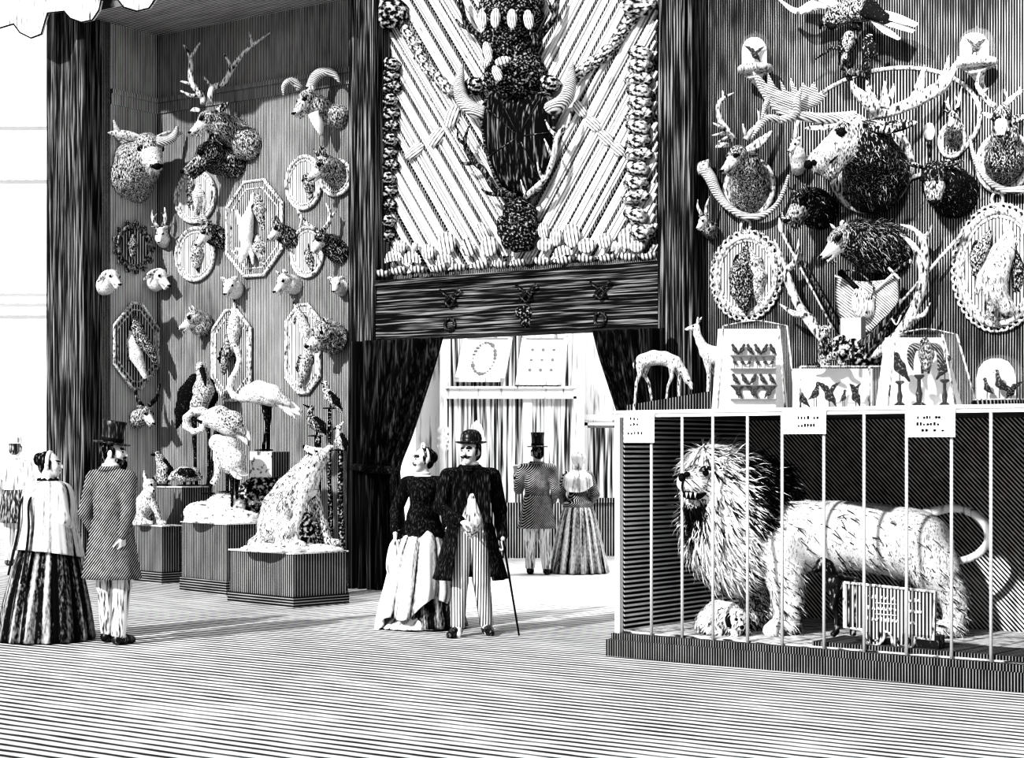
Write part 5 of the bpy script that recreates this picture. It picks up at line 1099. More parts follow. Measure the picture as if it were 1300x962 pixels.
# head
S.ell(t.p(901, 620, -14), (.20, .20, .22), tone=.80)
S.limb(t.L((893, 618, -24, 24), (880, 615, -40, 17), (872, 612, -48, 13)), tone=.84, k=.04)
S.limb(t.L((892, 638, -24, 16), (881, 641, -38, 11), (875, 641, -42, 8)), tone=.6, k=.02)
S.limb(t.L((896, 604, -24, 12), (884, 600, -30, 9)), tone=.7, k=.03)
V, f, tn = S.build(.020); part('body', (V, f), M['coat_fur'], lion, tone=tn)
fur(V, f, lion, 4200, .10, .006, lambda p: np.tile(np.array((.75, -.05, -.75)), (len(p), 1)), .42, lift=.10, jit=.25, keep=lambda c: .28+1.0*(c[:, 2] < t.p(0, 708)[2])*(c[:, 0] > t.p(940, 0)[0]))
# mane
S = Soft(.06)
S.limb(t.L((905, 600, 0, 36), (918, 615, 0, 52), (930, 640, 0, 58), (938, 668, -4, 56), (940, 700, -6, 44), (930, 728, -6, 24)), tone=.80)
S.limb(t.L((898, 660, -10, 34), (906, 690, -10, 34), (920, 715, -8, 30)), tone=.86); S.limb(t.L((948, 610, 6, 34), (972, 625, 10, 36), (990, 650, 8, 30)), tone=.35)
V2, f2, tn = S.build(.022); keepm = lambda c: 1.0*(np.linalg.norm(c-t.p(876, 620, -30), axis=1) > .19)
mask = np.linalg.norm(V2-t.p(872, 622, -34), axis=1) < .2
V2[mask] += np.array((.10, .12, 0))
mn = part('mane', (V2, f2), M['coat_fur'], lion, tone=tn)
hc = t.p(890, 625, -20)
flow = lambda p: (p-hc)*np.array((1.0, .6, .35))+np.array((.05, 0, -.28))
fur(V2, f2, mn, 3800, .15, .009, flow, .20, lift=.32, jit=.25, keep=lambda c: keepm(c)*(c[:, 0] < t.p(955, 0)[0]), name='mane_strands')
fur(V2, f2, mn, 1900, .16, .010, flow, .88, lift=.35, jit=.25, keep=lambda c: keepm(c)*(c[:, 0] > t.p(938, 0)[0])*(c[:, 2] > t.p(0, 668)[2]), name='mane_strands')
fur(V2, f2, mn, 500, .12, .010, lambda p: np.tile(np.array((-.1, -.1, -1.0)), (len(p), 1)), .85, lift=.3, keep=lambda c: 1.0*(np.linalg.norm(c-t.p(884, 660, -24), axis=1) < .17), name='mane_strands')
part('nose', join(sphere(t.p(866, 606, -56), (.030, .045, .036), 10), sphere(t.p(872, 602, -62), (.028, .03, .022), 8), t.tube((867, 610, -60, 1.6), (866, 619, -60, 1.2), (868, 626, -60, 1))), M['ink'], lion)
for x, d in ((896, -54), (878, -22)):
    part('eye', sphere(t.p(x, 600, d), .026, 8), M['ink'], lion); part('brow', t.tube((x-8, 597, d-2, 2), (x, 594, d-4, 3.4), (x+9, 596, d, 2)), M['ear_d'], lion)
part('mouth', t.tube((868, 627, -58, 4), (877, 629, -60, 5.5), (887, 630, -56, 4), (896, 626, -52, 1.5)), M['ink'], lion)
part('teeth', join(*[t.tube((x, 625, -65, 1.8), (x-.5, 632, -65, .4), seg=6) for x in (872, 877, 883)]), M['paper'], lion)
fur(V, f, lion, 700, .05, .005, lambda p: p-t.p(868, 610, -50), .55, lift=.12, jit=.2, keep=lambda c: 1.0*(np.linalg.norm(c-t.p(890, 618, -34), axis=1) < .22)*(np.linalg.norm(c-t.p(868, 608, -56), axis=1) > .09))
fur(V, f, lion, 320, .13, .008, (.1, -.1, -1), .96, lift=.3, jit=.2, keep=lambda c: 1.0*(np.linalg.norm(c-t.p(880, 643, -44), axis=1) < .11)*(c[:, 2] < t.p(0, 638)[2]))
for d, x in ((-36, 922), (24, 912)): part('ear', t.tube((x, 600, d, 10), (x+4, 590, d, 9), (x+8, 583, d, 3), flat=.5), M['ear'], lion)
tl_ = part('tail', tube(P((1174, 652, 0, 8), (1192, 648, -4, 6), (1212, 645, -8, 5.4), (1236, 652, -12, 5.4), (1252, 668, -14, 5.4), (1254, 688, -14, 5.2), (1240, 704, -14, 5), (1222, 711, -14, 4.6), (1206, 712, -16, 4.4)), 10), M['cloth_w'], lion)
part('tail_tuft', tube(P((1208, 712, -16, 4.4), (1198, 713, -18, 8), (1190, 717, -18, 6), (1180, 722, -18, 1)), 8), M['ear'], tl_)
for (x, d) in ((974, -44), (980, -34), (938, 10)):
    pass
# ---- little dog under the lion's chin
t2 = T(13.55); yz = HY+(EYE-ZB-.012)*F/t2.Y
dog = thing('small_dog', 'small shaggy spotted dog crouching under the lion mane on the case floor', 'dog', tuple(t2.p(920, yz)))
S = Soft(.03)
S.limb(t2.L((898, yz-20, 4, 13), (912, yz-26, 2, 17), (926, yz-24, -4, 16), (934, yz-20, -10, 13)), tone=.85); S.limb(t2.L((896, yz-14, -4, 12), (902, yz-7, -10, 7), (914, yz-3, -14, 4)), tone=.8)
S.ell(t2.p(936, yz-19, -18), (.085, .09, .085), tone=.8); S.limb(t2.L((938, yz-16, -24, 8), (941, yz-9, -32, 5)), tone=.88, k=.02)
S.limb(t2.L((924, yz-18, -12, 7), (928, yz-8, -20, 4.6), (934, yz+1, -24, 4)), tone=.85).limb(t2.L((940, yz-14, -2, 6), (946, yz-6, -8, 4), (950, yz-2, -12, 3.6)), tone=.5)
V, f, tn = S.build(.010); part('body', (V, f), M['coat_fur'], dog, tone=tn); fur(V, f, dog, 900, .06, .005, (-.4, 0, -.7), .45, lift=.25)
part('ear', t2.tube((930, yz-26, -20, 5), (926, yz-18, -26, 6), (926, yz-9, -28, 3), flat=.4), M['ink'], dog); part('ear', t2.tube((944, yz-25, -16, 4), (949, yz-18, -18, 5), (949, yz-11, -18, 2), flat=.4), M['ink'], dog)
for x in (935, 941): part('eye', sphere(t2.p(x, yz-19, -32), .014, 6), M['ink'], dog)
part('nose', sphere(t2.p(942, yz-9, -37), .018, 6), M['ink'], dog)
part('tail', t2.tube((894, yz-16, 4, 5), (886, yz-12, 2, 6), (883, yz-5, 0, 2)), M['ear'], dog)
# ---- dark platform, bronze hound and the inscribed plate
t3 = T(12.35)
zfz = lambda Y: HY+(EYE-ZB-.012)*F/Y
pl = A0+UC*cu(1036, .16)-NC*.16
u0p = cu(1031, .04)
o = mesh('plate_platform', CB(u0p, LC-.12, .04, .55, ZB+.012, ZB+.045), M['case_base'], None, loc=tuple(A0+UC*(u0p+LC)/2-NC*.45+ZV*ZB), rz=-TC, smooth=False); tag(o, 'low dark platform on the case floor, carrying the inscribed plate', 'platform')
zpt = ZB+.045
def PC(px, py, v):                                                       # on the plane v behind the case front
    d = np.array(((px-CX)/F, 1.0, -(py-HY)/F)); b = A0-NC*v; s = np.dot(b, NC)/np.dot(d, NC); return d*s+np.array((0, 0, EYE))
vp_ = .11
pr = thing('inscribed_plate', 'grey upright inscribed plate with two scalloped lobes below, in front of the lion hind legs', 'plaque', tuple(PC(1130, 800, vp_)))
def p2(px, py):
    w = PC(px, py, vp_)-A0; return (float(np.dot(w, UC)), float(w[2]))
def lobe(cx, cy, rx, ry, n=9): return [(cx+rx*math.cos(a), cy+ry*math.sin(a)) for a in np.linspace(math.pi, 0, n)]
o_ = A0-NC*vp_
outl = [(1072, 739), (1187, 751), (1185, 812), (1160, 809)]+[(x, y) for x, y in lobe(1147, 808, 15, 20)][::-1]+[(1130, 804)]+[(x, y) for x, y in lobe(1110, 801, 14, 19)][::-1]+[(1094, 799), (1072, 796)]
part('plate', prism([p2(*q) for q in outl], UC, ZV, o_, -NC*.04), M['plate'], pr, smooth=False)
part('border', tube([(*(o_+UC*a+ZV*b+NC*.004), .012) for a, b in [p2(*q) for q in outl+outl[:1]]], 6, 1), M['frame'], pr)
part('border', join(*[tube([(*(o_+UC*a+ZV*b+NC*.004), .009) for a, b in [p2(x, y) for x, y in lobe(cx, cy, 8, 11)]], 6, 1) for cx, cy in ((1147, 809), (1110, 802))]+[tube([(*(PC(x, y, vp_)+NC*.004), .007) for y in (741+(x-1072)*.1, 796)], 5, 1) for x in (1078, 1086)]), M['frame_d'], pr)
r0 = random.Random(4); ms = []
for y0_, xs in ((757, (1103, 1166)), (771, (1102, 1170)), (785, (1100, 1160))):
    x = xs[0]
    while x < xs[1]:
        w = r0.uniform(2, 5); y = y0_+(x-1100)*.09
        if not 1138 < x < 1146:
            if r0.random() < .7: ms.append(tube([(*(PC(x+w*q, y+2.2*math.sin(q*6+x), vp_)+NC*.006), .0055) for q in np.linspace(0, 1, 5)], 4, 1))
            else: ms.append(box(PC(x, y+2, vp_), UC*.012, NC*.006, ZV*.03))
        x += w+r0.uniform(1, 2.4)
for y0_ in (764, 778):
    a, b = PC(1112, y0_+1, vp_), PC(1138, y0_+3, vp_); ms.append(tube([(*(a+NC*.005), .005), (*(b+NC*.005), .005)], 4, 1))
part('lettering', join(*ms), M['paper'], pr)
part('foot', CB(cu(1150, vp_)-.03, cu(1150, vp_)+.25, vp_, vp_+.1, zpt, PC(1160, 805, vp_)[2]), M['bronze'], pr, smooth=False)
part('foot', CB(cu(1098, vp_)-.03, cu(1098, vp_)+.12, vp_+.01, vp_+.1, zpt, PC(1100, 800, vp_)[2]), M['bronze'], pr, smooth=False)
Yh = (A0+UC*cu(1070, .5)-NC*.5)[1]; t4 = T(Yh); yh = HY+(EYE-zpt)*F/Yh
hd = thing('bronze_hound', 'dark bronze hound standing behind the left end of the inscribed plate', 'statue', tuple(t4.p(1075, yh)))
S = Soft(.03)
S.limb(t4.L((1062, 742, 0, 15), (1082, 748, 4, 15), (1112, 755, 12, 13), (1124, 760, 14, 12)), tone=.2).limb(t4.L((1058, 738, -2, 12), (1050, 722, -4, 9), (1045, 716, -6, 9)), tone=.25)
S.limb(t4.L((1045, 717, -8, 6), (1034, 724, -12, 4)), tone=.3)
for a in ([(1062, 752, -6, 9), (1058, 768, -8, 5), (1063, 780, -8, 3.6), (1062, yh-6, -10, 3.4), (1058, yh-2, -12, 4)], [(1074, 755, 8, 9), (1080, 776, 8, 5), (1082, 792, 6, 3.6), (1083, yh-2, 4, 4)], [(1120, 762, 8, 10), (1126, 780, 8, 5), (1122, yh-2, 6, 4)], [(1112, 762, 22, 9), (1114, 782, 22, 5), (1110, yh-4, 20, 4)]): S.limb(t4.L(*a), tone=.25, k=.015)
V, f, tn = S.build(.011); V[:, 2] = np.maximum(V[:, 2], zpt); part('body', (V, f), M['bronze'], hd)
part('ear', t4.tube((1050, 712, -10, 4), (1055, 718, -12, 5), (1056, 727, -12, 2), flat=.4), M['bronze'], hd)
part('tail', t4.tube((1130, 757, 14, 4), (1142, 752, 16, 3), (1152, 742, 16, 1)), M['bronze'], hd)
# ================================================================== things standing on the lion case
def topY(v): return None
def onTop(px, v):                                                        # a point on the case top: pixel column, v behind the front
    return A0+UC*cu(px, v)-NC*v+ZV*(ZC+.001)
def Ttop(px, v): return T(onTop(px, v)[1])
def ytop(t): return HY+(EYE-ZC-.001)*F/t.Y
# plinth with the grazing deer, llama behind
t = Ttop(850, .75); yt = ytop(t)
b = onTop(850, .75); a0 = np.array((.93, -.36, 0)); a1 = np.array((.36, .93, 0))
o_ = t.p(794, yt); z_h = t.p(0, 497)[2]-o_[2]
r = thing('deer_plinth', 'low black sloping plinth on the left end of the case, under the grazing fawn', 'plinth', tuple(o_+a0*.3+a1*.2))
poly = [(0, 0), (.76, 0), (.76, z_h), (0, z_h*.35)]
part('block', prism(poly, a0, ZV, o_, a1*.45), M['case_base'], r, smooth=False)
t = T(o_[1]-.02); 
def zpl(x): return yt-1-(x-794)/(906-794)*14
fw = thing('grazing_fawn', 'small pale spotted fawn grazing with lowered head on the black plinth', 'deer', tuple(t.p(845, zpl(845))))
S = Soft(.012)
S.limb(t.L((816, 458, 0, 9), (830, 454, 0, 9.5), (844, 455, 0, 9), (856, 460, 0, 9)), tone=.86).limb(t.L((858, 460, 0, 7.5), (868, 472, -2, 5), (873, 482, -3, 4.6)), tone=.84).limb(t.L((872, 482, -3, 4.6), (877, 488, -5, 3), (878, 493, -6, 2)), tone=.8, k=.006)
for a in ([(813, 464, -4, 6), (812, 475, -4, 3), (808, 486, -4, 2), (805, zpl(805), -4, 1.8)], [(820, 464, 4, 6), (818, 476, 4, 3), (824, 486, 4, 2), (829, zpl(829), 4, 1.8)], [(853, 466, -4, 5), (853, 478, -4, 2.6), (848, 490, -4, 1.8), (845, zpl(845), -4, 1.8)], [(859, 466, 3, 5), (862, 478, 3, 2.6), (862, zpl(862), 3, 1.8)]): S.limb(t.L(*a), tone=.75, k=.006)
V, f, tn = S.build(.0065); part('body', (V, f), M['fur'], fw, tone=tn-.16)
for d, q in ((-4, -1), (1, 1)): part('ear', t.tube((869, 478, d, 2), (866+q, 473, d-2, 1.8), (864+2*q, 469, d-2, .4), flat=.5), M['ear'], fw)
part('tail', t.tube((808, 456, 0, 2), (805, 462, 0, 2), (805, 468, 0, .6)), M['ear_d'], fw)
part('eye', sphere(t.p(874, 483, -8), .008, 6), M['ink'], fw)
t = T(onTop(900, 1.1)[1]); yt = ytop(t)
lm = thing('llama', 'small white long-necked llama standing half behind the tallest glass case', 'llama', tuple(t.p(905, yt)))
S = Soft(.014)
S.limb(t.L((898, 447, 0, 10), (908, 452, 0, 12), (922, 452, 0, 12), (930, 456, 0, 11)), tone=.9).limb(t.L((896, 446, 0, 8), (889, 434, -2, 5.5), (885, 424, -3, 4.6), (884, 416, -3, 5)), tone=.9).limb(t.L((884, 415, -4, 4.4), (875, 417, -6, 2.8), (871, 418, -6, 1.8)), tone=.88, k=.006)
for a in ([(898, 456, -4, 6), (900, 474, -4, 3), (899, 492, -4, 2.2), (897, yt, -4, 2.2)], [(905, 458, 4, 6), (908, 476, 4, 3), (908, yt, 4, 2.2)], [(926, 460, -4, 6), (928, 480, -4, 3), (926, yt, -4, 2.2)], [(932, 460, 4, 6), (935, 480, 4, 3), (934, yt, 4, 2.2)]): S.limb(t.L(*a), tone=.8, k=.006)
V, f, tn = S.build(.008); part('body', (V, f), M['fur'], lm, tone=tn-.14)
for q in (-2, 3): part('ear', t.tube((886+q*.3, 411, q, 1.8), (887+q*.6, 406, q, 1.6), (888+q, 402, q, .4)), M['ear'], lm)
part('eye', sphere(t.p(880, 414, -8), .009, 6), M['ink'], lm)
def arch(c, R0, H0, z0):
    pr = [(-.80, 0), (-.80, .5), (-.72, .70), (-.5, .86), (-.2, .93), (.2, .93), (.5, .86), (.72, .70), (.80, .5), (.80, 0)]
    return np.array([(c[0]+R0*x, c[1]+R0*.5, c[2]+z0+(H0-z0)*z) for x, z in pr]), [tuple(range(len(pr)))]
# ---- little mounted birds: three unit models in metres (facing left), copied
def sbird(kind):
    S = Soft(.008)
    if kind == 'perch': S.limb([(.02, 0, .03, .014), (0, 0, .055, .022), (-.012, 0, .085, .013)]).ell((-.018, 0, .098), (.015, .014, .014)); S.limb([(-.03, 0, .098, .004), (-.045, 0, .094, .002)], k=.002); S.limb([(.02, 0, .035, .010), (.045, 0, .0, .005)], k=.004); S.limb([(0, 0, .04, .003), (0, 0, 0, .003)], k=.002)
    if kind == 'spread': S.limb([(.02, 0, .035, .012), (0, 0, .05, .02), (-.012, 0, .075, .012)]).ell((-.02, 0, .088), (.014, .014, .014)); S.limb([(-.03, 0, .088, .004), (-.045, 0, .084, .002)], k=.002); S.limb([(0, 0, .06, .012), (.035, .02, .095, .010), (.07, .02, .12, .002)], k=.004); S.limb([(-.005, 0, .06, .012), (-.045, -.01, .10, .010), (-.075, -.01, .115, .002)], k=.004); S.limb([(.02, 0, .035, .008), (.035, 0, .005, .004)], k=.004); S.limb([(0, 0, .04, .003), (0, 0, 0, .003)], k=.002)
    if kind == 'stand': S.limb([(.018, 0, .07, .014), (0, 0, .09, .022), (-.01, 0, .12, .012), (-.014, 0, .145, .009)]).ell((-.018, 0, .152), (.014, .013, .013)); S.limb([(-.028, 0, .152, .004), (-.05, 0, .146, .0015)], k=.002); S.limb([(.02, 0, .07, .010), (.05, 0, .05, .004)], k=.004); S.limb([(.005, .006, .075, .003), (.005, .006, 0, .003)], k=.002); S.limb([(-.004, -.006, .075, .003), (-.004, -.006, 0, .003)], k=.002)
    V, f, t_ = S.build(.0042); return V, f
M['tiny'] = mat('tiny_bird_feathers', tone=.22, mode='noise', scale=(110, 110, 90), lo=.01, hi=.5, w=.2)
BM = {k: proto('small_bird', sbird(k), M['tiny']) for k in ('perch', 'spread', 'stand')}
def sb(kind, loc, sc, lab, group, rz=0.0, flip=1):
    o = bpy.data.objects.new('small_bird', BM[kind]); COL.objects.link(o); o.location = loc; o.scale = (sc*flip, sc, sc); o.rotation_euler = (0, 0, rz)
    return tag(o, lab, 'bird', group)
def frustum(t, xb0, xb1, xt0, xt1, yb, ytp, dep, tf=.86):
    """tapering four-sided glass case, corners as world points (bottom 4, top 4)"""
    B = [t.p(xb0, yb, 0), t.p(xb1, yb, 0), t.p(xb1, yb, 0)+np.array((0, dep, 0)), t.p(xb0, yb, 0)+np.array((0, dep, 0))]
    m = dep*(1-tf)/2; z = t.p(0, ytp)[2]-t.p(0, yb)[2]
    Tp = [t.p(xt0, yb, 0)+np.array((0, m, z)), t.p(xt1, yb, 0)+np.array((0, m, z)), t.p(xt1, yb, 0)+np.array((0, dep-m, z)), t.p(xt0, yb, 0)+np.array((0, dep-m, z))]
    return B, Tp
def glass_case(name, lab, t, xb0, xb1, xt0, xt1, ytp, dep, rim=.008, mid=None, tf=.86, bow=0):
    yb = ytop(t); B, Tp = frustum(t, xb0, xb1, xt0, xt1, yb, ytp, dep, tf)
    c = (B[0]+B[2])/2; r = thing(name, lab, 'glass case', tuple(c), 'glass cases on the lion case')
    part('base_board', box(B[0]-ZV*0, B[1]-B[0], np.array((0, dep, 0)), ZV*.015), M['paper'], r, smooth=False)
    up = ZV*.016
    F4 = [([B[0]+up, B[1]+up, Tp[1], Tp[0]], 'glass'), ([B[1]+up, B[2]+up, Tp[2], Tp[1]], 'glass'), ([B[3]+up, B[0]+up, Tp[0], Tp[3]], 'glass')]
    for q, m in F4: part('pane', (np.array(q), [(0, 1, 2, 3)]), M[m], r, smooth=False)
    ctr = sum(Tp)/4+ZV*bow
    top = catmull([Tp[0], (Tp[0]+Tp[1])/2+ZV*bow, Tp[1]], 6); topb = [p+(Tp[3]-Tp[0]) for p in top]; n = len(top)
    part('pane', (np.array(top+topb), [(i, i+1, n+i+1, n+i) for i in range(n-1)]), M['glass'], r, smooth=False)
    part('back_board', (np.array([B[2]+up, B[3]+up, Tp[3], Tp[2]]), [(0, 1, 2, 3)]), M['board_white'], r, smooth=False)
    ed = [(B[0], Tp[0]), (B[1], Tp[1])]+([] if mid is None else [(B[0]+(B[1]-B[0])*mid, Tp[0]+(Tp[1]-Tp[0])*mid)])
    part('edging', join(*[tube([(*a, rim), (*b_, rim)], 6, 1) for a, b_ in ed]+[tube([(*p, rim*.7) for p in top], 6, 1)]), M['frame'], r)
    return r, B, Tp
# tallest case with four rows of small birds
t = T(onTop(958, .55)[1]); yb = ytop(t)
r, B, Tp = glass_case('glass_case', 'tallest tapering glass case with four rows of small birds on a white board', t, 911, 1011, 919, 1000, 413, .42, mid=.86, bow=.04)
ins = [t.p(929, yb, 0)+np.array((0, .07, .02)), t.p(987, yb, 0)+np.array((0, .07, .02))]
ib = thing('bird_board', 'white board with shelves inside the tallest glass case', 'board', tuple((ins[0]+ins[1])/2))
zt_ = t.p(0, 424)[2]-t.p(0, yb)[2]-.02
part('board', box(ins[0]+np.array((0, .02, 0)), ins[1]-ins[0], (0, .02, 0), ZV*zt_), M['board_white'], ib, smooth=False)
rows_ = [(449, 6, 'perch', 'top row'), (466, 6, 'stand', 'second row'), (487, 5, 'perch', 'third row'), (505, 3, 'spread', 'bottom row')]
RN = ['leftmost', 'second from left', 'third from left', 'third from right', 'second from right', 'rightmost']
for y, n, kd, nm in rows_:
    z = t.p(0, y+1)[2]
    part('shelf', box(np.array((ins[0][0], ins[0][1]-.03, z-.008)), (ins[1][0]-ins[0][0], 0, 0), (0, .05, 0), ZV*.008), M['grey'], ib, smooth=False)
    nm5 = {6: RN, 5: ['leftmost', 'second from left', 'middle', 'second from right', 'rightmost'], 3: ['left', 'middle', 'right']}[n]
    for i in range(n):
        x = ins[0][0]+(ins[1][0]-ins[0][0])*(i+.5)/n
        sb(kd, (x, ins[0][1]-.008, z), {'perch': .80, 'stand': .56, 'spread': .95}[kd], 'tiny dark bird, %s in the %s of the tallest glass case' % (nm5[i], nm), 'tiny birds of the tallest glass case', rz=.3*math.sin(i*2.1+y), flip=1 if (i*7+y) % 3 else -1)
# low box case
t = T(onTop(1068, .5)[1]); yb = ytop(t)
r, B, Tp = glass_case('glass_case', 'low oblong glass case of small birds, under the seated monkey', t, 1016, 1120, 1016, 1120, 465, .36, mid=.84, tf=1.0, rim=.010)
for i, (x, kd, sc, w) in enumerate(((1025, 'perch', 1.0, 'small dark bird at the left end of the low glass case'), (1040, 'stand', 1.15, 'upright bird second from the left in the low glass case'), (1058, 'spread', 1.6, 'wide-winged bird in the middle of the low glass case'), (1076, 'stand', .8, 'small standing bird right of the middle in the low glass case'), (1092, 'spread', 1.5, 'wide-winged bird at the right of the low glass case'))):
    p = t.p(x, yb, 0); sb(kd, (p[0], p[1]+.16, ZC+.018), sc*1.05, w, 'birds of the low glass case', rz=.2*i, flip=(-1)**i)
# big tapering case with three birds on turned stands
t = T(onTop(1184, .42)[1]); yb = ytop(t)
r, B, Tp = glass_case('glass_case', 'broad tapering glass case with three birds on turned stands', t, 1127, 1241, 1138, 1216, 424, .42, mid=.76, bow=.04)
BIG = Soft(.02)
def stand_bird(x, yt0, ysz, kind, lab, lab2):
    p = t.p(x, yb, 0); q = np.array((p[0], p[1]+.2, ZC+.017)); h = t.p(0, yt0)[2]-q[2]
    o = mesh('turned_stand', lathe([(.045, 0), (.04, .012), (.016, .03), (.022, h*.4), (.012, h*.6), (.012, h*.85), (.035, h-.012), (.03, h)], tuple(q), 14), M['bronze'], None, loc=tuple(q)); tag(o, lab2, 'stand', 'turned stands in the glass case')
    sb(kind, tuple(q+ZV*h), ysz, lab, 'birds on turned stands', rz=.4 if kind != 'spread' else .1, flip=1 if x < 1180 else -1)
stand_bird(1150, 482, 1.9, 'perch', 'dark bird on the left turned stand of the broad glass case', 'left turned stand in the broad glass case')
p = t.p(1175, yb, 0); q = np.array((p[0], p[1]+.2, ZC+.017)); h = t.p(0, 474)[2]-q[2]
o = mesh('turned_stand', lathe([(.055, 0), (.05, .012), (.018, .03), (.026, h*.4), (.014, h*.6), (.014, h*.85), (.04, h-.012), (.035, h)], tuple(q), 14), M['bronze'], None, loc=tuple(q)); tag(o, 'tallest, middle turned stand in the broad glass case', 'stand', 'turned stands in the glass case')
e = thing('eagle', 'largest dark bird with half-spread drooping wings on the middle stand of the broad glass case', 'bird', tuple(q+ZV*h))
tt = T(q[1]); S = Soft(.012); S.limb(tt.L((1176, 466, 0, 6), (1176, 450, 0, 10), (1175, 438, 0, 7), (1174, 432, -2, 4.5)), tone=.4); V, f, tn = S.build(.008); part('body', (V, f), M['feather'], e, tone=tn)
for s_ in (-1, 1): part('wing', tt.tube((1175+s_*6, 440, 2, 5), (1175+s_*16, 442, 4, 6), (1175+s_*19, 456, 4, 5), (1175+s_*16, 470, 3, 1), flat=.4), M['cloth_m'], e)
part('beak', tt.tube((1171, 432, -4, 1.8), (1168, 434, -5, .5)), M['ink'], e)
for s_ in (-1, 1): part('leg', tt.tube((1175+s_*4, 464, 0, 2.4), (1175+s_*4, 474, 0, 1.6)), M['ink'], e)
stand_bird(1208, 480, 1.6, 'perch', 'small dark bird on the right turned stand of the broad glass case', 'right turned stand in the broad glass case')
# round glass dome at the right edge
t = T(onTop(1279, .42)[1]); yb = ytop(t)
c = t.p(1279, yb, 0)+np.array((0, .2, 0)); R0 = 32*t.s; H0 = t.p(0, 448)[2]-c[2]
r = thing('glass_dome', 'round glass dome of birds on a dark base at the right end of the case', 'glass dome', tuple(c), 'glass cases on the lion case')
part('base_board', lathe([(R0*1.06, 0), (R0*1.1, .02), (R0*1.06, .045)], tuple(c), 28), M['case_base'], r)
part('dome', lathe([(R0, .046), (R0, H0*.5), (R0*.93, H0*.72), (R0*.7, H0*.9), (R0*.35, H0*.98), (.004, H0)], tuple(c), 28), M['glass'], r)
part('rim', tube([(c[0]+R0*math.cos(a), c[1]+R0*math.sin(a), c[2]+.05, .006) for a in np.linspace(0, 2*math.pi, 29)], 6, 1), M['frame'], r)
for x, kd, sc, w in ((1263, 'stand', 1.0, 'small bird at the left inside the round glass dome'), (1279, 'stand', 1.35, 'tall dark bird in the middle of the round glass dome'), (1294, 'spread', 1.2, 'bird with raised wings at the right inside the round glass dome')):
    p = t.p(x, yb, 0); sb(kd, (p[0], c[1], c[2]+.046), sc, w, 'birds of the round glass dome', rz=.3, flip=1 if x < 1290 else -1)
part('backing', arch(c, R0, H0, .05), M['board_white'], r, smooth=False)
# seated monkey-like animal holding a white card
t = T(onTop(1058, .68)[1]); yb = 465+1
bt = t.p(1054, yb); 
mk = thing('seated_monkey', 'small spotted monkey sitting on the low glass case, holding out a paw', 'monkey', tuple(bt))
S = Soft(.014)
S.limb(t.L((1047, 454, 0, 9), (1048, 444, 0, 8), (1049, 434, 0, 7)), tone=.5); S.ell(t.p(1047, 420, -2), (.048, .045, .045), tone=.75); S.limb(t.L((1046, 424, -6, 4), (1045, 426, -10, 2.6)), tone=.85, k=.006)
S.limb(t.L((1051, 434, -4, 4), (1058, 438, -8, 3), (1066, 430, -10, 2.6), (1071, 427, -10, 2.4)), tone=.6, k=.006).limb(t.L((1044, 434, 0, 4), (1041, 446, -4, 3), (1043, 455, -6, 2.4)), tone=.6, k=.006)
S.limb(t.L((1050, 456, -4, 6), (1060, 450, -8, 4), (1066, 460, -8, 3), (1073, 463, -10, 2.4)), tone=.7, k=.008).limb(t.L((1044, 458, -6, 6), (1046, yb-3, -10, 3.4), (1052, yb-2, -14, 2.6)), tone=.75, k=.008)
S.limb(t.L((1042, 460, 2, 4), (1034, yb-3, 2, 2), (1026, yb-3, 2, 1.4)), tone=.4, k=.006)
V, f, tn = S.build(.0075); part('body', (V, f), M['fur'], mk, tone=tn-.28)
for q in (-1, 1): part('ear', sphere(t.p(1047+q*7, 415, 0), (.014, .01, .016), 6), M['ear'], mk)
for q in (-2, 2.5): part('eye', sphere(t.p(1046+q, 419, -9), .007, 6), M['ink'], mk)
cdp = thing('white_card', 'blank white square card beside the seated monkey paw', 'card', tuple(t.p(1081, 430, -8)))
part('sheet', box(t.p(1067, 430, -9), t.p(1093, 429, -9)-t.p(1067, 430, -9), (0, .006, 0), ZV*(t.p(0, 404)[2]-t.p(0, 430)[2])), M['paper'], cdp, smooth=False)
part('back_edge', box(t.p(1093, 429, -8), t.p(1099, 428, 4)-t.p(1093, 429, -8), (0, .006, 0), ZV*(t.p(0, 404)[2]-t.p(0, 430)[2])), M['grey'], cdp, smooth=False)
part('easel', t.tube((1083, 428, 2, 2), (1083, 466, 4, 2), seg=6), M['bronze'], cdp)
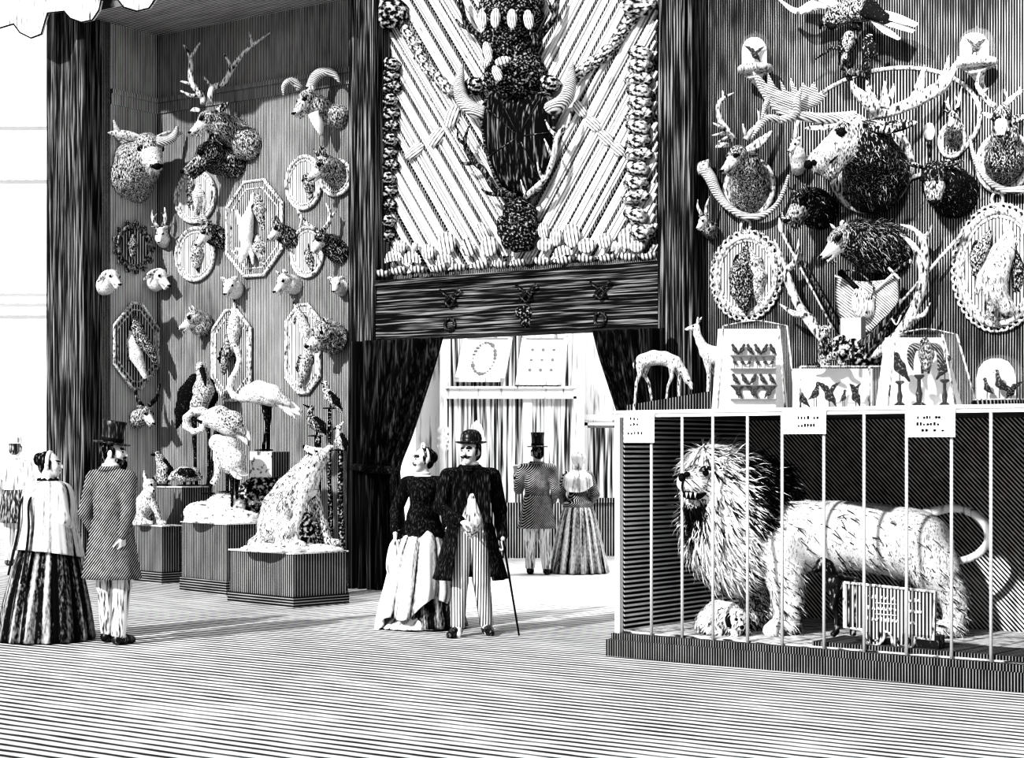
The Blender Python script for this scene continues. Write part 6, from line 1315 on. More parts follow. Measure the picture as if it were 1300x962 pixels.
# ================================================================== hunting trophy, branch with birds and bracket domes on the right wall
def TWl(px, out): return WT(px, out)
t = TWl(1085, .22)
AG2 = 'trophy of antlers and weapons'
r = thing('antler_trophy', 'large pair of spreading antlers on dark moss above the monkey, framing a game bag', 'antlers', tuple(PV(1085, 455, .02)))
wl = lambda d: d
part('antler', join(*[tube(t.L(*l), 8, 4) for l in ([(1074, 452, 6, 6), (1056, 440, 2, 7), (1034, 416, -2, 7), (1012, 384, -4, 6), (998, 348, -4, 6), (990, 324, -4, 4), (983, 304, -4, 1)], [(999, 342, -4, 5), (1008, 334, -6, 4), (1013, 318, -8, 3), (1014, 303, -8, 1)], [(1036, 412, -2, 5), (1024, 400, -8, 5), (1008, 398, -12, 4), (990, 386, -14, 1)])]), M['antler'], r)
part('antler', join(*[tube(t.L(*l), 8, 4) for l in ([(1092, 454, 6, 6), (1116, 446, 2, 7), (1144, 420, -2, 7), (1164, 384, -4, 6.5), (1172, 350, -4, 6), (1166, 322, -4, 5), (1154, 306, -6, 3), (1143, 298, -8, 1)], [(1174, 352, -4, 5), (1174, 318, -2, 4.6), (1170, 302, -4, 4), (1158, 290, -8, 3), (1143, 285, -10, 1)], [(1172, 304, -2, 4), (1180, 294, -2, 2.4), (1183, 284, -2, .8)], [(1146, 418, -2, 5), (1158, 404, -6, 4), (1172, 400, -8, 3), (1181, 384, -8, .8)])]), M['antler'], r)
S = Soft(.05)
for x, y, rr in ((1075, 446, 16), (1098, 452, 20), (1084, 440, 16), (1112, 442, 15), (1124, 432, 12), (1066, 432, 9), (1094, 436, 16)): S.ell(t.p(x, y, 6), (rr*t.s, rr*t.s*.6, rr*t.s*.75))
V, f, tn = S.build(.018); part('moss_base', (clampw(V+rng.normal(0, .007, V.shape), 1090), f), M['rock'], r)
def rod(name, lab, cat, a, b, w, m, extra=()):
    o = thing(name, lab, cat, tuple((t.p(*a)+t.p(*b))/2), AG2)
    part('shaft', tube(t.L((*a, w), (*b, w*.8)), 8, 1), M[m], o)
    for nm, pts, mm in extra: part(nm, t.tube(*pts), M[mm], o)
    return o
rod('spear', 'long pale spear slanting down from under the boar head to the moss', 'spear', (992, 294, 6), (1058, 418, 2), 1.8, 'frame', [('spear_head', [(993, 296, 6, 2), (991, 288, 6, 4), (989, 276, 6, .5)], 'steel')])
rod('spear', 'second spear parallel to the right of the first, slanting down to the moss', 'spear', (1018, 330, 4), (1066, 412, 2), 1.6, 'wood', [('spear_head', [(1018, 331, 4, 2), (1015, 324, 4, 3.4), (1012, 316, 4, .5)], 'steel')])
rod('rifle', 'long rifle slanting from the large right medallion down into the moss', 'rifle', (1228, 288, 8), (1140, 388, 0), 2.4, 'frame', [('stock', [(1146, 380, 0, 3.4), (1128, 404, -2, 5.5), (1108, 428, -4, 7.5), (1096, 438, -4, 8)], 'wood'), ('trigger_guard', [(1132, 404, -4, 1.2), (1138, 412, -6, 1.2), (1144, 400, -4, 1.2)], 'steel')])
rod('rifle', 'shorter gun lying parallel below the long rifle', 'rifle', (1168, 374, -2), (1120, 424, -4), 2.2, 'bronze', [('stock', [(1126, 418, -4, 3.4), (1110, 434, -6, 6), (1100, 446, -6, 6.5)], 'wood')])
r = thing('game_bag', 'white netted game bag hanging behind the powder flask, under the badger head', 'bag', tuple(t.p(1100, 350, 2)), AG2)
bag = [(1062, 352), (1080, 357), (1100, 358), (1124, 355), (1138, 350), (1142, 370), (1140, 392), (1126, 412), (1104, 424), (1082, 420), (1066, 404), (1060, 378)]
E = catmull([t.p(x, y, 2) for x, y in bag+bag[:1]], 4)[:-1]; cc = np.mean(E, 0); n = len(E)
V = [cc+(e-cc)*k+np.array((0, dq, 0)) for k, dq in ((1, 0), (.9, -.05), (.6, -.09), (.2, -.1)) for e in E]
f = [(i*n+j, i*n+(j+1) % n, (i+1)*n+(j+1) % n, (i+1)*n+j) for i in range(3) for j in range(n)]+[tuple(range(3*n, 4*n)), tuple(range(n))[::-1]]
M['net'] = mat('netted_white_cloth', tone=.72, mode='lines', scale=(34, 0, 34), lo=.05, hi=.88, w=.2, warp=.6)
part('bag_body', (np.array(V), f), M['net'], r); part('bag_rim', tube([(*p, .012) for p in catmull([t.p(x, y, -2) for x, y in ((1060, 350), (1080, 357), (1100, 358.5), (1124, 356), (1140, 349))], 4)], 6, 1), M['frame'], r)
r = thing('powder_flask', 'pale round-bellied powder flask with a dark neck in front of the game bag', 'flask', tuple(t.p(1094, 385, -16)), AG2)
part('belly', lathe([(.004, -.17), (.07, -.155), (.115, -.09), (.125, -.02), (.10, .06), (.05, .13), (.028, .15)], t.p(1095, 384, -16), 16, np.array(Matrix.Rotation(R(-18), 3, 'Y')), sy=.6), M['trouser_w'], r)
part('neck', t.tube((1088, 366, -16, 3.4), (1078, 356, -15, 3), (1066, 345, -14, 4)), M['ink'], r)
part('cord', t.tube((1066, 345, -14, 1), (1086, 344, -14, 1), (1108, 362, -15, 1), (1106, 380, -20, 1)), M['wood'], r)
rod('sword', 'short sword with a crossguard slanting across the right of the game bag', 'sword', (1136, 346, -12), (1108, 372, -12), 2.2, 'steel', [('crossguard', [(1128, 340, -12, 1.8), (1134, 346, -13, 2), (1142, 354, -12, 1.8)], 'frame'), ('grip', [(1135, 347, -12, 2.6), (1146, 337, -12, 2.8), (1156, 332, -12, 2.4)], 'wood'), ('pommel', [(1155, 333, -12, 3.6), (1158, 331, -12, 3.6)], 'frame')])
# branch with birds above the elk
t = TWl(1075, .35)
r = thing('perch_branch', 'dark crooked branch rising above the elk, carrying the birds', 'branch', tuple(PV(1075, 92, .02)))
part('stem', join(*[t.tube(*l) for l in ([(1078, 100, 20, 4), (1076, 88, 4, 7), (1070, 72, 0, 7), (1080, 56, 0, 7), (1088, 36, 0, 6.5), (1086, 14, 0, 6), (1082, -12, 2, 5)], [(1076, 92, 2, 6), (1088, 92, 2, 5), (1101, 96, 0, 4), (1102, 84, 0, 4), (1104, 72, 0, 2)])]), M['wood'], r)
part('twig', join(*[t.tube(*l, seg=6) for l in ([(1072, 64, 0, 2.6), (1058, 61, 0, 2), (1046, 68, 0, 1.6), (1034, 76, 0, .6)], [(1058, 61, 0, 1.6), (1052, 54, 0, .6)])]), M['wood'], r)
BG = 'birds on the wall branch'
e = thing('bird_of_prey', 'large bird of prey with spread fan tail at the top of the wall branch', 'bird', tuple(t.p(1090, 20, -4)), BG)
bird(e, t, [(1060, 20, -8, 12), (1078, 14, -8, 15), (1096, 12, -8, 15), (1114, 20, -6, 9)], [(1068, 20, -10, 12), (1058, 24, -14, 12), (1052, 27, -16, 9)], [(1046, 28, -20, 4), (1041, 32, -22, 3), (1042, 37, -22, .8)], [[(1084, 26, -6, 4), (1086, 36, -6, 2.6)]],
     [[(1084, 6, -10, 12), (1104, 12, -14, 12), (1124, 24, -12, 7), (1134, 30, -8, 2)]], [[(1108, 18, -6, 7), (1130, 28, -6, 9), (1160, 40, -6, 4)], [(1110, 14, -6, 6), (1136, 22, -6, 9), (1164, 32, -6, 5)], [(1106, 22, -8, 5), (1124, 38, -8, 7), (1142, 50, -8, 3)]], .62, wt=.14, eye=(1052, 24, -25, 2.6))
part('spread_wing', join(*[t.tube(*l, flat=.35) for l in ([(1064, 14, -4, 7), (1040, 4, -4, 9), (1012, 14, -4, 6), (990, 0, -4, 2)], [(1044, 6, -4, 7), (1030, 10, -4, 6), (1020, 18, -4, 1)], [(1062, 8, -4, 8), (1036, -8, -4, 9), (1000, -14, -4, 5)])]), M['cloth_w'], e)
part('face_patch', t.tube((1050, 30, -24, 3), (1056, 34, -25, 4), (1062, 32, -24, 2)), M['ink'], e)
e = thing('small_parrot', 'small pale-backed bird hanging head down left of the branch stem', 'bird', tuple(t.p(1074, 60, -10)), BG)
bird(e, t, [(1078, 46, -10, 7), (1074, 56, -10, 8), (1072, 66, -10, 5)], [(1072, 66, -11, 4), (1072, 74, -12, 4)], [(1072, 77, -13, 2.6), (1073, 82, -13, .6)], (), [(1070, 52, -16, 5), (1069, 62, -16, 5), (1070, 70, -14, 2)], None, .7, wt=.3)
e = thing('small_parrot', 'ruffled dark bird clinging right of the branch stem', 'bird', tuple(t.p(1100, 66, -8)), BG)
bird(e, t, [(1100, 56, -6, 6), (1102, 66, -6, 7), (1099, 78, -6, 5)], [(1100, 80, -7, 4), (1101, 88, -8, 3.6)], [(1102, 91, -9, 2), (1104, 95, -9, .5)], (), [[(1104, 50, -8, 4), (1108, 60, -8, 6), (1112, 70, -8, 3)], [(1098, 52, -12, 4), (1099, 64, -12, 5), (1098, 72, -12, 3)]], [[(1100, 52, -4, 4), (1104, 46, -4, 4), (1108, 44, -4, 1)]], .45, wt=.25)
# two glass domes on wall brackets
for i, (x, y, rx, yt, lab) in enumerate(((959, 84, 20, 42, 'small glass dome with a dark bird on a wall bracket, left of the branch'), (1240, 76, 23, 36, 'small glass dome with a dark bird on a wall bracket, at the upper right'))):
    c = PV(x, y, .24); t = T(c[1]); R0 = rx*t.s; H0 = t.p(0, yt)[2]-c[2]
    g = thing('glass_dome', lab, 'glass dome', tuple(c), 'bracket domes')
    part('dome', lathe([(R0, .0), (R0, H0*.45), (R0*.92, H0*.7), (R0*.66, H0*.9), (R0*.3, H0*.985), (.004, H0)], tuple(c), 24), M['glass'], g)
    part('knob', sphere(c+ZV*(H0+.012), .014, 8), M['glass'], g)
    part('backing', arch(c, R0, H0, .01), M['board_white'], g, smooth=False)
    bk = thing('wall_bracket', 'round carved bracket carrying the glass dome %s' % ('left of the branch' if i == 0 else 'at the upper right'), 'bracket', tuple(c), 'dome brackets')
    part('shelf', lathe([(R0*.9, -.075), (R0*1.1, -.05), (R0*1.14, -.012), (R0*1.08, -.001)], tuple(c), 24), M['frame'], bk)
    part('support', tube([(*(c-ZV*.07), R0*.7), (*(c-ZV*.13-NV*.04), R0*.4), (*(c-ZV*.2-NV*.12), R0*.18), (*(c-ZV*.25-NV*.21), .02)], 10, 3), M['frame'], bk)
    sb('spread', (c[0], c[1]+.02, c[2]+.04), 1.5, 'dark small bird with raised wings inside the bracket dome '+('left of the branch' if i == 0 else 'at the upper right'), 'birds in the bracket domes', rz=.4*i, flip=1-2*i)
# ================================================================== visitors; every figure is modelled facing -Y in metres, then turned
def mir(p, q): return (p[0]*q, *p[1:])
class Fig:
    def __init__(s, name, lab, px, pyf, yaw, H=1.75, fem=False, group='visitors', Y=None):
        Y = Y or floorY(pyf); s.k = H/1.75; s.loc = (((px-CX)/F)*Y, Y, 0); s.yaw = R(yaw)
        s.root = thing(name, lab, 'person', s.loc, group, s.yaw); s.fem = fem
        s.Rz = np.array(Matrix.Rotation(s.yaw, 3, 'Z'))
    def w(s, p): return s.Rz @ (np.asarray(p[:3], dtype=float)*s.k)+np.asarray(s.loc)
    def q(s, p): return np.array((*s.w(p), p[3]*s.k))
    def L(s, *ps): return [s.q(p) for p in ps]
    def dirw(s, d): return s.Rz @ np.asarray(d, dtype=float)
    def soft(s, name, S, m, cell=.011, parent=None):
        V, f, tn = S.build(cell*s.k); return part(name, (V, f), M[m], parent or s.root, tone=tn), V, f
    def tube(s, name, m, *ps, parent=None, **k): return part(name, tube(s.L(*ps), **k), M[m], parent or s.root)
    def lathe(s, name, m, prof, c, tilt=None, sx=1.0, sy=1.0, seg=28):
        A = s.Rz @ (np.array(tilt) if tilt is not None else np.eye(3))
        return part(name, lathe([(r*s.k, z*s.k) for r, z in prof], s.w(c), seg, A, sx, sy), M[m], s.root)
def hand(S, F_, wr, d, pn, side, curl=.5, k=.006, sc=1.0):
    """wr wrist, d direction of the palm, pn palm normal, side +1/-1 places the thumb"""
    d = np.asarray(d, dtype=float); d /= np.linalg.norm(d); pn = np.asarray(pn, dtype=float); pn = pn-d*np.dot(pn, d); pn /= np.linalg.norm(pn); a = np.cross(d, pn)*side
    wr = np.asarray(wr, dtype=float); q = lambda p, r: F_.q((*p, r*sc))
    S.limb([q(wr, .026), q(wr+d*.05*sc, .030)], tone=.86, k=.015, flat=(F_.dirw(pn), .6)); S.limb([q(wr+d*.04*sc+a*.018*sc, .020), q(wr+d*.085*sc+a*.02*sc, .017)], tone=.86, k=.01); S.limb([q(wr+d*.04*sc-a*.018*sc, .020), q(wr+d*.08*sc-a*.02*sc, .016)], tone=.86, k=.01)
    for i, ln in enumerate((.070, .080, .075, .058)):
        o = wr+d*.088*sc+a*(.030-.020*i)*sc; c = curl*1.25
        p1 = o+(d*math.cos(c*.6)+pn*math.sin(c*.6))*ln*.45*sc; p2 = p1+(d*math.cos(c*1.5)+pn*math.sin(c*1.5))*ln*.32*sc; p3 = p2+(d*math.cos(c*2.2)+pn*math.sin(c*2.2))*ln*.25*sc
        S.limb([q(o, .0095), q(p1, .009), q(p2, .0082), q(p3, .007)], tone=.84, k=.004)
    o = wr+d*.03*sc+a*.026*sc; S.limb([q(o, .013), q(o+(d*.6+a*.7+pn*.3)*.038*sc, .0105), q(o+(d*.95+a*.55+pn*.6)*.066*sc, .0085)], tone=.84, k=.006)
def body(Fg, hd=0.0, arms=None, legs=None, nod=0.0, tilt=0.0, hands=((0, 0, -1), (0, 0, -1)), palms=((1, 0, 0), (-1, 0, 0)), curl=(.5, .5), lean=0.0):
    """arms/legs = ((joint, joint)...) for the figure's own right (-x) and left (+x) side"""
    S = Soft(.03); fem = Fg.fem; sw = .165 if fem else .195
    Fg.head = np.array((0, -.015+lean, 1.625)); a = R(hd)
    fw = np.array((math.sin(a)*math.cos(nod), -math.cos(a)*math.cos(nod), math.sin(nod))); lf = np.array((math.cos(a), math.sin(a), 0)); up = np.cross(lf, fw)*-1
    up = np.cross(fw, lf); up = up if up[2] > 0 else -up
    Fg.fw, Fg.lf, Fg.up = fw, lf, up
    h = lambda x, y, z: Fg.head+lf*x+fw*y+up*z
    Fg.h = h; hq = lambda x, y, z, r: Fg.q((*h(x, y, z), r))
    S.ell(Fg.w(h(0, -.012, .03)), np.array((.074, .092, .092))*Fg.k, np.stack([Fg.dirw(lf), Fg.dirw(fw), Fg.dirw(up)], 1), tone=.92)
    S.limb([hq(0, .035, .0, .062), hq(0, .045, -.055, .048)], tone=.95); S.limb([hq(0, .055, -.085, .026)], tone=.95, k=.02)
    S.limb([hq(0, .094, .022, .010), hq(0, .116, -.018, .015)], tone=.98, k=.012)
    for q in (-1, 1):
        S.ell(Fg.w(h(q*.077, -.008, -.005)), np.array((.012, .022, .032))*Fg.k, np.stack([Fg.dirw(lf), Fg.dirw(fw), Fg.dirw(up)], 1), tone=.8, k=.006)
        S.limb([hq(q*.014, .096, .036, .007), hq(q*.050, .080, .038, .007)], tone=.12, k=.008); S.limb([hq(q*.04, .068, -.02, .022)], tone=.95)
    S.limb([hq(-.018, .094, -.05, .006), hq(.018, .094, -.05, .006)], tone=.15, k=.003)
    S.limb([hq(0, .092, -.066, .010)], tone=.9, k=.01)
    S.limb(Fg.L((0, .012+lean*.7, 1.56, .052), (0, .02, 1.44, .060)), tone=.88)
    S.limb(Fg.L((-sw*.7, .01, 1.40, .072), (sw*.7, .01, 1.40, .072)), tone=.8); S.limb(Fg.L((0, 0, 1.36, .13), (0, 0, 1.15, .115), (0, 0, .95, .14)), tone=.8, flat=(Fg.dirw((0, 1, 0)), .75))
    for i, q in enumerate((-1, 1)):
        sh = (q*sw, .01, 1.41); el, wr = arms[i] if arms else ((q*.25, .03, 1.13), (q*.25, -.04, .89))
        S.limb(Fg.L((*sh, .058), (*el, .040), (*wr, .027)), tone=.85, k=.015)
        hand(S, Fg, np.asarray(wr), hands[i], palms[i], q, curl[i], sc=.9 if fem else 1.0)
        kn, an = legs[i] if legs else ((q*.09, -.01, .49), (q*.09, .01, .08))
        S.limb(Fg.L((q*.085, 0, .90, .095), (*kn, .058), (*an, .040)), tone=.8, k=.02); S.limb(Fg.L((*an, .040), (an[0], an[1]-.10, .03, .03)), tone=.8)
    Fg.arms = arms or [((q*.25, .03, 1.13), (q*.25, -.04, .89)) for q in (-1, 1)]; Fg.legs = legs or [((q*.09, -.01, .49), (q*.09, .01, .08)) for q in (-1, 1)]; Fg.sw = sw
    o, V, f = Fg.soft('body', S, 'skin', .0085)
    for q in (-1, 1):
        part('eye', sphere(Fg.w(h(q*.030, .083, .012)), np.array((.015, .011, .0105))*Fg.k, 8), M['ink'], Fg.root)
    return o
def trousers(Fg, m='stripe'):
    for i, q in enumerate((-1, 1)):
        pass
    S = Soft(.02); S.limb(Fg.L((-.05, 0, 1.0, .13), (.05, 0, 1.0, .13)), tone=.8)
    for i, q in enumerate((-1, 1)):
        kn, an = Fg.legs[i]; S.limb(Fg.L((q*.085, 0, .90, .112), (*kn, .078), (an[0], an[1], an[2]+.02, .062)), tone=.8)
    return Fg.soft('trousers', S, m)
def shoes(Fg, m='silk'):
    for i, q in enumerate((-1, 1)):
        an = Fg.legs[i][1]; S = Soft(.02); toe = Fg.toes[i] if hasattr(Fg, 'toes') else (q*.03, -1)
        n = np.array(toe, dtype=float); n /= np.linalg.norm(n); b = an[2]-.08
        S.limb(Fg.L((an[0], an[1]+.02, .05+b, .048), (an[0]+n[0]*.09, an[1]+n[1]*.09, .042+b, .042), (an[0]+n[0]*.18, an[1]+n[1]*.18, .03+b, .032))); S.limb(Fg.L((an[0], an[1], .10+b, .045)))
        V, f, tn = S.build(.010*Fg.k); V[:, 2] = np.maximum(V[:, 2], .001); part('shoe', (V, f), M[m], Fg.root)
def coat(Fg, m, hem=.55, flare=.10, openf=0.0, ws=.15, sleeve=1.0, coll=True):
    """frock coat: body and sleeves in one skin, the skirts a separate flared part"""
    S = Soft(.03); sw = Fg.sw
    S.limb(Fg.L((-sw*.75, .012, 1.405, .085), (sw*.75, .012, 1.405, .085)), tone=.2); S.limb(Fg.L((0, .005, 1.36, .165), (0, 0, 1.2, ws), (0, 0, 1.04, ws+.01)), tone=.2, flat=(Fg.dirw((0, 1, 0)), .80))
    for i, q in enumerate((-1, 1)):
        el, wr = Fg.arms[i]; w2 = np.array(el)+(np.array(wr)-np.array(el))*.93
        S.limb(Fg.L((q*sw, .01, 1.41, .078), (*el, .062), (*w2, .048)), tone=.2, k=.02)
    o, V, f = Fg.soft('coat', S, m, .011)
    n = 48; a0 = openf; V = []; rows = 10
    for i in range(rows+1):
        t_ = i/rows; z = 1.06+(hem-1.06)*t_
        for j in range(n+1):
            a = -math.pi/2+a0/2+(2*math.pi-a0)*j/n; rx = ws+.012+(flare+.02)*t_; ry = (ws*.82)+.012+flare*t_
            rr = 1+.035*t_*math.sin(a*9+1)
            V.append(Fg.w((rx*rr*math.cos(a), ry*rr*math.sin(a), z)))
    f = [(i*(n+1)+j, i*(n+1)+j+1, (i+1)*(n+1)+j+1, (i+1)*(n+1)+j) for i in range(rows) for j in range(n)]
    k = part('coat_skirt', (np.array(V), f), M[m], Fg.root); mo = k.modifiers.new('thick', 'SOLIDIFY'); mo.thickness = .012; mo.offset = 0
    if coll: Fg.tube('collar', m, *[(.085*math.cos(a), .025+.075*math.sin(a), 1.495-.03*(math.sin(a) < 0), .022) for a in np.linspace(-.9, math.pi+.9, 11)], seg=8, sub=2)
    return o
def shirt(Fg): Fg.tube('shirt_collar', 'paper', *[(.062*math.cos(a), .012+.06*math.sin(a), 1.525, .018) for a in np.linspace(0, 2*math.pi, 13)], seg=8, sub=2)
def hair(Fg, m='hair', back=.9, side=True):
    S = Soft(.015); h = Fg.h
    M3 = np.stack([Fg.dirw(Fg.lf), Fg.dirw(Fg.fw), Fg.dirw(Fg.up)], 1)
    S.ell(Fg.w(h(0, -.034, .052)), np.array((.082, .084, .080))*Fg.k, M3); S.ell(Fg.w(h(0, -.058, .0)), np.array((.076, .055, .085))*Fg.k, M3)
    if side:
        for q in (-1, 1): S.limb([Fg.q((*h(q*.072, .02, .03), .016)), Fg.q((*h(q*.074, .018, -.03), .012))])
    return Fg.soft('hair', S, m, .008)
def top_hat(Fg, m='silk', tilt=0.0, H=.20):
    A = np.stack([Fg.lf, Fg.fw, Fg.up], 1)
    if tilt: A = A @ np.array(Matrix.Rotation(tilt, 3, 'X'))
    if np.linalg.det(A) < 0: A[:, 0] *= -1
    Fg.lathe('top_hat', m, [(.080, 0), (.135, -.004), (.142, .004), (.138, .010), (.086, .012), (.082, .05), (.084, H*.7), (.094, H), (.088, H+.006), (.01, H+.008)], Fg.h(0, -.012, .085), A, 1.0, 1.12)
    Fg.lathe('hat_band', 'ink', [(.0835, .012), (.0855, .016), (.0845, .046), (.083, .05)], Fg.h(0, -.012, .085), A, 1.0, 1.12)
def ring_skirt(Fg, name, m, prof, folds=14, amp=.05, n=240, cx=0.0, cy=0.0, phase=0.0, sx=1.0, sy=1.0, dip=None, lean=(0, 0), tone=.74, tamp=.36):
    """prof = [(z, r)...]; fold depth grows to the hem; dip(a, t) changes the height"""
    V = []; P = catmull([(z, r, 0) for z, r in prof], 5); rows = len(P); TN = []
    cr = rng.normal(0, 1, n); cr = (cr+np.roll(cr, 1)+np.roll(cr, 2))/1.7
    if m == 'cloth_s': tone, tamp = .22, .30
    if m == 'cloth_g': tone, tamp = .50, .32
    m = 'fold_shade'
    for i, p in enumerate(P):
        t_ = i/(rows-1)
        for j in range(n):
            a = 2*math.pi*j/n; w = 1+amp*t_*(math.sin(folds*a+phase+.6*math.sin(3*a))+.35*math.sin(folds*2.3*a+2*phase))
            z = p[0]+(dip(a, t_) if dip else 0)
            TN.append(tone+tamp*(.55*math.sin(folds*a+phase+.6*math.sin(3*a))+.75*cr[j]*(.5+.5*math.sin(9*t_+j))))  # fold hollows painted darker as shade, plus random streaks
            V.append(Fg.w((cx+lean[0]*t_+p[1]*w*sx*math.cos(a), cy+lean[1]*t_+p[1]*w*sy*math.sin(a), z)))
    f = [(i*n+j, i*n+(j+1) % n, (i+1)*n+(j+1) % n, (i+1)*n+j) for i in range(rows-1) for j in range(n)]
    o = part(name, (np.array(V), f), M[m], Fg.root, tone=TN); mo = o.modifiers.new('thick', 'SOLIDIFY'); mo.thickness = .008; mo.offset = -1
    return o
def bodice(Fg, m, ws=.125, peplum=0.0, sl=.062):
    S = Soft(.03); sw = Fg.sw
    S.limb(Fg.L((-sw*.75, .012, 1.40, .075), (sw*.75, .012, 1.40, .075)), tone=.2); S.limb(Fg.L((0, .0, 1.34, .145), (0, 0, 1.2, .118), (0, 0, 1.08, ws)), tone=.2, flat=(Fg.dirw((0, 1, 0)), .88))
    S.ell(Fg.w((0, -.075, 1.29)), np.array((.12, .075, .085))*Fg.k, Fg.Rz, tone=.2)
    if peplum: S.limb(Fg.L((0, 0, 1.06, ws+.02), (0, 0, 1.06-peplum, ws+.09)), tone=.2)
    for i, q in enumerate((-1, 1)):
        el, wr = Fg.arms[i]; w2 = np.array(el)+(np.array(wr)-np.array(el))*.88
        S.limb(Fg.L((q*sw, .01, 1.40, .068), (*el, sl), (*w2, sl*.85)), tone=.2, k=.02)
    return Fg.soft('bodice', S, m, .011)
# ---------------- strolling couple in the middle: man
g = Fig('person', 'man in bowler hat, dark frock coat and striped trousers, walking with a cane', 597, 806, 6, 1.74)
g.toes = [(-.5, -1), (.15, -1)]
body(g, hd=-34, arms=(((-.27, .0, 1.14), (-.10, -.20, 1.02)), ((.27, .05, 1.12), (.285, -.03, .86))), legs=(((-.10, -.05, .49), (-.12, -.10, .08)), ((.10, .0, .49), (.15, .06, .08))), hands=((.75, -.25, -.25), (.1, -.15, -1)), palms=((0, .3, -1), (-1, 0, 0)), curl=(.6, 1.0))
hair(g); trousers(g); shoes(g); shirt(g); coat(g, 'cloth_d', hem=.50, flare=.13, openf=1.2, ws=.165)
S = Soft(.02); S.limb(g.L((0, -.05, 1.34, .05), (0, -.072, 1.20, .088), (0, -.072, 1.02, .115), (0, -.06, .97, .10)), tone=.8, flat=(g.dirw((0, 1, 0)), .9)); g.soft('waistcoat', S, 'trouser_w')
for q in (-1, 1): part('lapel', prism([(0, 1.46), (q*.02, 1.46), (0, 1.33), (q*.03, 1.22), (q*.115, 1.0), (q*.17, 1.0), (q*.165, 1.45), (q*.06, 1.47)], g.dirw((g.k, 0, 0)), (0, 0, g.k), g.w((0, -.148, 0)), g.dirw((0, .06, 0))), M['cloth_d'], g.root, smooth=False)
g.tube('necktie', 'ink', (-.03, -.085, 1.49, .010), (0, -.10, 1.485, .014), (.03, -.085, 1.49, .010)); g.tube('necktie', 'ink', (0, -.10, 1.485, .012), (0, -.125, 1.42, .016), (0, -.14, 1.36, .006))
S = Soft(.006)
for q in (-1, 1): S.limb([g.q((*g.h(0, .106, -.036), .010)), g.q((*g.h(q*.030, .098, -.042), .009)), g.q((*g.h(q*.056, .082, -.036), .003))])
g.soft('moustache', S, 'hair', .005)
A = np.stack([g.lf, g.fw, g.up], 1)
if np.linalg.det(A) < 0: A[:, 0] *= -1
g.lathe('bowler_hat', 'silk', [(.082, 0), (.128, .012), (.138, .022), (.132, .026), (.090, .014), (.094, .05), (.088, .085), (.066, .115), (.034, .130), (.004, .134)], g.h(0, -.012, .072), A, 1.0, 1.15)
c0 = np.array(g.arms[1][1])+np.array((.01, -.06, -.075))
cane = thing('walking_cane', 'thin dark walking cane held by the man in the bowler hat', 'cane', tuple(g.w((c0[0]+.12, c0[1]-.02, 0))))
part('shaft', tube(g.L((*(c0+np.array((-.01, 0, .06))), .011), (*c0, .011), (c0[0]+.13, c0[1]-.02, .004, .008)), 8, 1), M['ink'], cane); part('knob', sphere(g.w(c0+np.array((-.012, 0, .075))), .022*g.k, 8), M['steel'], cane)
# woman
g = Fig('person', 'woman in dark jacket lifting a pale draped overskirt, beside the bowler-hatted man', 537, 797, -8, 1.66, True)
body(g, hd=-52, arms=(((-.27, .02, 1.13), (-.24, -.16, .93)), ((.23, .03, 1.13), (.26, -.12, .98))), hands=((.05, -.3, -1), (.8, -.5, .1)), palms=((1, .3, 0), (0, 0, -1)), curl=(1.1, .5))
hair(g); bodice(g, 'cloth_d', .14, .16, .06)
S = Soft(.02); S.ell(g.w(g.h(0, -.095, .03)), (.06, .06, .06), tone=.2); g.soft('hair_bun', S, 'hair', .009)
g.tube('hair_ribbon', 'cloth_w', *[(*g.h(.088*math.cos(a), -.02, .035+.088*math.sin(a)), .012) for a in np.linspace(-.5, math.pi+.5, 13)], seg=8, flat=.5)
g.tube('bonnet_bow', 'shell', *[(*g.h(.03*math.cos(a), -.005+.0, .135+.025*math.sin(a)), .012) for a in np.linspace(0, 2*math.pi, 9)], seg=6)
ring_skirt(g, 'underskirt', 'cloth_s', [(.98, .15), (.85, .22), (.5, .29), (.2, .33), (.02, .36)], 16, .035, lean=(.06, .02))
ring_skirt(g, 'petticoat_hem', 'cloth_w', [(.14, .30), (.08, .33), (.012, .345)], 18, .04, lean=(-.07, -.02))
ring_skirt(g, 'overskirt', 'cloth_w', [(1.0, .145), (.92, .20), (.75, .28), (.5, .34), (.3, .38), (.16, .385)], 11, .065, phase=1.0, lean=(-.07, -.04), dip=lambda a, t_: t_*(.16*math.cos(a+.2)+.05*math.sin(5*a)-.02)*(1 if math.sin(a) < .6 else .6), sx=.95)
g.tube('skirt_gather', 'cloth_w', (-.23, -.20, .86, .03), (-.24, -.22, .78, .055), (-.25, -.22, .60, .07), (-.24, -.2, .42, .03), seg=8)
g.tube('collar', 'cloth_w', *[(.062*math.cos(a), .012+.06*math.sin(a), 1.50, .012) for a in np.linspace(0, 2*math.pi, 13)], seg=7)
g.tube('cuff', 'cloth_w', *[(-.242+.04*math.cos(a), -.14+.035*math.sin(a), .955, .012) for a in np.linspace(0, 2*math.pi, 9)], seg=6)
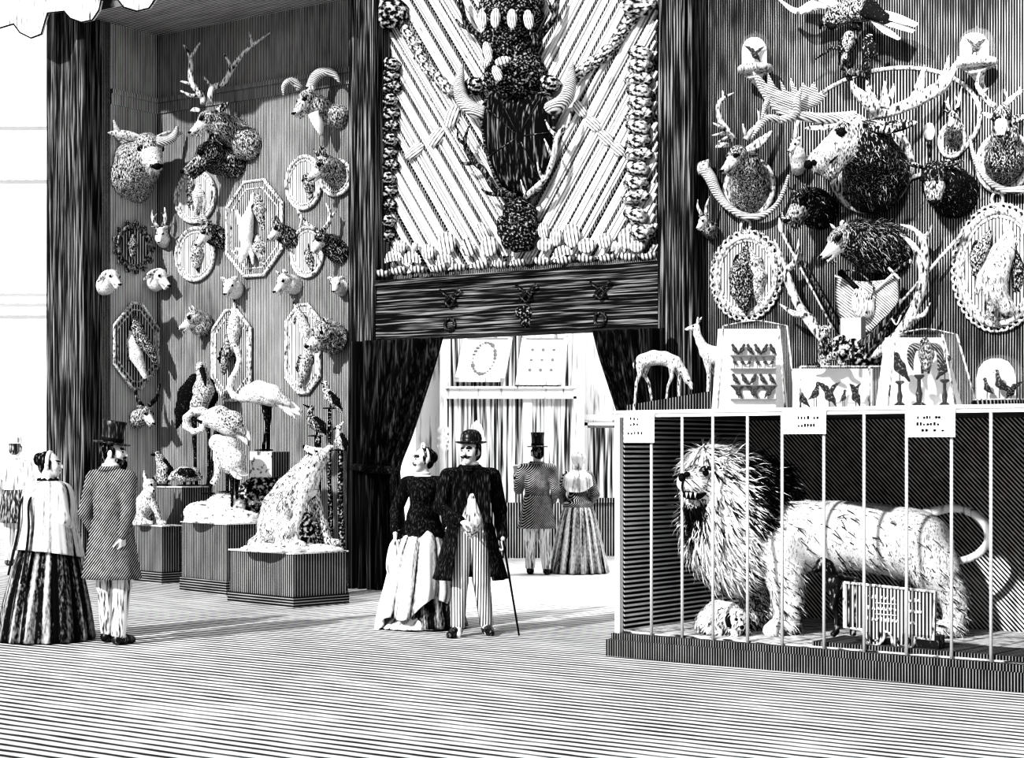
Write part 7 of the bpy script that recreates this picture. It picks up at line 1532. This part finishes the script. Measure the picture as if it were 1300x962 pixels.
# ---------------- couple at the left, seen from behind
g = Fig('person', 'bearded man in top hat and hatched coat, seen from behind at the left', 142, 817, 148, 1.73)
g.toes = [(.1, -1), (-.3, -1)]
body(g, hd=-58, arms=(((-.25, .06, 1.13), (-.22, .10, .93)), ((.27, .04, 1.12), (.23, -.06, .90))), legs=(((-.10, -.02, .49), (-.12, .04, .08)), ((.10, -.03, .49), (.11, -.06, .08))), hands=((.2, -.2, -1), (0, -.3, -1)), palms=((1, 0, 0), (-1, 0, 0)), curl=(.9, .6))
hair(g); trousers(g, 'trouser_w'); shoes(g); shirt(g); coat(g, 'cloth_m', hem=.56, flare=.07, ws=.165); top_hat(g, tilt=-.14, H=.19)
S = Soft(.012); S.limb([g.q((*g.h(-.06, .05, -.06), .02)), g.q((*g.h(0, .085, -.09), .034)), g.q((*g.h(.06, .05, -.06), .02))]); S.limb([g.q((*g.h(0, .085, -.09), .03)), g.q((*g.h(0, .095, -.13), .018))]); g.soft('beard', S, 'hair', .007)
g.tube('moustache', 'hair', (*g.h(-.035, .092, -.04), .004), (*g.h(0, .108, -.036), .010), (*g.h(.035, .092, -.04), .004))
g = Fig('person', 'woman in pale cape with dark ribbons and wide dark skirt, at the left', 62, 812, 138, 1.62, True)
body(g, hd=-52, arms=(((-.24, .0, 1.13), (-.17, -.14, 1.02)), ((.24, .0, 1.13), (.17, -.16, 1.05))), hands=((.6, -.6, 0), (-.6, -.6, 0)), palms=((0, 0, -1), (0, 0, -1)))
hair(g); bodice(g, 'cloth_w', .13)
S = Soft(.02); S.ell(g.w(g.h(0, -.10, .055)), (.055, .055, .06), tone=.2); g.soft('hair_bun', S, 'hair', .009)
g.tube('bonnet', 'shell', *[(*g.h(.09*math.cos(a), .0, .03+.095*math.sin(a)), .018) for a in np.linspace(-.3, math.pi+.3, 13)], seg=8, flat=.5)
g.tube('neck_ruff', 'ink', *[(.085*math.cos(a), .01+.08*math.sin(a), 1.475+.015*math.sin(a*7), .022) for a in np.linspace(0, 2*math.pi, 25)], seg=7, sub=1)
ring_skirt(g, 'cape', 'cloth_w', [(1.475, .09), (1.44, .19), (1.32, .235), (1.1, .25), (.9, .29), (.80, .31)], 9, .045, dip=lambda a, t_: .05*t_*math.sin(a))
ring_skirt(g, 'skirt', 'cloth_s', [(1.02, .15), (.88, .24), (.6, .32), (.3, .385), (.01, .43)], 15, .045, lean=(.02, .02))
for x0, x1, hz in ((-.05, -.10, .55), (.05, .04, .62)):
    g.tube('ribbon', 'ink', (x0, .10, 1.47, .014), (x0*1.3, .25, 1.30, .017), (x1*1.2, .29, 1.05, .018), (x1*1.4, .34, hz+.2, .02), (x1*1.5, .39, hz, .015), flat=.4, flatdir=tuple(g.dirw((0, 1, 0))))
# ---------------- couple in the back room, seen from behind
g = Fig('person', 'man in top hat and frock coat seen from behind, raising one hand, beyond the doorway', 682, 729, 172, 1.72)
body(g, hd=22, arms=(((-.25, .0, 1.13), (-.20, -.12, .98)), ((.25, .0, 1.14), (.30, -.14, 1.34))), legs=(((-.09, -.01, .49), (-.13, .02, .08)), ((.09, -.01, .49), (.10, -.03, .08))), hands=((.4, -.7, 0), (.1, -.2, 1)), palms=((0, 0, -1), (0, 1, 0)), curl=(.5, .8))
hair(g); trousers(g, 'trouser_w'); shoes(g); coat(g, 'cloth_m', hem=.62, flare=.06, ws=.16); top_hat(g, H=.19)
g = Fig('person', 'woman in pale shawl and pleated skirt seen from behind, beyond the doorway', 734, 727, 170, 1.62, True)
body(g, hd=18, arms=(((-.25, .02, 1.13), (-.17, -.10, 1.0)), ((.25, .02, 1.13), (.20, -.1, 1.0))), hands=((.6, -.6, 0), (-.6, -.6, 0)), palms=((0, 0, -1), (0, 0, -1)), nod=-.1)
bodice(g, 'cloth_m', .13, .05)
S = Soft(.015); S.ell(g.w(g.h(0, -.03, .03)), (.095, .10, .11)); S.limb([g.q((*g.h(0, -.06, -.04), .07)), g.q((*g.h(0, -.05, -.10), .05))]); g.soft('bonnet', S, 'faint', .01)
ring_skirt(g, 'shawl', 'cloth_w', [(1.48, .085), (1.43, .19), (1.35, .215), (1.30, .22)], 7, .04, dip=lambda a, t_: -.14*t_*max(0, math.sin(a)))
ring_skirt(g, 'skirt', 'cloth_g', [(1.04, .14), (.9, .22), (.6, .30), (.3, .36), (.01, .42)], 18, .05)
# ---------------- faint man at the far left
g = Fig('person', 'pale man in a soft hat and long coat, at the far left edge', 19, 713, 165, 1.78, Y=24.6)
body(g, hd=10, arms=(((-.26, .02, 1.13), (-.24, -.05, .92)), ((.26, .02, 1.13), (.22, -.12, .98))))
hair(g, 'faint_d'); trousers(g, 'faint'); shoes(g, 'faint_d'); coat(g, 'faint', hem=.60, flare=.06, ws=.165)
S = Soft(.01); 
for c_ in g.root.children:
    if c_.name.startswith('coat_skirt'): c_.data.materials[0] = M['faint_d']
A = np.stack([g.lf, g.fw, g.up], 1)
if np.linalg.det(A) < 0: A[:, 0] *= -1
g.lathe('soft_hat', 'faint', [(.082, 0), (.125, -.004), (.128, .006), (.088, .012), (.09, .06), (.080, .10), (.05, .115), (.004, .11)], g.h(0, -.012, .078), A, 1.0, 1.12)
